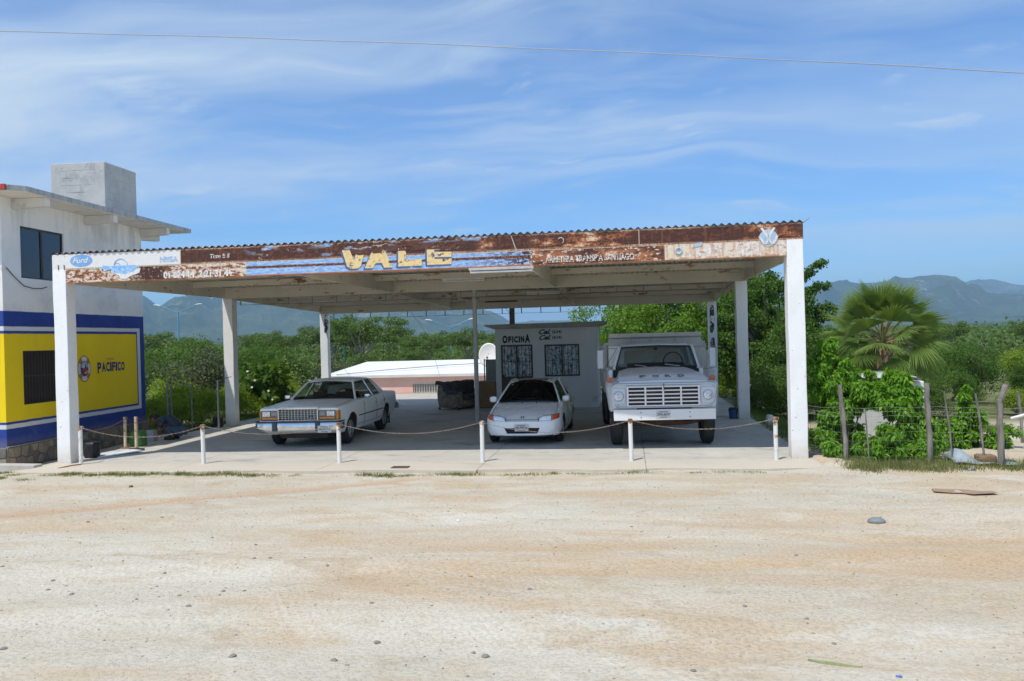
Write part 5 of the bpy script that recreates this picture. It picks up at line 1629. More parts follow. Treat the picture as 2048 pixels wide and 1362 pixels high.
    o.modifiers.new('t', 'SOLIDIFY').thickness = .04
    for s in (-1, 1):
        strut([(s * .925 + .01, 1.73, 1.56), (s * .80 + .045, 2.10, 2.04)], .035, 1.2, P, 'a_pillar', t)
        strut([(s * .93 + .01, 2.98, 1.5), (s * .78 + .045, 2.98, 2.06)], .05, 1.2, P, 'b_pillar', t)
        MB().prism([(1.72, .85), (3.02, .85), (3.02, 1.58), (1.72, 1.56)], 'x', s * .99 - .05, s * .99 + .05).build('cab_door', P, t, bevel=.03)
        MB().grid(quadpatch((s * .955, 1.80, 1.58), (s * .955, 2.93, 1.58), (s * .80 + .045, 2.93, 2.04), (s * .80 + .045, 2.16, 2.04), 4)).build('side_window', TINT, t, recalc=False)
    bx(-.98, .98, 3.0, 3.04, .85, 1.62).box(-.98, -.62, 3.0, 3.04, 1.62, 2.06).box(.68, .98, 3.0, 3.04, 1.62, 2.06).box(-.62, .68, 3.0, 3.04, 1.95, 2.06).build('cab_back', P, t)
    bx(-.93, .93, 1.73, 1.80, 1.0, 1.60).build('firewall', DARKIN, t)
    bx(-.93, .93, 1.8, 3.0, .9, 1.0).build('cab_floor', DARKIN, t)
    wsx = .04
    MB().grid(quadpatch((-.87 + .02, 1.745, 1.605), (.87 + .02, 1.745, 1.605), (.755 + wsx, 2.09, 2.045), (-.755 + wsx, 2.09, 2.045), 12, .04)).build('windshield', TINT, t, smooth=180, recalc=False)
    MB().tube([(-.865, 1.73, 1.605), (0.02, 1.66, 1.60), (.90, 1.73, 1.605), (.80, 2.07, 2.045), (.04, 2.02, 2.065), (-.72, 2.07, 2.045), (-.865, 1.73, 1.605)], .016, 6).build('windshield_seal', BLK, t, smooth=60)
    soft_box(-.85, .88, 1.80, 2.05, 1.50, 1.625, 'dashboard', DARKIN, t, puff=.01)
    MB().torus((.42, 2.10, 1.70), .21, .014, 'y', 24, 6).build('steering_wheel', BLK, t)
    soft_box(-.75, .80, 2.72, 2.9, 1.2, 1.66, 'seat', DARKIN, t, puff=.02)
    bx(-.78, -.62, 1.80, 1.802, 1.615, 1.69).build('sticker', M('sticker_white', (.5, .55, .5), (.4, .5, .5), 12, .6), t)
    bx(-.0, .08, 2.06, 2.10, 1.97, 2.03).build('rear_view_mirror', BLK, t, bevel=.008)
    for x0, x1 in ((-.20, -.46), (.52, .20)):
        MB().tube([(x0, 1.66, 1.615), (x1, 1.70, 1.66)], .007, 5).build('wiper', CHRD, t)
    # big mirrors on tube frames
    for s, x0, x1 in ((1, 1.20, 1.36), (-1, -1.28, -1.14)):
        fr_ = MB()
        xm = (x0 + x1) / 2
        fr_.tube([(s * .84, 1.92, 2.03), (xm + s * .07, 1.90, 2.03), (xm + s * .07, 1.90, 1.56), (s * .99, 1.95, 1.52)], .010, 6)
        fr_.tube([(s * .99, 1.93, 1.42), (xm - s * .02, 1.92, 1.75), (xm, 1.92, 2.0)], .006, 5)
        fr_.build('mirror_frame', CHRD, t, smooth=60)
        bx(xm - .07, xm + .07, 1.905, 1.93, 1.58, 2.0).build('mirror', SIL if s > 0 else M('mirror_back', (.45, .47, .5), (.55, .56, .58), 6, .4, metal=.4), t, bevel=.012)
    # dump body: headboard with a canted top lip, ribbed sides
    bxl, bxr = -1.02, 1.29
    hb2 = MB().prism([(-.985 + .0, .95), (1.255, .95), (1.255, 2.10), (1.20, 2.30), (-.95, 2.32), (-.985, 2.10)], 'y', 3.30, 3.34).build('dump_headboard', PB, t, bevel=.006)
    MB().prism([(3.10, 2.36), (3.13, 2.265), (3.32, 2.225), (3.32, 2.30)], 'x', -.965, 1.215).build('headboard_lip', PB, t, bevel=.008)
    for s, x in ((-1, -1.03), (1, 1.27)):
        sd = bx(x - .02, x + .02, 3.345, 6.6, .95, 2.08).build('dump_side', PB, t, bevel=.006)
        bx(x - .05, x + .05, 3.31, 6.6, 2.082, 2.14).build('top_rail', PB, sd, bevel=.008)
        for k in range(6):
            bx(x + s * .022, x + s * .075, 3.36 + k * .62, 3.46 + k * .62, .95, 2.08).build('side_rib', PB, sd, bevel=.006)
    bx(-1.0, 1.25, 3.36, 6.58, .90, .948).build('dump_floor', PB, t)
    bx(-.985, 1.255, 6.6, 6.64, .92, 2.0).build('tailgate', PB, t)
    for x in (-.42, .42):
        bx(x - .04, x + .04, .12, 6.5, .60, .80).build('frame_rail', UNDER, t)
    RUST = M('axle_rust', (.16, .075, .035), (.09, .05, .03), 6, .9)
    MB().tube([(-.85, .98, .50), (-.55, .98, .44), (.55, .98, .44), (.85, .98, .50)], .05, 8).build('front_axle', RUST, t, smooth=60)
    for x in (-.42, .42):
        MB().prism([(.25, .64), (.98, .52), (1.7, .64), (1.7, .60), (.98, .47), (.25, .60)], 'x', x - .035, x + .035).build('leaf_spring', RUST, t)
    MB().tube([(.2, .5, .55), (.55, .9, .52), (.8, .95, .55)], .02, 6).build('steering_rod', RUST, t)
    bx(-.25, .25, .5, 1.4, .50, .8).build('engine_sump', UNDER, t, bevel=.03)
    wm = wheel_mesh(.50, .235, .26, 'truck')
    for s in (-1, 1):
        put_wheel(t, wm, s * .945 + .02, .98, .50, s)
        for dx_ in (0, .27):
            put_wheel(t, wm, s * (1.0 - dx_) + .02, 5.2, .50, s)
    MB().tube([(-1.16, .62, 1.35), (-1.14, .60, .55)], .007, 5).tube([(-.82, 1.95, 2.05), (-1.16, 1.9, 1.5), (-1.18, .9, .95)], .005, 5).build('aerial_cable', BLK, t)
    return t
truck()
# ------------------------------------------------------------------ plants
def leaf_mat(name, c1, c2, c3, trans=.35):
    m = bpy.data.materials.new(name)
    m.use_nodes = True
    g = NT(m.node_tree)
    nt = m.node_tree
    nt.nodes.remove(nt.nodes['Principled BSDF'])
    isl = g.n('ShaderNodeNewGeometry').outputs['Random Per Island']
    oi = g.n('ShaderNodeObjectInfo').outputs['Random']
    n = g.noise(1.1, 4, g.obj(), .6)
    k = g.add(g.mul(isl, .45), g.add(g.mul(n, .9), g.mul(oi, .25)))
    c = g.mix(g.rng(k, .35, .8), c1, c2)
    c = g.mix(g.rng(isl, .86, 1.0), c, c3)
    d = g.n('ShaderNodeBsdfDiffuse', {'Color': c})
    t = g.n('ShaderNodeBsdfTranslucent', {'Color': g.mix(.5, c, (min(1, c2[0] * 2.2), min(1, c2[1] * 2.0), c2[2] * .8))})
    gl = g.n('ShaderNodeBsdfGlossy', {'Color': (.8, .85, .8), 'Roughness': .6})
    mx1 = g.n('ShaderNodeMixShader', {0: trans, 1: d.outputs[0], 2: t.outputs[0]})
    mx2 = g.n('ShaderNodeMixShader', {0: .015, 1: mx1.outputs[0], 2: gl.outputs[0]})
    nt.links.new(mx2.outputs[0], nt.nodes['Material Output'].inputs[0])
    return m
L_BRIGHT = leaf_mat('leaf_bright', (.080, .170, .018), (.150, .275, .030), (.28, .38, .05))
L_DARK = leaf_mat('leaf_dark', (.045, .105, .018), (.085, .165, .028), (.14, .22, .04))
L_ACACIA = leaf_mat('leaf_acacia', (.070, .125, .032), (.115, .185, .050), (.16, .22, .07))
L_YELLOW = leaf_mat('leaf_yellowgreen', (.120, .215, .018), (.21, .310, .030), (.36, .38, .05))
L_VINE = leaf_mat('leaf_vine', (.065, .180, .012), (.150, .320, .026), (.27, .42, .05))
L_PALM = leaf_mat('leaf_palm', (.095, .165, .034), (.160, .240, .055), (.22, .29, .08), .3)
L_GREY = leaf_mat('leaf_grey', (.075, .105, .055), (.11, .14, .075), (.14, .15, .09))
BARK = M('bark_pale', (.34, .31, .27), (.24, .21, .18), 6, .95, bump=.5, stretch=(1, 1, .3))
BARKD = M('bark_dark', (.12, .095, .07), (.18, .15, .12), 6, .95, bump=.5, stretch=(1, 1, .3))

def leaves_mesh(name, mat, centers, radii, n, size, rs, droop=0.0, long=1.0, flat=1.0, shell_=.35, up=.35):
    """n leaf-sized folded faces spread over clumps (centers, radii)"""
    rs = np.random.RandomState(rs)
    cen = np.array(centers, float)
    rad = np.array(radii, float)
    w = rad ** 2
    ci = rs.choice(len(cen), n, p=w / w.sum())
    d = rs.normal(size=(n, 3))
    d /= np.linalg.norm(d, axis=1)[:, None]
    r = rad[ci] * (shell_ + (1 - shell_) * rs.rand(n) ** .5) * rs.uniform(.75, 1.12, n)
    pos = cen[ci] + d * r[:, None] * np.array([1, 1, flat])
    # leaf frame
    nrm = d * .6 + rs.normal(size=(n, 3)) * .65 + np.array([0, 0, up])
    nrm /= np.linalg.norm(nrm, axis=1)[:, None]
    ax = rs.normal(size=(n, 3))
    ax[:, 2] -= droop * 2.2
    ax -= nrm * (ax * nrm).sum(1)[:, None]
    ax /= np.linalg.norm(ax, axis=1)[:, None]
    sd = np.cross(nrm, ax)
    s = size * rs.uniform(.6, 1.35, n)
    a = ax * (s * long)[:, None]
    b_ = sd * (s * .42)[:, None]
    tip = pos + a
    midp = pos + a * .5
    fold = nrm * (s * .10)[:, None]
    V = np.stack([pos, midp + b_ + fold, tip - np.array([0, 0, 1]) * (s * droop * .5)[:, None], midp - b_ + fold], 1).reshape(-1, 3)
    me = bpy.data.meshes.new(name)
    me.vertices.add(len(V))
    me.vertices.foreach_set('co', V.ravel())
    me.loops.add(n * 4)
    me.loops.foreach_set('vertex_index', np.arange(n * 4, dtype=np.int32))
    me.polygons.add(n)
    me.polygons.foreach_set('loop_start', np.arange(0, n * 4, 4, dtype=np.int32))
    me.polygons.foreach_set('loop_total', np.full(n, 4, dtype=np.int32))
    me.update(calc_edges=True)
    me.materials.append(mat)
    return me
def tree_mesh(seed, h, crown_r, crown_h, n_leaf, leaf, lmat, bmat, trunk_r=.12, n_limb=6, flat=.8, base=.3, umbrella=False, droop=.1, long=1.0, sub=3, csize=(.26, .42)):
    """returns (trunk mesh, crown mesh); limbs end in the leaf clumps"""
    r = random.Random(seed)
    mb = MB()
    cent, rad = [], []
    zc = h - crown_h * .5
    mb.tube([(0, 0, -.3), (r.uniform(-.05, .05) * h, r.uniform(-.05, .05) * h, h * base * .6), (r.uniform(-.08, .08) * h, r.uniform(-.08, .08) * h, h * base)], [trunk_r * 1.3, trunk_r, trunk_r * .8], 8)
    top = Vector(mb.v[-1])
    fork = Vector((top.x, top.y, h * base * .95))
    for i in range(n_limb):
        a = 2 * math.pi * (i + r.uniform(-.3, .3)) / n_limb
        el = r.uniform(.1, .95) if not umbrella else r.uniform(.55, .95)
        e = Vector((math.cos(a) * crown_r * r.uniform(.35, .75), math.sin(a) * crown_r * r.uniform(.35, .75), zc + crown_h * (el - .5) * .8))
        if i == 0: e = Vector((r.uniform(-.2, .2) * crown_r, r.uniform(-.2, .2) * crown_r, h - crown_h * .22))
        midp = fork.lerp(e, .5) + Vector((r.uniform(-.12, .12), r.uniform(-.12, .12), r.uniform(-.05, .12))) * crown_r
        mb.tube([fork, midp, e], [trunk_r * .55, trunk_r * .35, trunk_r * .16], 6)
        for j in range(sub):
            s0 = midp.lerp(e, r.uniform(.1, 1))
            dd = Vector((r.uniform(-1, 1), r.uniform(-1, 1), r.uniform(-.45, .75) * (.4 if umbrella else 1)))
            q_ = s0 + dd.normalized() * crown_r * r.uniform(.25, .5)
            q_.z = min(q_.z, h - .05 * crown_h)
            mb.tube([s0, s0.lerp(q_, .5) + Vector((0, 0, .03 * crown_r)), q_], [trunk_r * .16, trunk_r * .10, trunk_r * .04], 5)
            cent.append(q_)
            rad.append(crown_r * r.uniform(*csize))
        cent.append(e)
        rad.append(crown_r * r.uniform(*csize))
    t = mb.mesh('trunk', bmat, smooth=60)
    c = leaves_mesh('crown', lmat, cent, rad, n_leaf, leaf, seed, droop, long, flat, .3)
    return t, c
_tree_n = {}
def place_tree(meshes, name, label, cat, x, y, s=1.0, rz=0.0, group=None, z=None, sz=None):
    t = thing(name, label, cat, (x, y, gh(x, y) - .02 if z is None else z), rz, group, (s, s, sz or s))
    share('trunk', meshes[0], t)
    share('crown', meshes[1], t)
    return t
# leafy bright trees behind the truck and right of the canopy (close)
T_big = [tree_mesh(11 + k, 5.2, 2.5, 4.4, 15000, .105, L_BRIGHT, BARKD, .13, 9, .85, .16, droop=.25, sub=5, csize=(.18, .32)) for k in range(3)]
T_dark = [tree_mesh(31 + k, 3.6, 1.9, 3.2, 9000, .085, L_DARK, BARKD, .09, 8, .85, .12, sub=4, csize=(.2, .36)) for k in range(2)]
T_aca = [tree_mesh(51 + k, 5.0, 3.0, 2.6, 7000, .15, L_ACACIA, BARK, .13, 8, .45, .36, True, sub=5, csize=(.16, .28)) for k in range(3)]
T_shrub = [tree_mesh(71 + k, 1.9, 1.25, 1.8, 5200, .075, L_YELLOW, BARKD, .04, 8, .9, .08, sub=4, csize=(.22, .4)) for k in range(2)]
T_bush = [tree_mesh(81 + k, 2.4, 1.9, 2.1, 5200, .11, L_ACACIA, BARKD, .06, 8, .8, .1, sub=4, csize=(.22, .38)) for k in range(2)]
T_grey = [tree_mesh(91 + k, 2.2, 1.6, 1.8, 4200, .09, L_GREY, BARK, .05, 8, .8, .12, sub=4, csize=(.2, .34)) for k in range(1)]

# one tree with its own outline whose branches reach out right of the column
def open_tree():
    r = random.Random(5)
    mb = MB()
    cent, rad = [], []
    base = Vector((0, 0, -.3))
    mb.tube([base, (.1, 0, .9), (.2, .1, 1.6)], [.16, .13, .11], 8)
    f = Vector((.2, .1, 1.6))
    tips = [(-.3, -.2, 5.7), (-1.8, -.2, 5.2), (-2.6, .4, 4.0), (-.9, .6, 4.7), (.5, .4, 4.9), (.7, -.5, 3.9), (-1.3, -.5, 3.4), (-.2, .6, 3.1), (-1.0, .1, 2.2), (.5, -.4, 2.3), (-2.3, -.4, 2.4), (-1.4, .1, 4.4), (.9, .2, 3.2), (.2, -.2, 1.7), (-1.6, .2, 1.5)]
    for t in tips:
        e = Vector(t)
        mid_ = f.lerp(e, .5) + Vector((r.uniform(-.25, .25), r.uniform(-.25, .25), .1))
        mb.tube([f, mid_, e], [.06, .04, .012], 6)
        for j in range(7):
            s0 = mid_.lerp(e, r.uniform(0, 1))
            q_ = s0 + Vector((r.uniform(-1, 1), r.uniform(-1, 1), r.uniform(-.6, .7))).normalized() * r.uniform(.35, .8)
            mb.tube([s0, q_], [.012, .004], 4)
            cent.append(q_); rad.append(r.uniform(.20, .42))
    # long bare-ended sprays on the right side
    for e, m_ in (((2.0, 0, 5.35), (1.0, 0, 4.6)), ((2.15, .1, 4.55), (1.2, 0, 4.1)), ((2.3, .2, 3.75), (1.3, 0, 3.4)), ((2.55, 0, 3.5), (1.5, .1, 3.1)), ((1.8, .1, 3.0), (1.0, 0, 2.7)), ((1.3, 0, 5.0), (.8, 0, 4.3)), ((1.9, 0, 2.5), (1.0, 0, 2.2)), ((1.5, -.2, 4.1), (.8, 0, 3.6)), ((1.6, .3, 2.0), (.9, 0, 1.8)), ((1.5, -.3, 3.3), (.8, 0, 2.9))):
        mb.tube([f, m_, e], [.05, .03, .006], 6)
        for j in range(11):
            k = .15 + .85 * j / 10
            p = Vector(m_).lerp(Vector(e), k)
            cent.append(p + Vector((r.uniform(-.1, .1), r.uniform(-.1, .1), r.uniform(-.12, .1)))); rad.append(r.uniform(.14, .27))
    t = mb.mesh('trunk', BARKD, smooth=60)
    c = leaves_mesh('crown', L_DARK, cent, rad, 30000, .09, 6, .3, 1.0, .8, .15)
    return t, c
place_tree(open_tree(), 'open_tree', 'tall dark green tree with loose sprays reaching out right of the front right column', 'tree', 9.5, 17.3)

spots = [(5.6, 19.6, 1.02, 'bright green leafy tree rising behind the dump truck bed'), (3.6, 21.5, .82, 'bright green tree spreading over the right end of the office roof'), (7.7, 21.0, 1.05, 'leafy green tree between the two right rear columns'), (9.0, 23.5, 1.12, 'tall green tree behind the tar-stained rear column')]
for i, (x, y, s, lb) in enumerate(spots):
    place_tree(T_big[i % 3], 'leafy_tree', lb, 'tree', x, y, s, i * 1.7, 'leafy trees behind the canopy')
darks = [(9.7, 12.8, .86, 'dark bushy tree beside the middle right column'), (8.9, 9.6, .52, 'dark shrub at the right edge of the slab'), (11.6, 14.5, .72, 'dark tree left of the fan palm'), (10.8, 9.2, .66, 'dark bush behind the vine shrubs left of the palm'), (13.2, 12.5, .56, 'dark green tree behind the palm fronds'), (15.6, 14.2, .58, 'dark green tree right of the palm'), (18.2, 13.2, .60, 'dark tree near the right edge of the picture'), (20.4, 16.0, .84, 'tallest dark tree at the right edge of the picture'), (16.6, 18.5, .66, 'dark tree further back right of the palm'), (13.6, 18.0, .62, 'dark tree further back behind the palm')]
for i, (x, y, s, lb) in enumerate(darks):
    place_tree(T_dark[i % 2], 'dark_tree', lb, 'tree', x, y, s, i * 2.1, 'dark trees right of the canopy')
# pale dead branches in the scrub at the right
db = MB().tube([(19.0, 11.2, .3), (19.4, 11.3, 1.0), (19.9, 11.2, 1.3), (20.3, 11.4, 1.9)], [.05, .04, .03, .012], 6).tube([(19.4, 11.3, 1.0), (19.3, 11.0, 1.5), (19.0, 11.0, 2.0)], [.03, .02, .008], 5).tube([(18.2, 11.3, .2), (18.6, 11.3, .8), (18.4, 11.2, 1.5)], [.03, .02, .008], 5).build('dead_branch', BARK, None, smooth=60)
tag(db, 'bare pale dead branches sticking out of the scrub at far right', 'branch')

# left background: acacias on the skyline
r = random.Random(21)
acas = [(-43, 64, .80, 'acacia at the left end of the skyline beside the bar wall'), (-36, 58, .66, None), (-31, 62, .76, None), (-26.5, 55, .68, None), (-23, 60, .84, 'spreading acacia with pale limbs left of the left rear column'), (-19.5, 56, .74, None), (-17.2, 52, .92, 'lone taller acacia just left of the left rear column'), (-29, 70, .8, None), (-20, 68, .8, None), (-13.5, 58, .62, None), (-9.5, 56, .68, None), (-6.2, 60, .62, None), (-2.5, 58, .55, None), (1.5, 60, .50, None), (-4.2, 50, .5, None), (-11.6, 50, .62, None), (22, 58, .5, None), (27, 52, .55, None), (31, 60, .6, None), (36, 55, .6, None), (41, 60, .65, None), (17, 60, .45, None)]
for i, (x, y, s, lb) in enumerate(acas):
    place_tree(T_aca[i % 3], 'acacia_tree', lb or ('acacia tree on the skyline ' + ('left of the second left column' if x < -27 else 'between the two left columns' if x < -16 else 'above the pink house roof' if x < 0 else 'right of the canopy')), 'tree', x, y, s * 1.12, i * 1.3, 'acacia trees along the skyline', sz=s * 1.12)
# thicket of mid-distance bushes
mids = []
rr = random.Random(4)
def clear_of_view(x, y):
    if -10.4 < x < 1.0 and 15 < y < 29: return False
    return True
while len(mids) < 74:
    y = rr.uniform(24, 52)
    k = (y + 15.8)
    x = rr.choice([rr.uniform(-.78, -.15), rr.uniform(-.75, -.35), rr.uniform(.22, .62), rr.uniform(-.15, .22)]) * k
    if clear_of_view(x, y) and all((x - a) ** 2 + (y - b_) ** 2 > 3.2 for a, b_, _ in mids):
        mids.append((x, y, rr.uniform(.62, 1.05)))
for i, (x, y, s) in enumerate(mids):
    me2 = [T_bush[0], T_bush[1], T_shrub[0], T_aca[1], T_grey[0], T_dark[1], T_shrub[1]][i % 7]
    kd = ['rounded mid green', 'spreading mid green', 'yellow-green', 'flat-topped', 'greyish thorny', 'dark green', 'bright yellow-green'][i % 7]
    place_tree(me2, 'scrub_bush', '%s bush in the scrub %s' % (kd, 'left of the pink house' if x < -9 else 'behind the pink house and office' if x < 6 else 'right of the canopy'), 'bush', x, y, s * (.6 if me2 is T_dark[1] else .52 if me2 is T_aca[1] else .9), i * .9, 'bushes of the scrub behind the canopy')
# nearer thicket left, between the bar and the second column
near = [(-10.6, 12.6, 1.10, 'g'), (-12.6, 14.2, 1.0, 'y'), (-9.2, 14.5, .95, 'y'), (-11.4, 17.5, .8, 'd'), (-14.5, 19.5, .9, 'd'), (-16.8, 22.5, 1.2, 'b'), (-13.2, 23.0, .85, 'd'), (-11.2, 21.0, 1.0, 'b'), (-19.5, 26.0, 1.2, 'b'), (-17.4, 19.0, .85, 'd'), (-10.4, 24.5, 1.0, 'g')]
for i, (x, y, s, k) in enumerate(near):
    me2 = {'y': T_shrub[i % 2], 'd': T_dark[i % 2], 'b': T_bush[i % 2], 'g': T_grey[0]}[k]
    place_tree(me2, 'thicket_bush', {'y': 'yellow-green', 'd': 'dark green', 'b': 'mid green', 'g': 'greyish thorny'}[k] + [' bush behind the far end of the bar wall', ' bush behind the left post of the pipe gate', ' bush just left of the second left column', ' bush in the middle of the thicket behind the gate', ' bush further back left of the gate', ' bush seen above the gate frame', ' bush behind the flowering shrub', ' bush just left of the pink house', ' bush furthest back beside the bar wall', ' bush in the back row behind the gate', ' bush at the left corner of the pink house roof'][i], 'bush', x, y, s, i * 1.1, 'thicket between the bar and the pink house: ' + {'y': 'yellow-green', 'd': 'dark', 'b': 'mid green', 'g': 'greyish'}[k])
yel = [(-9.6, 7.7, .62, 'yellow-green bush right behind the far end of the bar'), (-8.75, 8.3, .70, 'bright yellow-green bush behind the pipe gate, nearest the slab'), (-8.5, 10.0, .72, 'bright yellow-green bush left of the second column'), (-10.2, 9.6, .80, 'tall yellow-green bush between bar and gate'), (-8.15, 11.6, .48, 'low yellow-green bush right of the second column'), (-7.9, 13.6, .50, 'low light green bush behind the flowering shrub')]
for i, (x, y, s, lb) in enumerate(yel):
    place_tree(T_shrub[i % 2], 'light_green_bush', lb, 'bush', x, y, s, i * 2.3, 'light green bushes beside the slab')
# flowering shrub with big leaves and white blossoms
fl_t, fl_c = tree_mesh(101, 1.75, .95, 1.6, 1700, .17, L_DARK, BARKD, .05, 8, .9, .1, droop=.1, long=1.3, sub=3, csize=(.28, .42))
t = place_tree((fl_t, fl_c), 'flowering_shrub', 'glossy dark shrub with white blossoms beside the second left column', 'shrub', -8.3, 11.9, 1.08)
fr = random.Random(8)
fm = MB()
for k in range(5):
    a = 2 * math.pi * k / 5
    fm.face([(0, 0, 0), (.035 * math.cos(a - .5), .035 * math.sin(a - .5), .01), (.06 * math.cos(a), .06 * math.sin(a), .015), (.035 * math.cos(a + .5), .035 * math.sin(a + .5), .01)])
flower = fm.mesh('blossom', M('petal_white', (.82, .80, .72), None, 4, .6), recalc=False)
for i in range(11):
    a = fr.uniform(-2.6, -.2)
    z = fr.uniform(.5, 1.6)
    share('blossom', flower, t, (math.cos(a) * 1.02, math.sin(a) * 1.0, z), (fr.uniform(.6, 1.4), 0, a + math.pi / 2), (.75, .75, .75))

# far scrub woodland that reads as one mass
rs = np.random.RandomState(12)
cen, rad = [], []
for _ in range(3600):
    y = 62 + 900 * rs.rand() ** 2.2
    x = rs.uniform(-.78, .66) * (y + 16)
    rr_ = rs.uniform(1.1, 2.3) * (1 + y / 900)
    cen.append((x, y, gh(x, y) + rr_ * .55 + rs.uniform(0, .8)))
    rad.append(rr_)
me2 = leaves_mesh('far_scrub', L_ACACIA, cen, rad, 300000, .30, 13, 0, 1.0, .75, .6)
fs = bpy.data.objects.new('far_scrub', me2)
COL.objects.link(fs)
tag(fs, 'scrub woodland running to the foot of the mountains', 'woodland', kind='stuff')

# ------------------------------------------------------------------ fan palm
def frond_mesh(seed, r, n=42, spread=2.25, droop=.25, fold=.35):
    """fan leaf: petiole along +x then a pleated fan of pointed segments"""
    rp = random.Random(seed)
    mb = MB()
    L = .72
    pet = [(0, 0, 0), (L * .35, 0, .06), (L * .75, 0, .06), (L, 0, .02)]
    mb.tube(pet, [.022, .016, .013, .012], 5, 1)
    hub = Vector((L, 0, .02))
    web = .52 * r
    def pt(a, d, up):
        x = math.cos(a) * d
        y = math.sin(a) * d
        z = -fold * (abs(y) ** 1.3) / r * .6 - droop * (d / r) ** 2.4 * .5 * r + up
        return hub + Vector((x, y, z))
    for i in range(n):
        a0 = -spread / 2 + spread * i / n
        a1 = -spread / 2 + spread * (i + 1) / n
        am = (a0 + a1) / 2
        ln = r * (1 - .18 * (abs(am) / (spread / 2)) ** 2) * rp.uniform(.93, 1.05)
        pl = .018
        # webbed inner part
        mb.face([hub, pt(a0, web, 0), pt(am, web * 1.02, pl), ])
        mb.face([hub, pt(am, web * 1.02, pl), pt(a1, web, 0)])
        # free pointed tips
        dj = rp.uniform(-.02, .02)
        hang_ = rp.uniform(0, .10) * (1 if rp.random() < .35 else .2)
        m1 = pt(am + dj, ln * .84, 0) - Vector((0, 0, hang_ * .4))
        wv = (pt(a1, web, 0) - pt(a0, web, 0)) * .27
        mb.face([pt(a0, web, 0), m1 - wv, pt(am, web, pl)])
        mb.face([pt(am, web, pl), m1 + wv, pt(a1, web, 0)])
        mb.face([pt(am, web, pl), m1 - wv, m1 + wv])
        tip = pt(am + dj * 1.5, ln, 0) - Vector((0, 0, hang_))
        mb.face([m1 - wv, tip, m1 + wv])
    return mb.mesh('frond', [L_PALM, M('petiole_green', (.16, .20, .06), (.22, .18, .07), 5, .6)], recalc=False)
fmesh = [frond_mesh(1, .78), frond_mesh(2, .88, droop=.5, fold=.5), frond_mesh(3, .74, droop=.9, fold=.7)]
palm = thing('fan_palm', 'fan palm with a broad round head of pleated green fronds behind the vine-covered shack', 'palm tree', (9.88, 4.0, gh(9.88, 4.0)))
pt_ = MB()
pz = [0, .4, .8, 1.1, 1.4, 1.7, 1.95, 2.15]
pt_.tube([(0.02 * math.sin(z * 3), 0, z - .1) for z in pz], [.17, .15, .14, .14, .155, .15, .13, .08], 12)
pt_.build('trunk', M('palm_trunk', (.20, .13, .08), (.30, .19, .12), 9, .95, bump=.8, bsc=25, stretch=(1, 1, 2.5)), palm, smooth=70)
rp = random.Random(17)
for i in range(22):       # old leaf bases
    a = i * 2.4
    z = 1.15 + i * .042
    MB().prism([(-.03, 0), (.03, 0), (.018, .2), (-.018, .2)], 'y', -.008, .008).build('leaf_base', M('leaf_base_brown', (.28, .16, .09), (.20, .10, .06), 7, .9), palm, loc=(.13 * math.cos(a), .13 * math.sin(a), z), rot=(.45 * math.sin(a) * 1, .45 * math.cos(a), a))
NF = 42
for i in range(NF):
    az = i * 2.39996 + rp.uniform(-.2, .2)
    k = i / (NF - 1)
    el = 1.45 - 1.95 * k ** .9 + rp.uniform(-.10, .10)
    me_ = fmesh[0] if k < .45 else fmesh[1] if k < .75 else fmesh[2]
    o = share('frond', me_, palm, (0, 0, 1.98 + .16 * (1 - k)))
    roll_ = rp.uniform(-.5, .5)
    # frond x axis points outwards at elevation el
    o.rotation_euler = (Matrix.Rotation(az, 3, 'Z') @ Matrix.Rotation(-el, 3, 'Y') @ Matrix.Rotation(roll_, 3, 'X')).to_euler()
    s = rp.uniform(.86, 1.06)
    o.scale = (s, s, s)
# a few dry hanging fronds below
DRY = leaf_mat('leaf_dry', (.24, .19, .10), (.32, .25, .13), (.4, .32, .18), .2)
dry = fmesh[2].copy(); dry.materials[0] = DRY; dry.name = 'dry_frond'
for i in range(6):
    az = i * 1.05 + .4
    o = share('frond', dry if i % 2 else fmesh[2], palm, (0, 0, 1.75))
    o.rotation_euler = (Matrix.Rotation(az, 3, 'Z') @ Matrix.Rotation(1.05, 3, 'Y')).to_euler()
    o.scale = (.8, .8, .8)

# ------------------------------------------------------------------ vine shrubs by the fence
def vine(name, label, x, y, boxes, n, seed, size=.050):
    """boxes: ellipsoid clumps (dx, dy, z, r)"""
    t = thing(name, label, 'shrub', (x, y, gh(x, y)), 0, 'leafy vine shrubs along the wire fence')
    r_v = random.Random(seed)
    cent, rad = [], []
    st_ = MB()
    for dx, dy, z, rr_ in boxes:
        for _ in range(9):
            p = Vector((dx + r_v.gauss(0, .42) * rr_, dy + r_v.gauss(0, .42) * rr_, max(.08, z + r_v.gauss(0, .45) * rr_)))
            cent.append(p); rad.append(rr_ * r_v.uniform(.28, .48))
        st_.tube([(dx * .4, dy * .4, 0), (dx * .7, dy * .7, z * .5), (dx, dy, z)], [.02, .015, .006], 5)
    st_.build('stems', M('green_stem', (.10, .11, .04), (.13, .10, .06), 6, .8), t)
    me_ = leaves_mesh('foliage', L_VINE, cent, rad, n, size, seed, .75, 1.9, 1.0, .2, .25)
    share('foliage', me_, t)
    return t
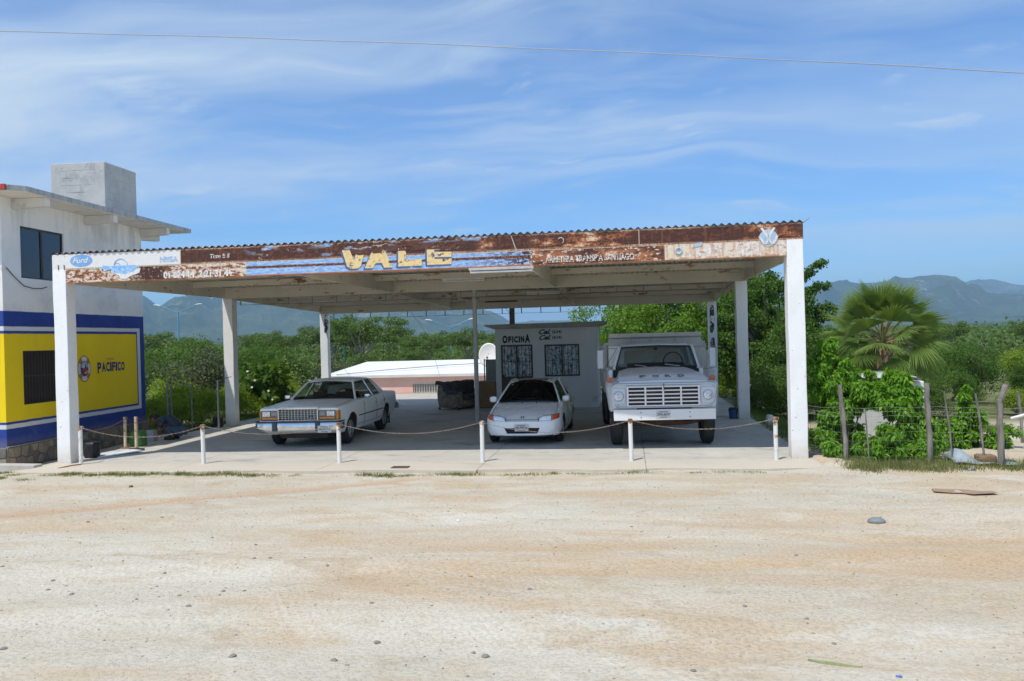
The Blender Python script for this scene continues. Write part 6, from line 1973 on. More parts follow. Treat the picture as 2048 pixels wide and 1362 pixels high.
vine('vine_shrub', 'dense bright green shrub filling the fence beside the front right column, up to the palm', 7.95, .55,
     [(-.15, -.2, .35, .34), (0, 0, .8, .36), (-.05, .1, 1.2, .34), (.12, .2, 1.42, .30), (-.12, .3, 1.82, .24), (.12, .3, 1.86, .2), (-.28, .2, 1.55, .24), (-.30, .1, 1.15, .26), (-.02, .3, 2.0, .16), (.25, .3, 1.62, .22), (-.1, .3, 1.6, .28), (.50, .1, .95, .30), (.65, 0, 1.2, .22), (.38, .1, 1.38, .22), (-.1, -.75, .12, .24), (.2, -.75, .12, .24), (.2, .5, 1.0, .4), (.35, .4, .5, .3)], 27000, 1)
vine('vine_shrub', 'tallest mass of bright green vine climbing over the white shack', 9.05, .35,
     [(-.25, -.1, .4, .28), (.1, -.15, .45, .36), (.38, -.2, .3, .30), (-.1, 0, .85, .36), (.25, 0, .85, .34), (.05, .1, 1.26, .30), (.22, .1, 1.22, .22), (-.15, .15, 1.25, .22), (-.15, -.45, .16, .26), (.3, -.5, .2, .28)], 23000, 2)
vine('vine_shrub', 'slim bright green shrub standing behind the thin fence stakes', 10.62, 1.3,
     [(0, 0, .25, .26), (0, 0, .55, .22), (.02, 0, .82, .20), (-.05, 0, 1.02, .12), (-.35, -.1, .25, .26), (.4, -.1, .15, .24), (.65, -.1, .22, .2), (-.55, -.2, .45, .13)], 9500, 3)
vine('vine_shrub', 'small low bright green shrub between the fence post and the tall vine', 8.42, -.35, [(0, 0, .12, .20), (.1, .1, .22, .14)], 700, 4)
vine('vine_shrub', 'thin pale green weeds at the foot of the second fence post', 9.75, .7, [(0, 0, .15, .2), (.15, .1, .35, .15), (-.1, .2, .3, .14)], 500, 5, .06)

# ------------------------------------------------------------------ grass
def grass(name, pts, n, h, rs_, mat, label, spread=.12):
    rs_ = np.random.RandomState(rs_)
    pts = np.array(pts, float)
    i = rs_.randint(0, len(pts), n)
    x = pts[i, 0] + rs_.normal(0, pts[i, 2]) 
    y = pts[i, 1] + rs_.normal(0, spread, n)
    z = ground_h(x, y)
    hh = h * rs_.uniform(.4, 1.2, n) * pts[i, 3]
    a = rs_.uniform(0, 6.28, n)
    lean = rs_.uniform(0, .6, n) * hh
    w = .004 + .003 * rs_.rand(n)
    b0 = np.stack([x - np.cos(a) * w, y - np.sin(a) * w, z - .01], 1)
    b1 = np.stack([x + np.cos(a) * w, y + np.sin(a) * w, z - .01], 1)
    t = np.stack([x + np.sin(a) * lean, y - np.cos(a) * lean, z + hh], 1)
    V = np.stack([b0, b1, t], 1).reshape(-1, 3)
    me_ = bpy.data.meshes.new(name)
    me_.vertices.add(len(V)); me_.vertices.foreach_set('co', V.ravel())
    me_.loops.add(n * 3); me_.loops.foreach_set('vertex_index', np.arange(n * 3, dtype=np.int32))
    me_.polygons.add(n)
    me_.polygons.foreach_set('loop_start', np.arange(0, n * 3, 3, dtype=np.int32))
    me_.polygons.foreach_set('loop_total', np.full(n, 3, dtype=np.int32))
    me_.update(calc_edges=True)
    me_.materials.append(mat)
    o = bpy.data.objects.new(name, me_)
    COL.objects.link(o)
    return tag(o, label, 'grass', kind='stuff')
L_GRASS = leaf_mat('grass_blades', (.13, .16, .05), (.20, .22, .08), (.34, .30, .16), .3)
gp = []
rg = random.Random(9)
for x0, x1, d in ((-8.5, -7.3, 1.2), (-6.6, -2.4, 1.1), (-2.2, -1.4, .5), (-.5, 1.6, .9), (2.2, 4.6, .7), (5.3, 6.4, .6)):
    x = x0
    while x < x1:
        gp.append((x, -1.28 + rg.uniform(-.10, .08) - (.35 if x < -6.8 else 0), rg.uniform(.05, .18), rg.uniform(.3, 1) * d))
        x += rg.uniform(.06, .30) / d
grass('verge_grass', gp, 9000, .075, 1, L_GRASS, 'thin green grass along the front edge of the slab', .07)
gp = [(rg.uniform(7.9, 11.6), rg.uniform(-1.3, -.35), .14, rg.uniform(.4, 1.2)) for _ in range(90)] + [(rg.uniform(9.3, 13.5), rg.uniform(5.8, 7.6), .2, 1.3) for _ in range(60)]
grass('fence_grass', gp, 16000, .12, 2, L_GRASS, 'longer grass along the foot of the wire fence', .12)
gp = [(rg.uniform(-9.4, -6.5), rg.uniform(-2.0, -.7), .1, rg.uniform(.3, .8)) for _ in range(22)]
grass('corner_grass', gp, 2500, .06, 3, L_GRASS, 'short grass at the kerb corner by the bar', .05)
gp = [(rg.uniform(7.55, 8.6), rg.uniform(1.5, 13), .2, rg.uniform(.6, 1.6)) for _ in range(90)] + [(rg.uniform(-8.7, -7.7), rg.uniform(6.5, 15), .2, rg.uniform(.6, 1.6)) for _ in range(70)]
grass('side_grass', gp, 16000, .14, 4, leaf_mat('grass_green', (.07, .14, .03), (.12, .2, .04), (.2, .24, .08), .3), 'green grass along both sides of the slab', .3)
# undergrowth that closes the gaps under the trees at the right and left
und = [(8.7, 12.6), (9.2, 15.2), (10.4, 17.4), (11.6, 11.4), (12.9, 10.4), (14.3, 11.6), (15.4, 10.6), (16.9, 11.4), (18.0, 10.6), (19.4, 11.8), (20.8, 12.2), (12.4, 14.8), (14.6, 15.8), (17.8, 15.4), (7.9, 17.6), (7.2, 19.0), (5.0, 18.2), (4.2, 18.9), (10.0, 11.0), (9.0, 10.6), (11.0, 8.1), (12.2, 8.9), (22.0, 14.0), (19.6, 19.0), (22.5, 20.0), (25, 24), (10.6, 21.5), (13, 22), (16, 23), (19, 24)]
for i, (x, y) in enumerate(und):
    me2 = [T_bush[0], T_dark[0], T_shrub[1], T_bush[1]][i % 4]
    s = [.62, .52, .62, .66][i % 4] * (.72 if x > 12.5 else 1)
    kd = ['mid green', 'dark green', 'yellow-green', 'feathery mid green'][i % 4]
    place_tree(me2, 'undergrowth_bush', 'low %s bush in the undergrowth %s' % (kd, 'right of the fan palm' if x > 12.2 else 'between the canopy and the fan palm' if x > 8.5 else 'behind the dump truck'), 'bush', x, y, s, i * 1.9, 'undergrowth bushes right of the canopy')
# ------------------------------------------------------------------ posts and chains
m, g, b = newmat('post_paint')
v = g.obj()
X, Y, Z = g.sep(v)
oi = g.n('ShaderNodeObjectInfo').outputs['Random']
v2 = g.comb(g.add(X, g.mul(oi, 9)), Y, Z)
n = g.noise(11, 6, v2, .7)
k = g.add(n, g.mx(g.rng(Z, .55, .78, -.03, .20), g.add(g.mul(g.sub(oi, .5), .10), -.01)))
c = g.mix(g.rng(k, .60, .64), (.76, .75, .71), (.42, .26, .14))
c = g.mix(g.rng(k, .66, .70), c, (.20, .09, .045))
g.put(b.inputs['Base Color'], c)
b.inputs['Roughness'].default_value = .7
g.put(b.inputs['Normal'], g.bump(n, .2, .006))
POST = m
RUSTY = M('chain_rust', (.33, .29, .25), (.22, .14, .09), 12, .8)
def pmesh(r, h):
    mb = MB()
    mb.tube([(0, 0, -.1), (0, 0, h)], r, 14, caps=False)
    mb.tube([(0, 0, h), (0, 0, h - .06)], r * .82, 14, caps=True)
    mb.grid([[(rr * math.cos(a), rr * math.sin(a), h) for a in np.linspace(0, 2 * math.pi, 15)] for rr in (r, r * .82)])
    return mb.mesh('pipe', POST, smooth=40)
pm = pmesh(.040, .775)
ring_me = MB().torus((0, 0, 0), .035, .006, 'x', 12, 5).mesh('chain_ring', RUSTY, smooth=180)
PX = [(-6.80, -.13), (-4.165, -.13), (-1.37, -.13), (1.44, -.13), (4.23, -.13), (6.82, -.13)]
plab = ['white pipe post beside the front left column', 'clean white pipe post second from the left in the chained row', 'rust-flecked white pipe post in front of the sedan headlight', 'white pipe post with rusty top left of the small hatchback', 'heavily rusted white pipe post in front of the dump truck', 'white pipe post with rusty top beside the front right column']
posts = []
for (x, y), lb in zip(PX, plab):
    lx, ly = rng.uniform(-.012, .012), rng.uniform(-.012, .012)
    t = thing('chain_post', lb, 'post', (x, y, 0), 0, 'white pipe posts carrying the chain')
    t.rotation_euler = (lx, ly, rng.uniform(0, 6))
    share('pipe', pm, t)
    share('chain_ring', ring_me, t, (.045, 0, .735), (0, .3, 0))
pm2 = pmesh(.036, .72)
for x, y, h, lb in ((-7.50, 2.50, 1.0, 'rusty yellowish pipe post by the stone plinth, left of a pair'), (-7.12, 2.33, 1.02, 'rusty yellowish pipe post by the stone plinth, right of a pair')):
    t = thing('rusty_post', lb, 'post', (x, y, 0), 0, 'pair of rusty pipe posts by the bar')
    o = share('pipe', pm2, t, scale=(1, 1, h))
    o.data = pm2.copy(); o.data.materials[0] = M('post_yellowed', (.66, .58, .42), (.52, .42, .27), 8, .75, dirt=(.34, .15, .06), dsc=6, dlo=.50, dhi=.6)
    share('chain_ring', ring_me, t, (.04, 0, .68))
def chain(p0, p1, sag, label, cat='chain', mat=RUSTY, pitch_=.044, group='rusty chains strung between the posts'):
    p0, p1 = Vector(p0), Vector(p1)
    L = (p1 - p0).length
    n = int(L * 1.03 / pitch_)
    mb = MB()
    pts = [p0.lerp(p1, i / n) - Vector((0, 0, sag * (1 - (2 * i / n - 1) ** 2))) for i in range(n + 1)]
    for i in range(n):
        a, c = pts[i], pts[i + 1]
        d = (c - a).normalized()
        side = d.cross(Vector((0, 0, 1))).normalized()
        upv = side.cross(d)
        w = side if i % 2 else upv
        mid_ = (a + c) / 2
        hl, hw = pitch_ * .60, .0085
        ring_ = [mid_ + d * (hl * math.cos(t)) + w * (hw * math.sin(t)) for t in [2 * math.pi * q / 8 for q in range(9)]]
        mb.tube(ring_, .0032, 4, caps=False)
    o = mb.build('chain', mat, None, recalc=False)
    tag(o, label, cat, group)
zt = .738
spans = [(.20, 'chain sagging between the front left column post and the second post'), (.17, 'chain crossing in front of the sedan bumper'), (.19, 'chain sagging between the sedan and the small hatchback'), (.20, 'chain hanging in front of the small hatchback'), (.17, 'chain hanging across the front of the dump truck')]
for i in range(5):
    (x0, y0), (x1, y1) = PX[i], PX[i + 1]
    chain((x0 + .04, y0, zt), (x1 - .04, y1, zt), spans[i][0], spans[i][1])
chain((-6.84, -.10, .735), (-7.46, 2.46, .69), .12, 'dark rusty chain from the first white post back to the rusty pair', mat=M('chain_dark', (.13, .06, .035), (.2, .1, .06), 12, .85))
chain((-7.08, 2.33, .70), (-7.1, 3.9, .40), .05, 'short rusty chain trailing from the right post of the rusty pair', mat=M('chain_dark'))

# ------------------------------------------------------------------ wire fence
WOODP = M('weathered_wood', (.30, .27, .235), (.13, .115, .10), 16, .95, bump=1.0, bsc=35, stretch=(1, 1, .2), dirt=(.09, .075, .06), dsc=5, dlo=.55, dhi=.65)
FG = 'wooden posts of the wire fence'
def crooked(pts, r0, label, loc, name='fence_post', grp=FG, r1=None):
    mb = MB()
    P_ = [Vector(pts[0])]
    rr_ = random.Random(len(label))
    out, rad = [], []
    for a, c in zip(pts, pts[1:]):
        for k in range(4):
            p = Vector(a).lerp(Vector(c), k / 4)
            out.append(p + Vector((rr_.uniform(-1, 1), rr_.uniform(-1, 1), 0)) * r0 * .16)
            rad.append(r0 * rr_.uniform(.85, 1.12))
    out.append(Vector(pts[-1])); rad.append((r1 or r0 * .8))
    mb.tube(out, rad, 9)
    o = mb.build(name, WOODP, None, smooth=70, loc=loc)
    tag(o, label, 'fence post', grp)
crooked([(0.03, 0, -.3), (.01, 0, .4), (-.03, 0, .9), (-.06, 0, 1.36)], .042, 'crooked grey wooden fence post nearest the front right column', (7.92, -.5, 0))
crooked([(.02, 0, -.3), (.0, 0, .5), (-.02, 0, 1.0), (-.02, 0, 1.36)], .048, 'thick grey wooden fence post at the corner of the white shack', (9.30, -.55, 0))
crooked([(0, 0, -.3), (-.01, 0, .5), (-.02, 0, 1.02), (.02, 0, 1.12), (.09, 0, 1.33)], .050, 'thick bent grey fence post with its top leaning right', (10.31, -.9, 0))
SG = 'thin stakes of the wire fence'
crooked([(.02, 0, -.2), (-.01, 0, .45), (-.04, 0, .93)], .014, 'thin dark stake leaning among the vine shrubs', (8.31, -.5, 0), 'fence_stake', SG)
crooked([(.03, 0, -.2), (-.02, 0, .6), (-.09, 0, 1.22)], .015, 'thin brown stake leaning left of the pale tarp', (9.63, -.6, 0), 'fence_stake', SG)
crooked([(.05, 0, -.2), (0, 0, .6), (-.08, 0, 1.18)], .019, 'pale stake in front of the slim vine shrub', (10.08, -.7, 0), 'fence_stake', SG)
crooked([(.02, 0, -.4), (0, 0, .5), (-.05, 0, 1.0)], .03, 'pale stake behind the fence at the right edge of the picture', (11.87, 2.0, 0), 'fence_stake', SG)
WIRE = M('galvanised_wire', (.42, .42, .40), (.30, .27, .24), 9, .6)
wm_ = MB()
fx = [(7.42, .02), (7.92, -.5), (9.30, -.55), (10.31, -.9), (11.2, -1.1), (13.5, -1.6)]
def fpt(s):
    d = [math.dist(a, c) for a, c in zip(fx, fx[1:])]
    for (a, c), l in zip(zip(fx, fx[1:]), d):
        if s <= l: return (a[0] + (c[0] - a[0]) * s / l, a[1] + (c[1] - a[1]) * s / l)
        s -= l
    return fx[-1]
tot = sum(math.dist(a, c) for a, c in zip(fx, fx[1:]))
for z in (.10, .24, .38, .52, .66, .80, .87, .95):
    wm_.tube([(*fpt(tot * i / 60), z + .012 * math.sin(i * .9 + z * 9)) for i in range(61)], .0010 if z < .8 else .0015, 4, caps=False)
s_ = 0
while s_ < tot:
    p = fpt(s_)
    wm_.tube([(p[0], p[1], .08), (p[0] + .004, p[1], .5), (p[0], p[1], .95)], .0008, 4, caps=False)
    s_ += .13
o = wm_.build('fence_wire', WIRE, None, recalc=False)
tag(o, 'thin woven wire stretched between the wooden fence posts at the right', 'wire fence')
o['kind'] = 'stuff'
# ------------------------------------------------------------------ shack under the vine
sh = thing('white_shack', 'small white rendered shack almost hidden under green vine', 'shack', (9.35, 1.6, gh(9.3, 1.6)))
WR = M('shack_white', (.74, .74, .72), (.62, .62, .60), 3, .9, bump=.4, bsc=12, dirt=(.30, .33, .38), dsc=5, dlo=.60, dhi=.66)
bx(-.95, .60, 0, 1.4, -.1, 1.27).build('wall', WR, sh, bevel=.02)
CORR = M('sheet_grey', (.40, .43, .46), (.5, .52, .54), 4, .6, dirt=(.3, .25, .2))
rr = MB()
rr.grid([[(-1.0 + k * .033, y, 1.34 + .05 * (y / 1.5) + .010 * math.cos(k * 1.57) + .03) for k in range(44)] for y in (-.15, .7, 1.5)])
o = rr.build('roof_sheet', CORR, sh, smooth=60)
o.modifiers.new('t', 'SOLIDIFY').thickness = .004
soft_box(-.05, .30, .0, .4, 1.37, 1.45, 'roof_bundle', M('bundle_pink', (.42, .28, .25), (.35, .3, .3), 6, .9), sh, puff=.02)
bx(.28, .50, -.12, .10, 1.29, 1.335).build('roof_board', M('old_board', (.17, .14, .12), None, 6, .9), sh)
# things lying behind the fence
tp = MB()
rows = []
for i in range(14):
    u = i / 13
    rows.append([(9.62 + .95 * u, -.75 + .75 * w_ - .25 * u, .02 + max(0, .20 * math.exp(-((u - .17) / .16) ** 2) * math.sin(math.pi * min(1, w_ * 1.1))) + .012 * math.sin(13 * u + 9 * w_)) for w_ in [k / 8 for k in range(9)]])
tp.grid(rows)
o = tp.build('tarp', M('tarp_pale', (.33, .38, .40), (.27, .32, .34), 5, .7, dirt=(.5, .45, .36)), None, smooth=180)
o.modifiers.new('t', 'SOLIDIFY').thickness = .004
tag(o, 'crumpled pale blue-grey tarp lying behind the wire fence', 'tarp')
o = soft_box(10.02, 10.30, -.78, -.5, -.02, .14, 'brown_sack', M('sack_brown', (.24, .15, .075), (.19, .12, .06), 6, .9), None, puff=.02)
tag(o, 'small brown sack at the foot of the bent fence post', 'sack')
mb = MB().tube([(11.35, 1.2, .55), (11.8, 1.0, .72), (12.6, .8, .86)], .03, 8)
o = mb.build('white_pipe', WHITE_WALL, None, smooth=60)
tag(o, 'white pipe slanting up behind the fence at the right picture edge', 'pipe')

# ------------------------------------------------------------------ gate, wall block, person
gt = thing('pipe_gate', 'grey steel pipe gate frame standing beside the far end of the bar', 'gate', (-7.85, 5.2, gh(-7.85, 5.2)))
GP = M('pipe_grey', (.20, .22, .25), (.15, .16, .18), 5, .5, metal=.3)
for nm, pts, rr_ in (('gate_post', [(-.13, 0, 0), (-.13, 0, 1.42)], .028), ('gate_post', [(1.02, .55, 0), (1.02, .55, 1.45)], .03),
                ('frame', [(-.02, 0, .12), (-.02, 0, 1.36), (.50, .10, 1.38), (.50, .10, .12), (-.02, 0, .12)], .020), ('brace', [(1.02, .55, 1.42), (1.2, .62, 1.5), (1.35, .7, 1.54)], .008)):
    MB().tube(pts, rr_, 8).build(nm, GP, gt, smooth=60)
o = bx(-.13, .12, -.10, .10, 0, .27).build('concrete_block', M('block_grey', (.42, .42, .42), (.36, .36, .36), 6, .95, bump=.3), None, bevel=.008, loc=(-7.60, 3.75, 0))
tag(o, 'grey concrete block standing on the slab edge beside the crouching person', 'concrete block')

SKIN = M('skin', (.24, .115, .065), (.21, .10, .055), 9, .55)
HAIR = M('hair_black', (.015, .012, .010), None, 30, .6)
SHIRT = M('shirt_navy', (.035, .060, .085), (.025, .045, .07), 5, .9, bump=.5, bsc=14)
JEANS = M('trousers_blue', (.07, .10, .15), (.05, .075, .12), 6, .9, bump=.4, bsc=16)
person = thing('person', 'person in dark shirt and jeans crouching over the block by the bar wall', 'person', (-7.18, 4.1, 0), R(8))
def skin_mesh(name, mat, verts, edges, radii, parent, sub=2, root=0):
    me_ = bpy.data.meshes.new(name)
    me_.from_pydata(verts, edges, [])
    o_ = bpy.data.objects.new(name, me_)
    COL.objects.link(o_)
    md = o_.modifiers.new('s', 'SKIN')
    for i_, r_s in enumerate(radii):
        sv = me_.skin_vertices[0].data[i_]
        sv.radius = r_s if hasattr(r_s, '__len__') else (r_s, r_s)
        sv.use_root = (i_ == root)
    sb = o_.modifiers.new('d', 'SUBSURF'); sb.levels = sb.render_levels = sub
    dg = bpy.context.evaluated_depsgraph_get()
    m2 = bpy.data.meshes.new_from_object(o_.evaluated_get(dg))
    o_.modifiers.clear()
    o_.data = m2
    m2.materials.clear(); m2.materials.append(mat)
    m2.polygons.foreach_set('use_smooth', [True] * len(m2.polygons))
    o_.parent = parent
    return o_
# crouched, facing -x: hips low at the back, trunk leaning forward, arms reaching to the floor
skin_mesh('body', SKIN, [(.16, 0, .24), (.02, 0, .38), (-.14, 0, .49), (-.28, 0, .52), (-.36, 0, .52), (-.44, 0, .50),
                        (-.26, .17, .48), (-.34, .22, .28), (-.46, .15, .12), (-.51, .13, .08),
                        (-.26, -.17, .48), (-.30, -.23, .27), (-.42, -.16, .10), (-.48, -.14, .07),
                        (.12, .10, .22), (-.20, .16, .30), (.02, .15, .06), (-.12, .15, .035),
                        (.12, -.10, .22), (-.18, -.17, .30), (.04, -.15, .06), (-.10, -.15, .035)],
          [(0, 1), (1, 2), (2, 3), (3, 4), (4, 5), (3, 6), (6, 7), (7, 8), (8, 9), (3, 10), (10, 11), (11, 12), (12, 13), (0, 14), (14, 15), (15, 16), (16, 17), (0, 18), (18, 19), (19, 20), (20, 21)],
          [.115, .12, .125, .10, .055, .05, .055, .042, .032, .028, .055, .042, .032, .028, .085, .055, .042, .03, .085, .055, .042, .03], person)
skin_mesh('shirt', SHIRT, [(.17, 0, .27), (.02, 0, .40), (-.14, 0, .505), (-.27, 0, .525), (-.24, .19, .48), (-.32, .235, .33), (-.24, -.19, .48), (-.29, -.24, .32)],
          [(0, 1), (1, 2), (2, 3), (3, 4), (4, 5), (3, 6), (6, 7)], [(.16, .125), (.165, .13), (.17, .135), (.14, .10), .075, .062, .075, .062], person)
skin_mesh('trousers', JEANS, [(.18, 0, .23), (.13, .11, .22), (-.20, .165, .30), (.01, .16, .10), (.13, -.11, .22), (-.18, -.175, .30), (.03, -.16, .10)],
          [(0, 1), (1, 2), (2, 3), (0, 4), (4, 5), (5, 6)], [(.15, .13), .11, .072, .058, .11, .072, .058], person)
hd = bmesh.new()
bmesh.ops.create_icosphere(hd, subdivisions=3, radius=1)
for vv in hd.verts:
    p = vv.co.copy()
    x_, y_2, z_2 = p.x * .105, p.y * .078, p.z * .115
    if p.x < -.2 and p.z < .2:
        x_ *= .96
    if p.z < -.5: x_ += -.012; y_2 *= .8
    face_ = max(0, -p.x)
    nose = math.exp(-((p.y) / .16) ** 2 - ((p.z + .12) / .16) ** 2) * (1 if p.x < -.7 else 0)
    x_ -= nose * .022
    eye = math.exp(-((abs(p.y) - .36) / .14) ** 2 - ((p.z - .08) / .10) ** 2) * (1 if p.x < -.5 else 0)
    x_ += eye * .010
    mouth_ = math.exp(-((p.y) / .3) ** 2 - ((p.z + .45) / .05) ** 2) * (1 if p.x < -.5 else 0)
    x_ += mouth_ * .006
    vv.co = Vector((x_, y_2, z_2))
me_ = bpy.data.meshes.new('head'); hd.to_mesh(me_); hd.free()
me_.materials.append(SKIN); me_.polygons.foreach_set('use_smooth', [True] * len(me_.polygons))
head = share('head', me_, person, (-.49, 0, .535), (0, R(-38), 0))
for s in (-1, 1):
    soft_box(.005 - .018, .005 + .018, s * .078 - .008, s * .078 + .008, -.03, .03, 'ear', SKIN, head, puff=.003)
    soft_box(-.095, -.080, s * .030 - .010, s * .030 + .010, .002, .014, 'eye', M('eye_dark', (.03, .02, .02), None, 5, .3), head, puff=.001)
hb_ = bmesh.new()
bmesh.ops.create_icosphere(hb_, subdivisions=3, radius=1)
for vv in hb_.verts:
    p = vv.co
    j = 1 + .04 * mnoise.noise(p * 6)
    vv.co = Vector((p.x * .117 * j + .012, p.y * .09 * j, p.z * .122 * j + .012))
bmesh.ops.delete(hb_, geom=[vv for vv in hb_.verts if vv.co.z < .035 and vv.co.x < -.02 or vv.co.z < -.06], context='VERTS')
mh = bpy.data.meshes.new('hair'); hb_.to_mesh(mh); hb_.free(); mh.materials.append(HAIR)
mh.polygons.foreach_set('use_smooth', [True] * len(mh.polygons))
oh = bpy.data.objects.new('hair', mh); COL.objects.link(oh); oh.parent = head
for s, wx, wy in ((1, -.51, .13), (-1, -.48, -.14)):
    palm_v = Vector((wx, wy, .075))
    soft_box(wx - .05, wx + .02, wy - .035, wy + .035, .045, .08, 'hand', SKIN, person, puff=.006)
    for f in range(4):
        fy = wy - .028 + f * .018
        ln = (.055, .066, .062, .048)[f]
        skin_mesh('finger', SKIN, [(wx - .045, fy, .064), (wx - .045 - ln * .5, fy, .056), (wx - .045 - ln * .9, fy, .030), (wx - .045 - ln * .92, fy, .014)], [(0, 1), (1, 2), (2, 3)], [.009, .009, .008, .007], person, 1)
    skin_mesh('thumb', SKIN, [(wx - .0, wy - s * .03, .062), (wx - .03, wy - s * .052, .05), (wx - .055, wy - s * .055, .03)], [(0, 1), (1, 2)], [.011, .010, .008], person, 1)
for s in (-1, 1):
    soft_box(-.20, .06, s * .15 - .045, s * .15 + .045, .0, .085, 'shoe', M('shoe_dark', (.03, .025, .02), None, 5, .7), person, puff=.01)

# ------------------------------------------------------------------ small things on the slab and ground
o = soft_box(-.16, .17, -.13, .13, -.02, .36, 'green_bag', M('bag_green', (.05, .15, .035), (.08, .21, .05), 7, .6, bump=.6, bsc=9), None, puff=.04, seed=3)
o.location = (-7.34, 2.75, 0); tag(o, 'crumpled green plastic bag behind the two rusty posts', 'bag')
o = soft_box(-.13, .13, -.12, .12, -.01, .34, 'black_bag', M('bag_black', (.015, .014, .018), None, 7, .5, bump=.5, bsc=10), None, puff=.03, seed=9)
o.location = (-7.22, .85, 0); tag(o, 'black bag on the slab just behind the first white post', 'bag')
mb = MB().prism([(-.38, -.42), (.10, -.46), (.42, .46), (.02, .52)], 'z', .012, .035)
o = mb.build('flat_sheet', M('panel_white', (.70, .76, .82), (.64, .7, .76), 4, .4), None, bevel=.004, loc=(-7.05, 1.30, 0), rot=(R(2), 0, R(-14)))
tag(o, 'white flat panel lying on the slab behind the front left column', 'panel')
bx(-.02, .30, -.03, .03, .0, .05).build('dark_tube', M('tube_dark', (.04, .05, .07), None, 4, .5), None, loc=(-6.98, 1.86, 0), rot=(0, 0, R(24)))
tag(bpy.data.objects['dark_tube'], 'short dark tube at the far end of the white panel', 'tube')
o = MB().prism([(0, 0), (.5, .03), (.55, .07), (.42, .09), (.15, .08), (-.03, .05)], 'z', .0, .02).prism([(.38, .02), (.72, .07), (.71, .105), (.38, .07)], 'z', .021, .05).build('blue_scrap', M('scrap_blue', (.10, .16, .26), (.6, .64, .7), 14, .5, lo=.45, hi=.55), None, loc=(-6.62, -.62, gh(-6.4, -.6) + .01), rot=(0, 0, R(6)))
tag(o, 'flattened blue and silver scrap lying at the slab corner in front of the first post', 'scrap')
o = MB().tube([(0, 0, 0), (.12, .22, .02), (.20, .42, .015)], .012, 6).build('rusty_rod', M('rod_rust', (.28, .13, .06), None, 9, .9), None, loc=(-6.95, -.62, .0))
tag(o, 'thin rusty rod lying by the foot of the first white post', 'rod')
o = MB().prism([(-.2, -.03), (.22, -.05), (.25, .05), (-.18, .07)], 'z', 0, .02).build('rust_plate', M('rod_rust'), None, loc=(-7.3, 2.30, 0))
tag(o, 'rusty flat iron between the feet of the rusty post pair', 'iron plate')
# boots by the second left column
bt = [(-7.62, 7.10, 'pair'), (-7.42, 7.02, 'x')]
for i, (x, y, _) in enumerate(bt):
    t = thing('boot', ('left' if i == 0 else 'right') + ' one of two worn black boots at the foot of the second left column', 'boot', (x, y, 0), R(20 * i))
    BT = M('boot_black', (.03, .024, .022), (.05, .04, .03), 7, .7)
    soft_box(-.06, .06, -.06, .07, .02, .27, 'shaft', BT, t, puff=.012)
    soft_box(-.055, .055, -.20, .06, .02, .11, 'foot', BT, t, puff=.012)
    bx(-.055, .055, -.20, .07, 0, .02).build('sole', BLK, t)
bk = thing('blue_bucket', 'dark blue bucket beside the middle right column', 'bucket', (6.98, 7.42, 0))
MB().tube([(0, 0, 0), (0, 0, .26)], [.10, .125], 18, caps=False).disc((0, 0, .01), .10, 'z', 18).build('pail', M('bucket_blue', (.03, .09, .20), None, 6, .5), bk, smooth=60)
MB().torus((0, 0, .26), .126, .007, 'z', 18, 5).build('rim', BLK, bk)
soft_box(-.09, .09, -.09, .09, .20, .30, 'rags', M('rag_dark', (.05, .035, .04), None, 6, .9), bk, puff=.02)
for i, (x, y, lb) in enumerate(((7.72, 6.3, 'short white stump post beyond the right edge of the slab'),)):
    o = MB().tube([(0, 0, -.3), (.02, 0, .02), (.05, .1, .15)], .09, 10).build('white_stump', WHITE_WALL, None, smooth=50, loc=(x, y, 0))
    tag(o, lb, 'post')
tk = thing('white_tank', 'white ribbed plastic water tank behind the right mirror of the dump truck', 'water tank', (6.55, 9.6, 0))
MB().tube([(0, 0, .0), (0, 0, 1.45), (0, 0, 1.60), (0, 0, 1.72), (0, 0, 1.80)], [.26, .26, .22, .12, .10], 24).build('shell', M('tank_white', (.78, .79, .80), None, 3, .5), tk, smooth=50)
for z in (.4, .8, 1.2):
    MB().torus((0, 0, z), .262, .012, 'z', 24, 5).build('rib', M('tank_white'), tk)
# litter
cb = MB()
cb.grid([[(-.40, .02, .03), (-.38, .30, .02)], [(-.12, -.05, .012), (-.10, .28, .02)], [(.02, -.06, .015), (.10, .20, .05)], [(.12, -.16, .03), (.30, .12, .04)], [(.50, -.05, .06), (.44, .16, .05)]])
o = cb.build('cardboard', M('cardboard', (.36, .24, .15), (.30, .20, .12), 6, .9), None, loc=(8.80, -3.30, gh(8.8, -3.3) + .01), rot=(0, 0, R(-8)))
o.scale = (.9, .9, .35)
o.modifiers.new('t', 'SOLIDIFY').thickness = .005
o2 = MB().prism([(-.10, .05), (.0, .04), (.02, .11), (-.08, .12)], 'z', .028, .030).build('label', M('paper', (.7, .7, .74), None, 5, .7), o)
tag(o, 'flattened brown cardboard sheet lying on the sand at the right', 'cardboard')
hat = MB()
hat.grid([[((.105 * k_) * math.cos(a), (.075 * k_) * math.sin(a), h_ * .8) for a in np.linspace(0, 2 * math.pi, 22, endpoint=False)] for k_, h_ in ((1, .0), (1.05, .012), (.92, .04), (.6, .065), (.01, .075))], closed=True)
o = hat.build('grey_lid', M('lid_grey', (.17, .19, .20), (.22, .24, .25), 8, .6), None, smooth=50, loc=(7.18, -5.0, gh(7.18, -5.0)))
tag(o, 'rounded blue-grey plastic lid lying on the sand at the right', 'lid')
lf = MB()
rows = []
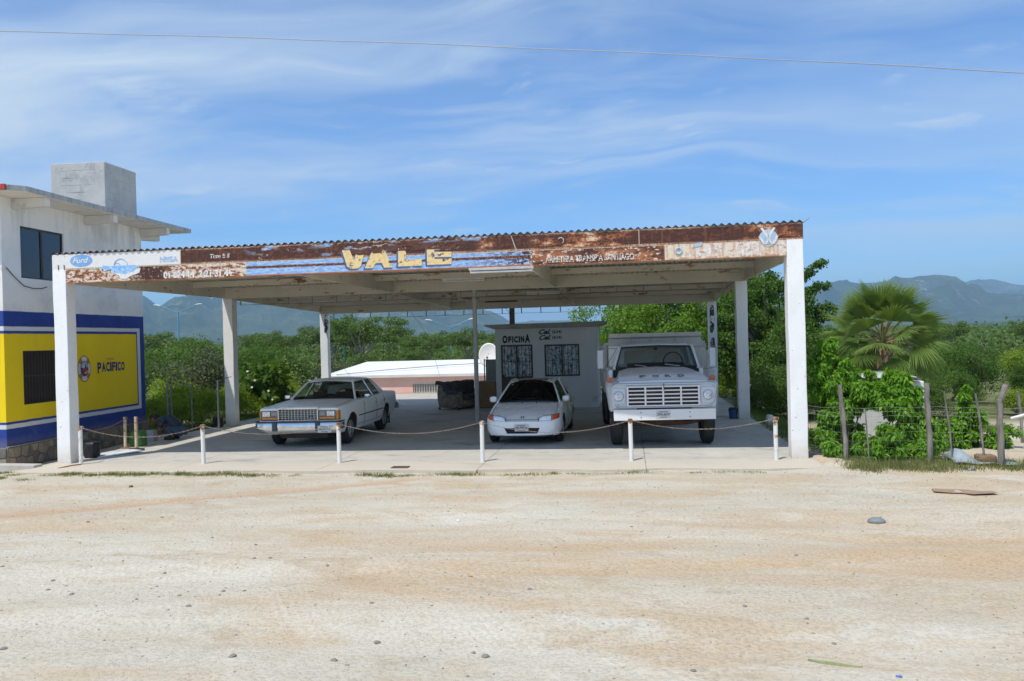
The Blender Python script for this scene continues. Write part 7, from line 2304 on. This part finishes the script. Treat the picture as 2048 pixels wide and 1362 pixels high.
for i in range(13):
    u = i / 12
    w_ = .028 * math.sin(math.pi * min(1, u * 1.05)) ** .7 + .002
    rows.append([(-.32 + .64 * u, -w_ + .10 * (u - .5) ** 2 - .16 * u, .004), (-.32 + .64 * u, .10 * (u - .5) ** 2 - .16 * u, .020 + .01 * math.sin(4 * u)), (-.32 + .64 * u, w_ + .10 * (u - .5) ** 2 - .16 * u, .004)])
lf.grid(rows)
o = lf.build('fallen_leaf', M('leaf_fallen', (.14, .19, .07), (.24, .27, .12), 14, .7), None, loc=(5.60, -9.62, gh(5.6, -9.6) + .005), rot=(0, 0, R(-2)))
o.scale = (.55, .6, .6)
o.modifiers.new('t', 'SOLIDIFY').thickness = .002
tag(o, 'long green leaf lying on the sand near the bottom right', 'leaf')
for x, y, sx, col, nm, lb in ((5.96, -9.88, .018, (.12, .24, .55), 'bottle_top', 'small blue plastic cap on the sand at the bottom right'), (1.95, -5.0, .03, (.82, .82, .82), 'white_paper', 'scrap of white paper lying on the sand below the small hatchback'), (-.42, -.95, .075, (.35, .45, .62), 'crushed_bottle', 'crushed pale blue plastic bottle at the middle of the slab edge'), (-4.2, -2.55, .05, (.12, .12, .13), 'dark_scrap', 'dark scrap on the sand below the second white post'), (-3.1, -5.3, .02, (.6, .05, .08), 'red_cap', 'tiny red cap on the sand at the left'), (2.6, -7.6, .02, (.6, .28, .1), 'orange_cap', 'tiny orange cap on the sand near the middle'), (9.7, -1.25, .05, (.25, .35, .6), 'blue_litter', 'small blue litter in the grass under the fence')):
    o = soft_box(-sx, sx, -sx * .6, sx * .6, 0, sx * .5, nm, M(nm, col, None, 9, .6), None, puff=.01, seed=x)
    o.location = (x, y, gh(x, y)); o.rotation_euler = (0, 0, x)
    tag(o, lb, 'litter')
o = bx(-.16, .16, -.10, .10, 0, .012).build('drain_cover', M('drain_iron', (.10, .08, .07), (.16, .10, .06), 12, .8), None, loc=(.02, -.78, .002), bevel=.002)
for k in range(6):
    bx(-.13, .13, -.085 + k * .03, -.075 + k * .03, .0125, .016).build('slat', M('drain_iron'), o)
tag(o, 'dark iron drain cover set in the front edge of the slab', 'drain cover')
# stones
def stone_mesh(seed):
    bm = bmesh.new()
    bmesh.ops.create_icosphere(bm, subdivisions=2, radius=1)
    for vv in bm.verts:
        k = 1 + .45 * mnoise.noise(vv.co * .9 + Vector((seed * 3.1, 0, 0))) + .15 * mnoise.noise(vv.co * 2.4 + Vector((0, seed, 0)))
        vv.co = Vector((vv.co.x * k, vv.co.y * k * .85, vv.co.z * k * .62))
    me_ = bpy.data.meshes.new('stone'); bm.to_mesh(me_); bm.free()
    me_.polygons.foreach_set('use_smooth', [True] * len(me_.polygons)); me_.set_sharp_from_angle(angle=R(28))
    me_.materials.append(M('stone_grey', (.20, .18, .16), (.34, .31, .27), 8, .95, bump=.6, bsc=30))
    return me_
SM = [stone_mesh(k) for k in range(5)]
STN = [(-.01, -8.45, .030), (.28, -7.08, .035), (.10, -7.10, .030), (-.62, -7.65, .03), (-1.72, -7.88, .032), (-2.6, -7.5, .03), (-1.13, -8.42, .038), (-1.5, -8.25, .03), (.55, -8.28, .026), (.35, -8.3, .03), (.26, -8.78, .038), (1.03, -7.35, .030), (-1.62, -9.1, .036), (-1.52, -9.02, .028), (-2.6, -8.75, .034), (-.75, -9.78, .042), (-.35, -8.6, .024), (1.9, -8.6, .03), (2.2, -9.45, .042), (3.0, -9.6, .028), (3.25, -8.05, .035), (3.1, -9.68, .05), (1.2, -9.85, .04), (2.0, -9.85, .036), (5.15, -8.4, .03), (5.6, -8.7, .03), (5.7, -9.2, .028), (2.45, -8.62, .02), (4.6, -9.9, .03), (-.9, -6.1, .03), (-2.2, -5.0, .035), (-2.9, -4.4, .03), (5.9, -6.7, .03), (4.2, -5.4, .028), (-.2, -6.4, .028), (-1.3, -9.9, .03)]
for i, (x, y, s) in enumerate(STN):
    o = share('stone', SM[i % 5], None, (x, y, gh(x, y) + s * .06), (0, 0, i * 1.9), (s * .72, s * .72, s * .6))
    tag(o, 'small dark grey stone lying loose on the pale sand', 'stone', 'loose stones scattered over the sand')
# gravel too small and too many to count
rs = np.random.RandomState(3)
ng = 5200
gx_, gy_ = rs.uniform(-9, 13, ng), -1.3 - 10.5 * rs.rand(ng) ** 1.1
V, Fc = [], []
oct_ = np.array([(1, 0, 0), (-1, 0, 0), (0, 1, 0), (0, -1, 0), (0, 0, 1), (0, 0, -1)], float)
of = [(0, 2, 4), (2, 1, 4), (1, 3, 4), (3, 0, 4), (2, 0, 5), (1, 2, 5), (3, 1, 5), (0, 3, 5)]
gz_ = ground_h(gx_, gy_)
for i in range(ng):
    s = .0045 + .011 * rs.rand() ** 3
    p = oct_ * s * rs.uniform(.6, 1.3, (6, 1)) * np.array([1, 1, .6])
    a = rs.uniform(0, 6.28)
    p = np.stack([p[:, 0] * math.cos(a) - p[:, 1] * math.sin(a), p[:, 0] * math.sin(a) + p[:, 1] * math.cos(a), p[:, 2]], 1)
    V += (p + np.array([gx_[i], gy_[i], gz_[i] + s * .2])).tolist()
    Fc += [tuple(6 * i + k for k in f) for f in of]
me_ = bpy.data.meshes.new('gravel'); me_.from_pydata(V, [], Fc)
me_.materials.append(M('gravel_mix', (.20, .18, .16), (.42, .36, .29), .9, .95))
o = bpy.data.objects.new('gravel', me_); COL.objects.link(o)
tag(o, 'fine gravel strewn over the sandy forecourt', 'gravel', kind='stuff')

# ------------------------------------------------------------------ street lamps, far wall, wires
LP = M('lamp_post_blue', (.10, .32, .46), (.13, .36, .5), 3, .5)
lm_pole = MB().tube([(0, 0, -3), (0, 0, 5.75)], [.10, .065], 10).mesh('pole', LP, smooth=60)
lm_arm = MB().tube([(0, 0, 5.65), (.9, 0, 6.0), (1.75, 0, 6.35)], .035, 6).mesh('arm', LP, smooth=60)
lm_head = MB().tube([(1.65, 0, 6.33), (1.9, 0, 6.38), (2.3, 0, 6.42)], [.06, .11, .08], 8, sq=.55).mesh('lamp_head', M('lamp_head', (.75, .75, .74), None, 3, .5), smooth=60)
for x, y, dz_, rz_, lb in ((-38.4, 60, 0, 0, 'double-armed blue street lamp left of the second left column'), (-22.0, 60, -1.2, 0, 'double-armed blue street lamp just right of the left rear column'), (-11.8, 60, -2.2, 0, 'double-armed blue street lamp left of the pipe column')):
    t = thing('street_lamp', lb, 'street lamp', (x, y, dz_), .14, 'blue street lamps beyond the scrub')
    share('pole', lm_pole, t)
    for a in (0, math.pi):
        share('arm', lm_arm, t, rot=(0, 0, a)); share('lamp_head', lm_head, t, rot=(0, 0, a))
BARR = M('barrier_yellow', (.60, .36, .03), (.5, .3, .03), 6, .7)
for x0, x1, y in ((-28, -25.5, 36), (-21.2, -19.6, 35), (-18.2, -13.6, 35)):
    t = thing('road_parapet', {-28: 'yellow-topped road parapet glimpsed through bushes right of the bar', -21.2: 'short yellow-topped parapet piece just right of the second left column', -18.2: 'longest yellow-topped road parapet left of the rear left column'}[x0], 'parapet', ((x0 + x1) / 2, y, .62))
    L = (x1 - x0) / 2
    bx(-L, L, 0, .2, .22, .42).build('coping', BARR, t)
    bx(-L, L, .02, .18, -.9, .218).build('wall', WHITE_WALL, t)
CW = M('cable_white', (.40, .43, .47), (.32, .34, .38), 30, .6)
pts = []
for i in range(41):
    u = i / 40
    x = -13 + 30 * u
    pts.append((x, 2.0 + .02 * math.sin(i), 9.98 - 2.52 * (x + 10.03) / 22.12 - .10 * ((x - 1.9) / 11) ** 2 - .10))
o = MB().tube(pts, .011, 6).build('overhead_cable', CW, None, smooth=180)
tag(o, 'pale twisted overhead cable crossing the sky above the canopy', 'cable')
for pts_, lb in (([(-6.9, 15.2, 3.4), (-11, 25, 3.1), (-20, 40, 2.2)], 'thin dark wire drooping from the left rear column'), ([(-3.9, 15.3, 3.45), (-6.3, 28, 2.6), (-9.5, 40, 2.4)], 'thin dark wire sagging behind the canopy right of centre'), ([(-.22, 15.0, 3.45), (.1, 14.6, 3.1), (.12, 14.4, 2.8)], 'loose wire hanging beside the brown steel post')):
    o = MB().tube(pts_, .010, 4).build('hanging_wire', FRM, None)
    tag(o, lb, 'wire', 'loose wires hanging around the canopy')
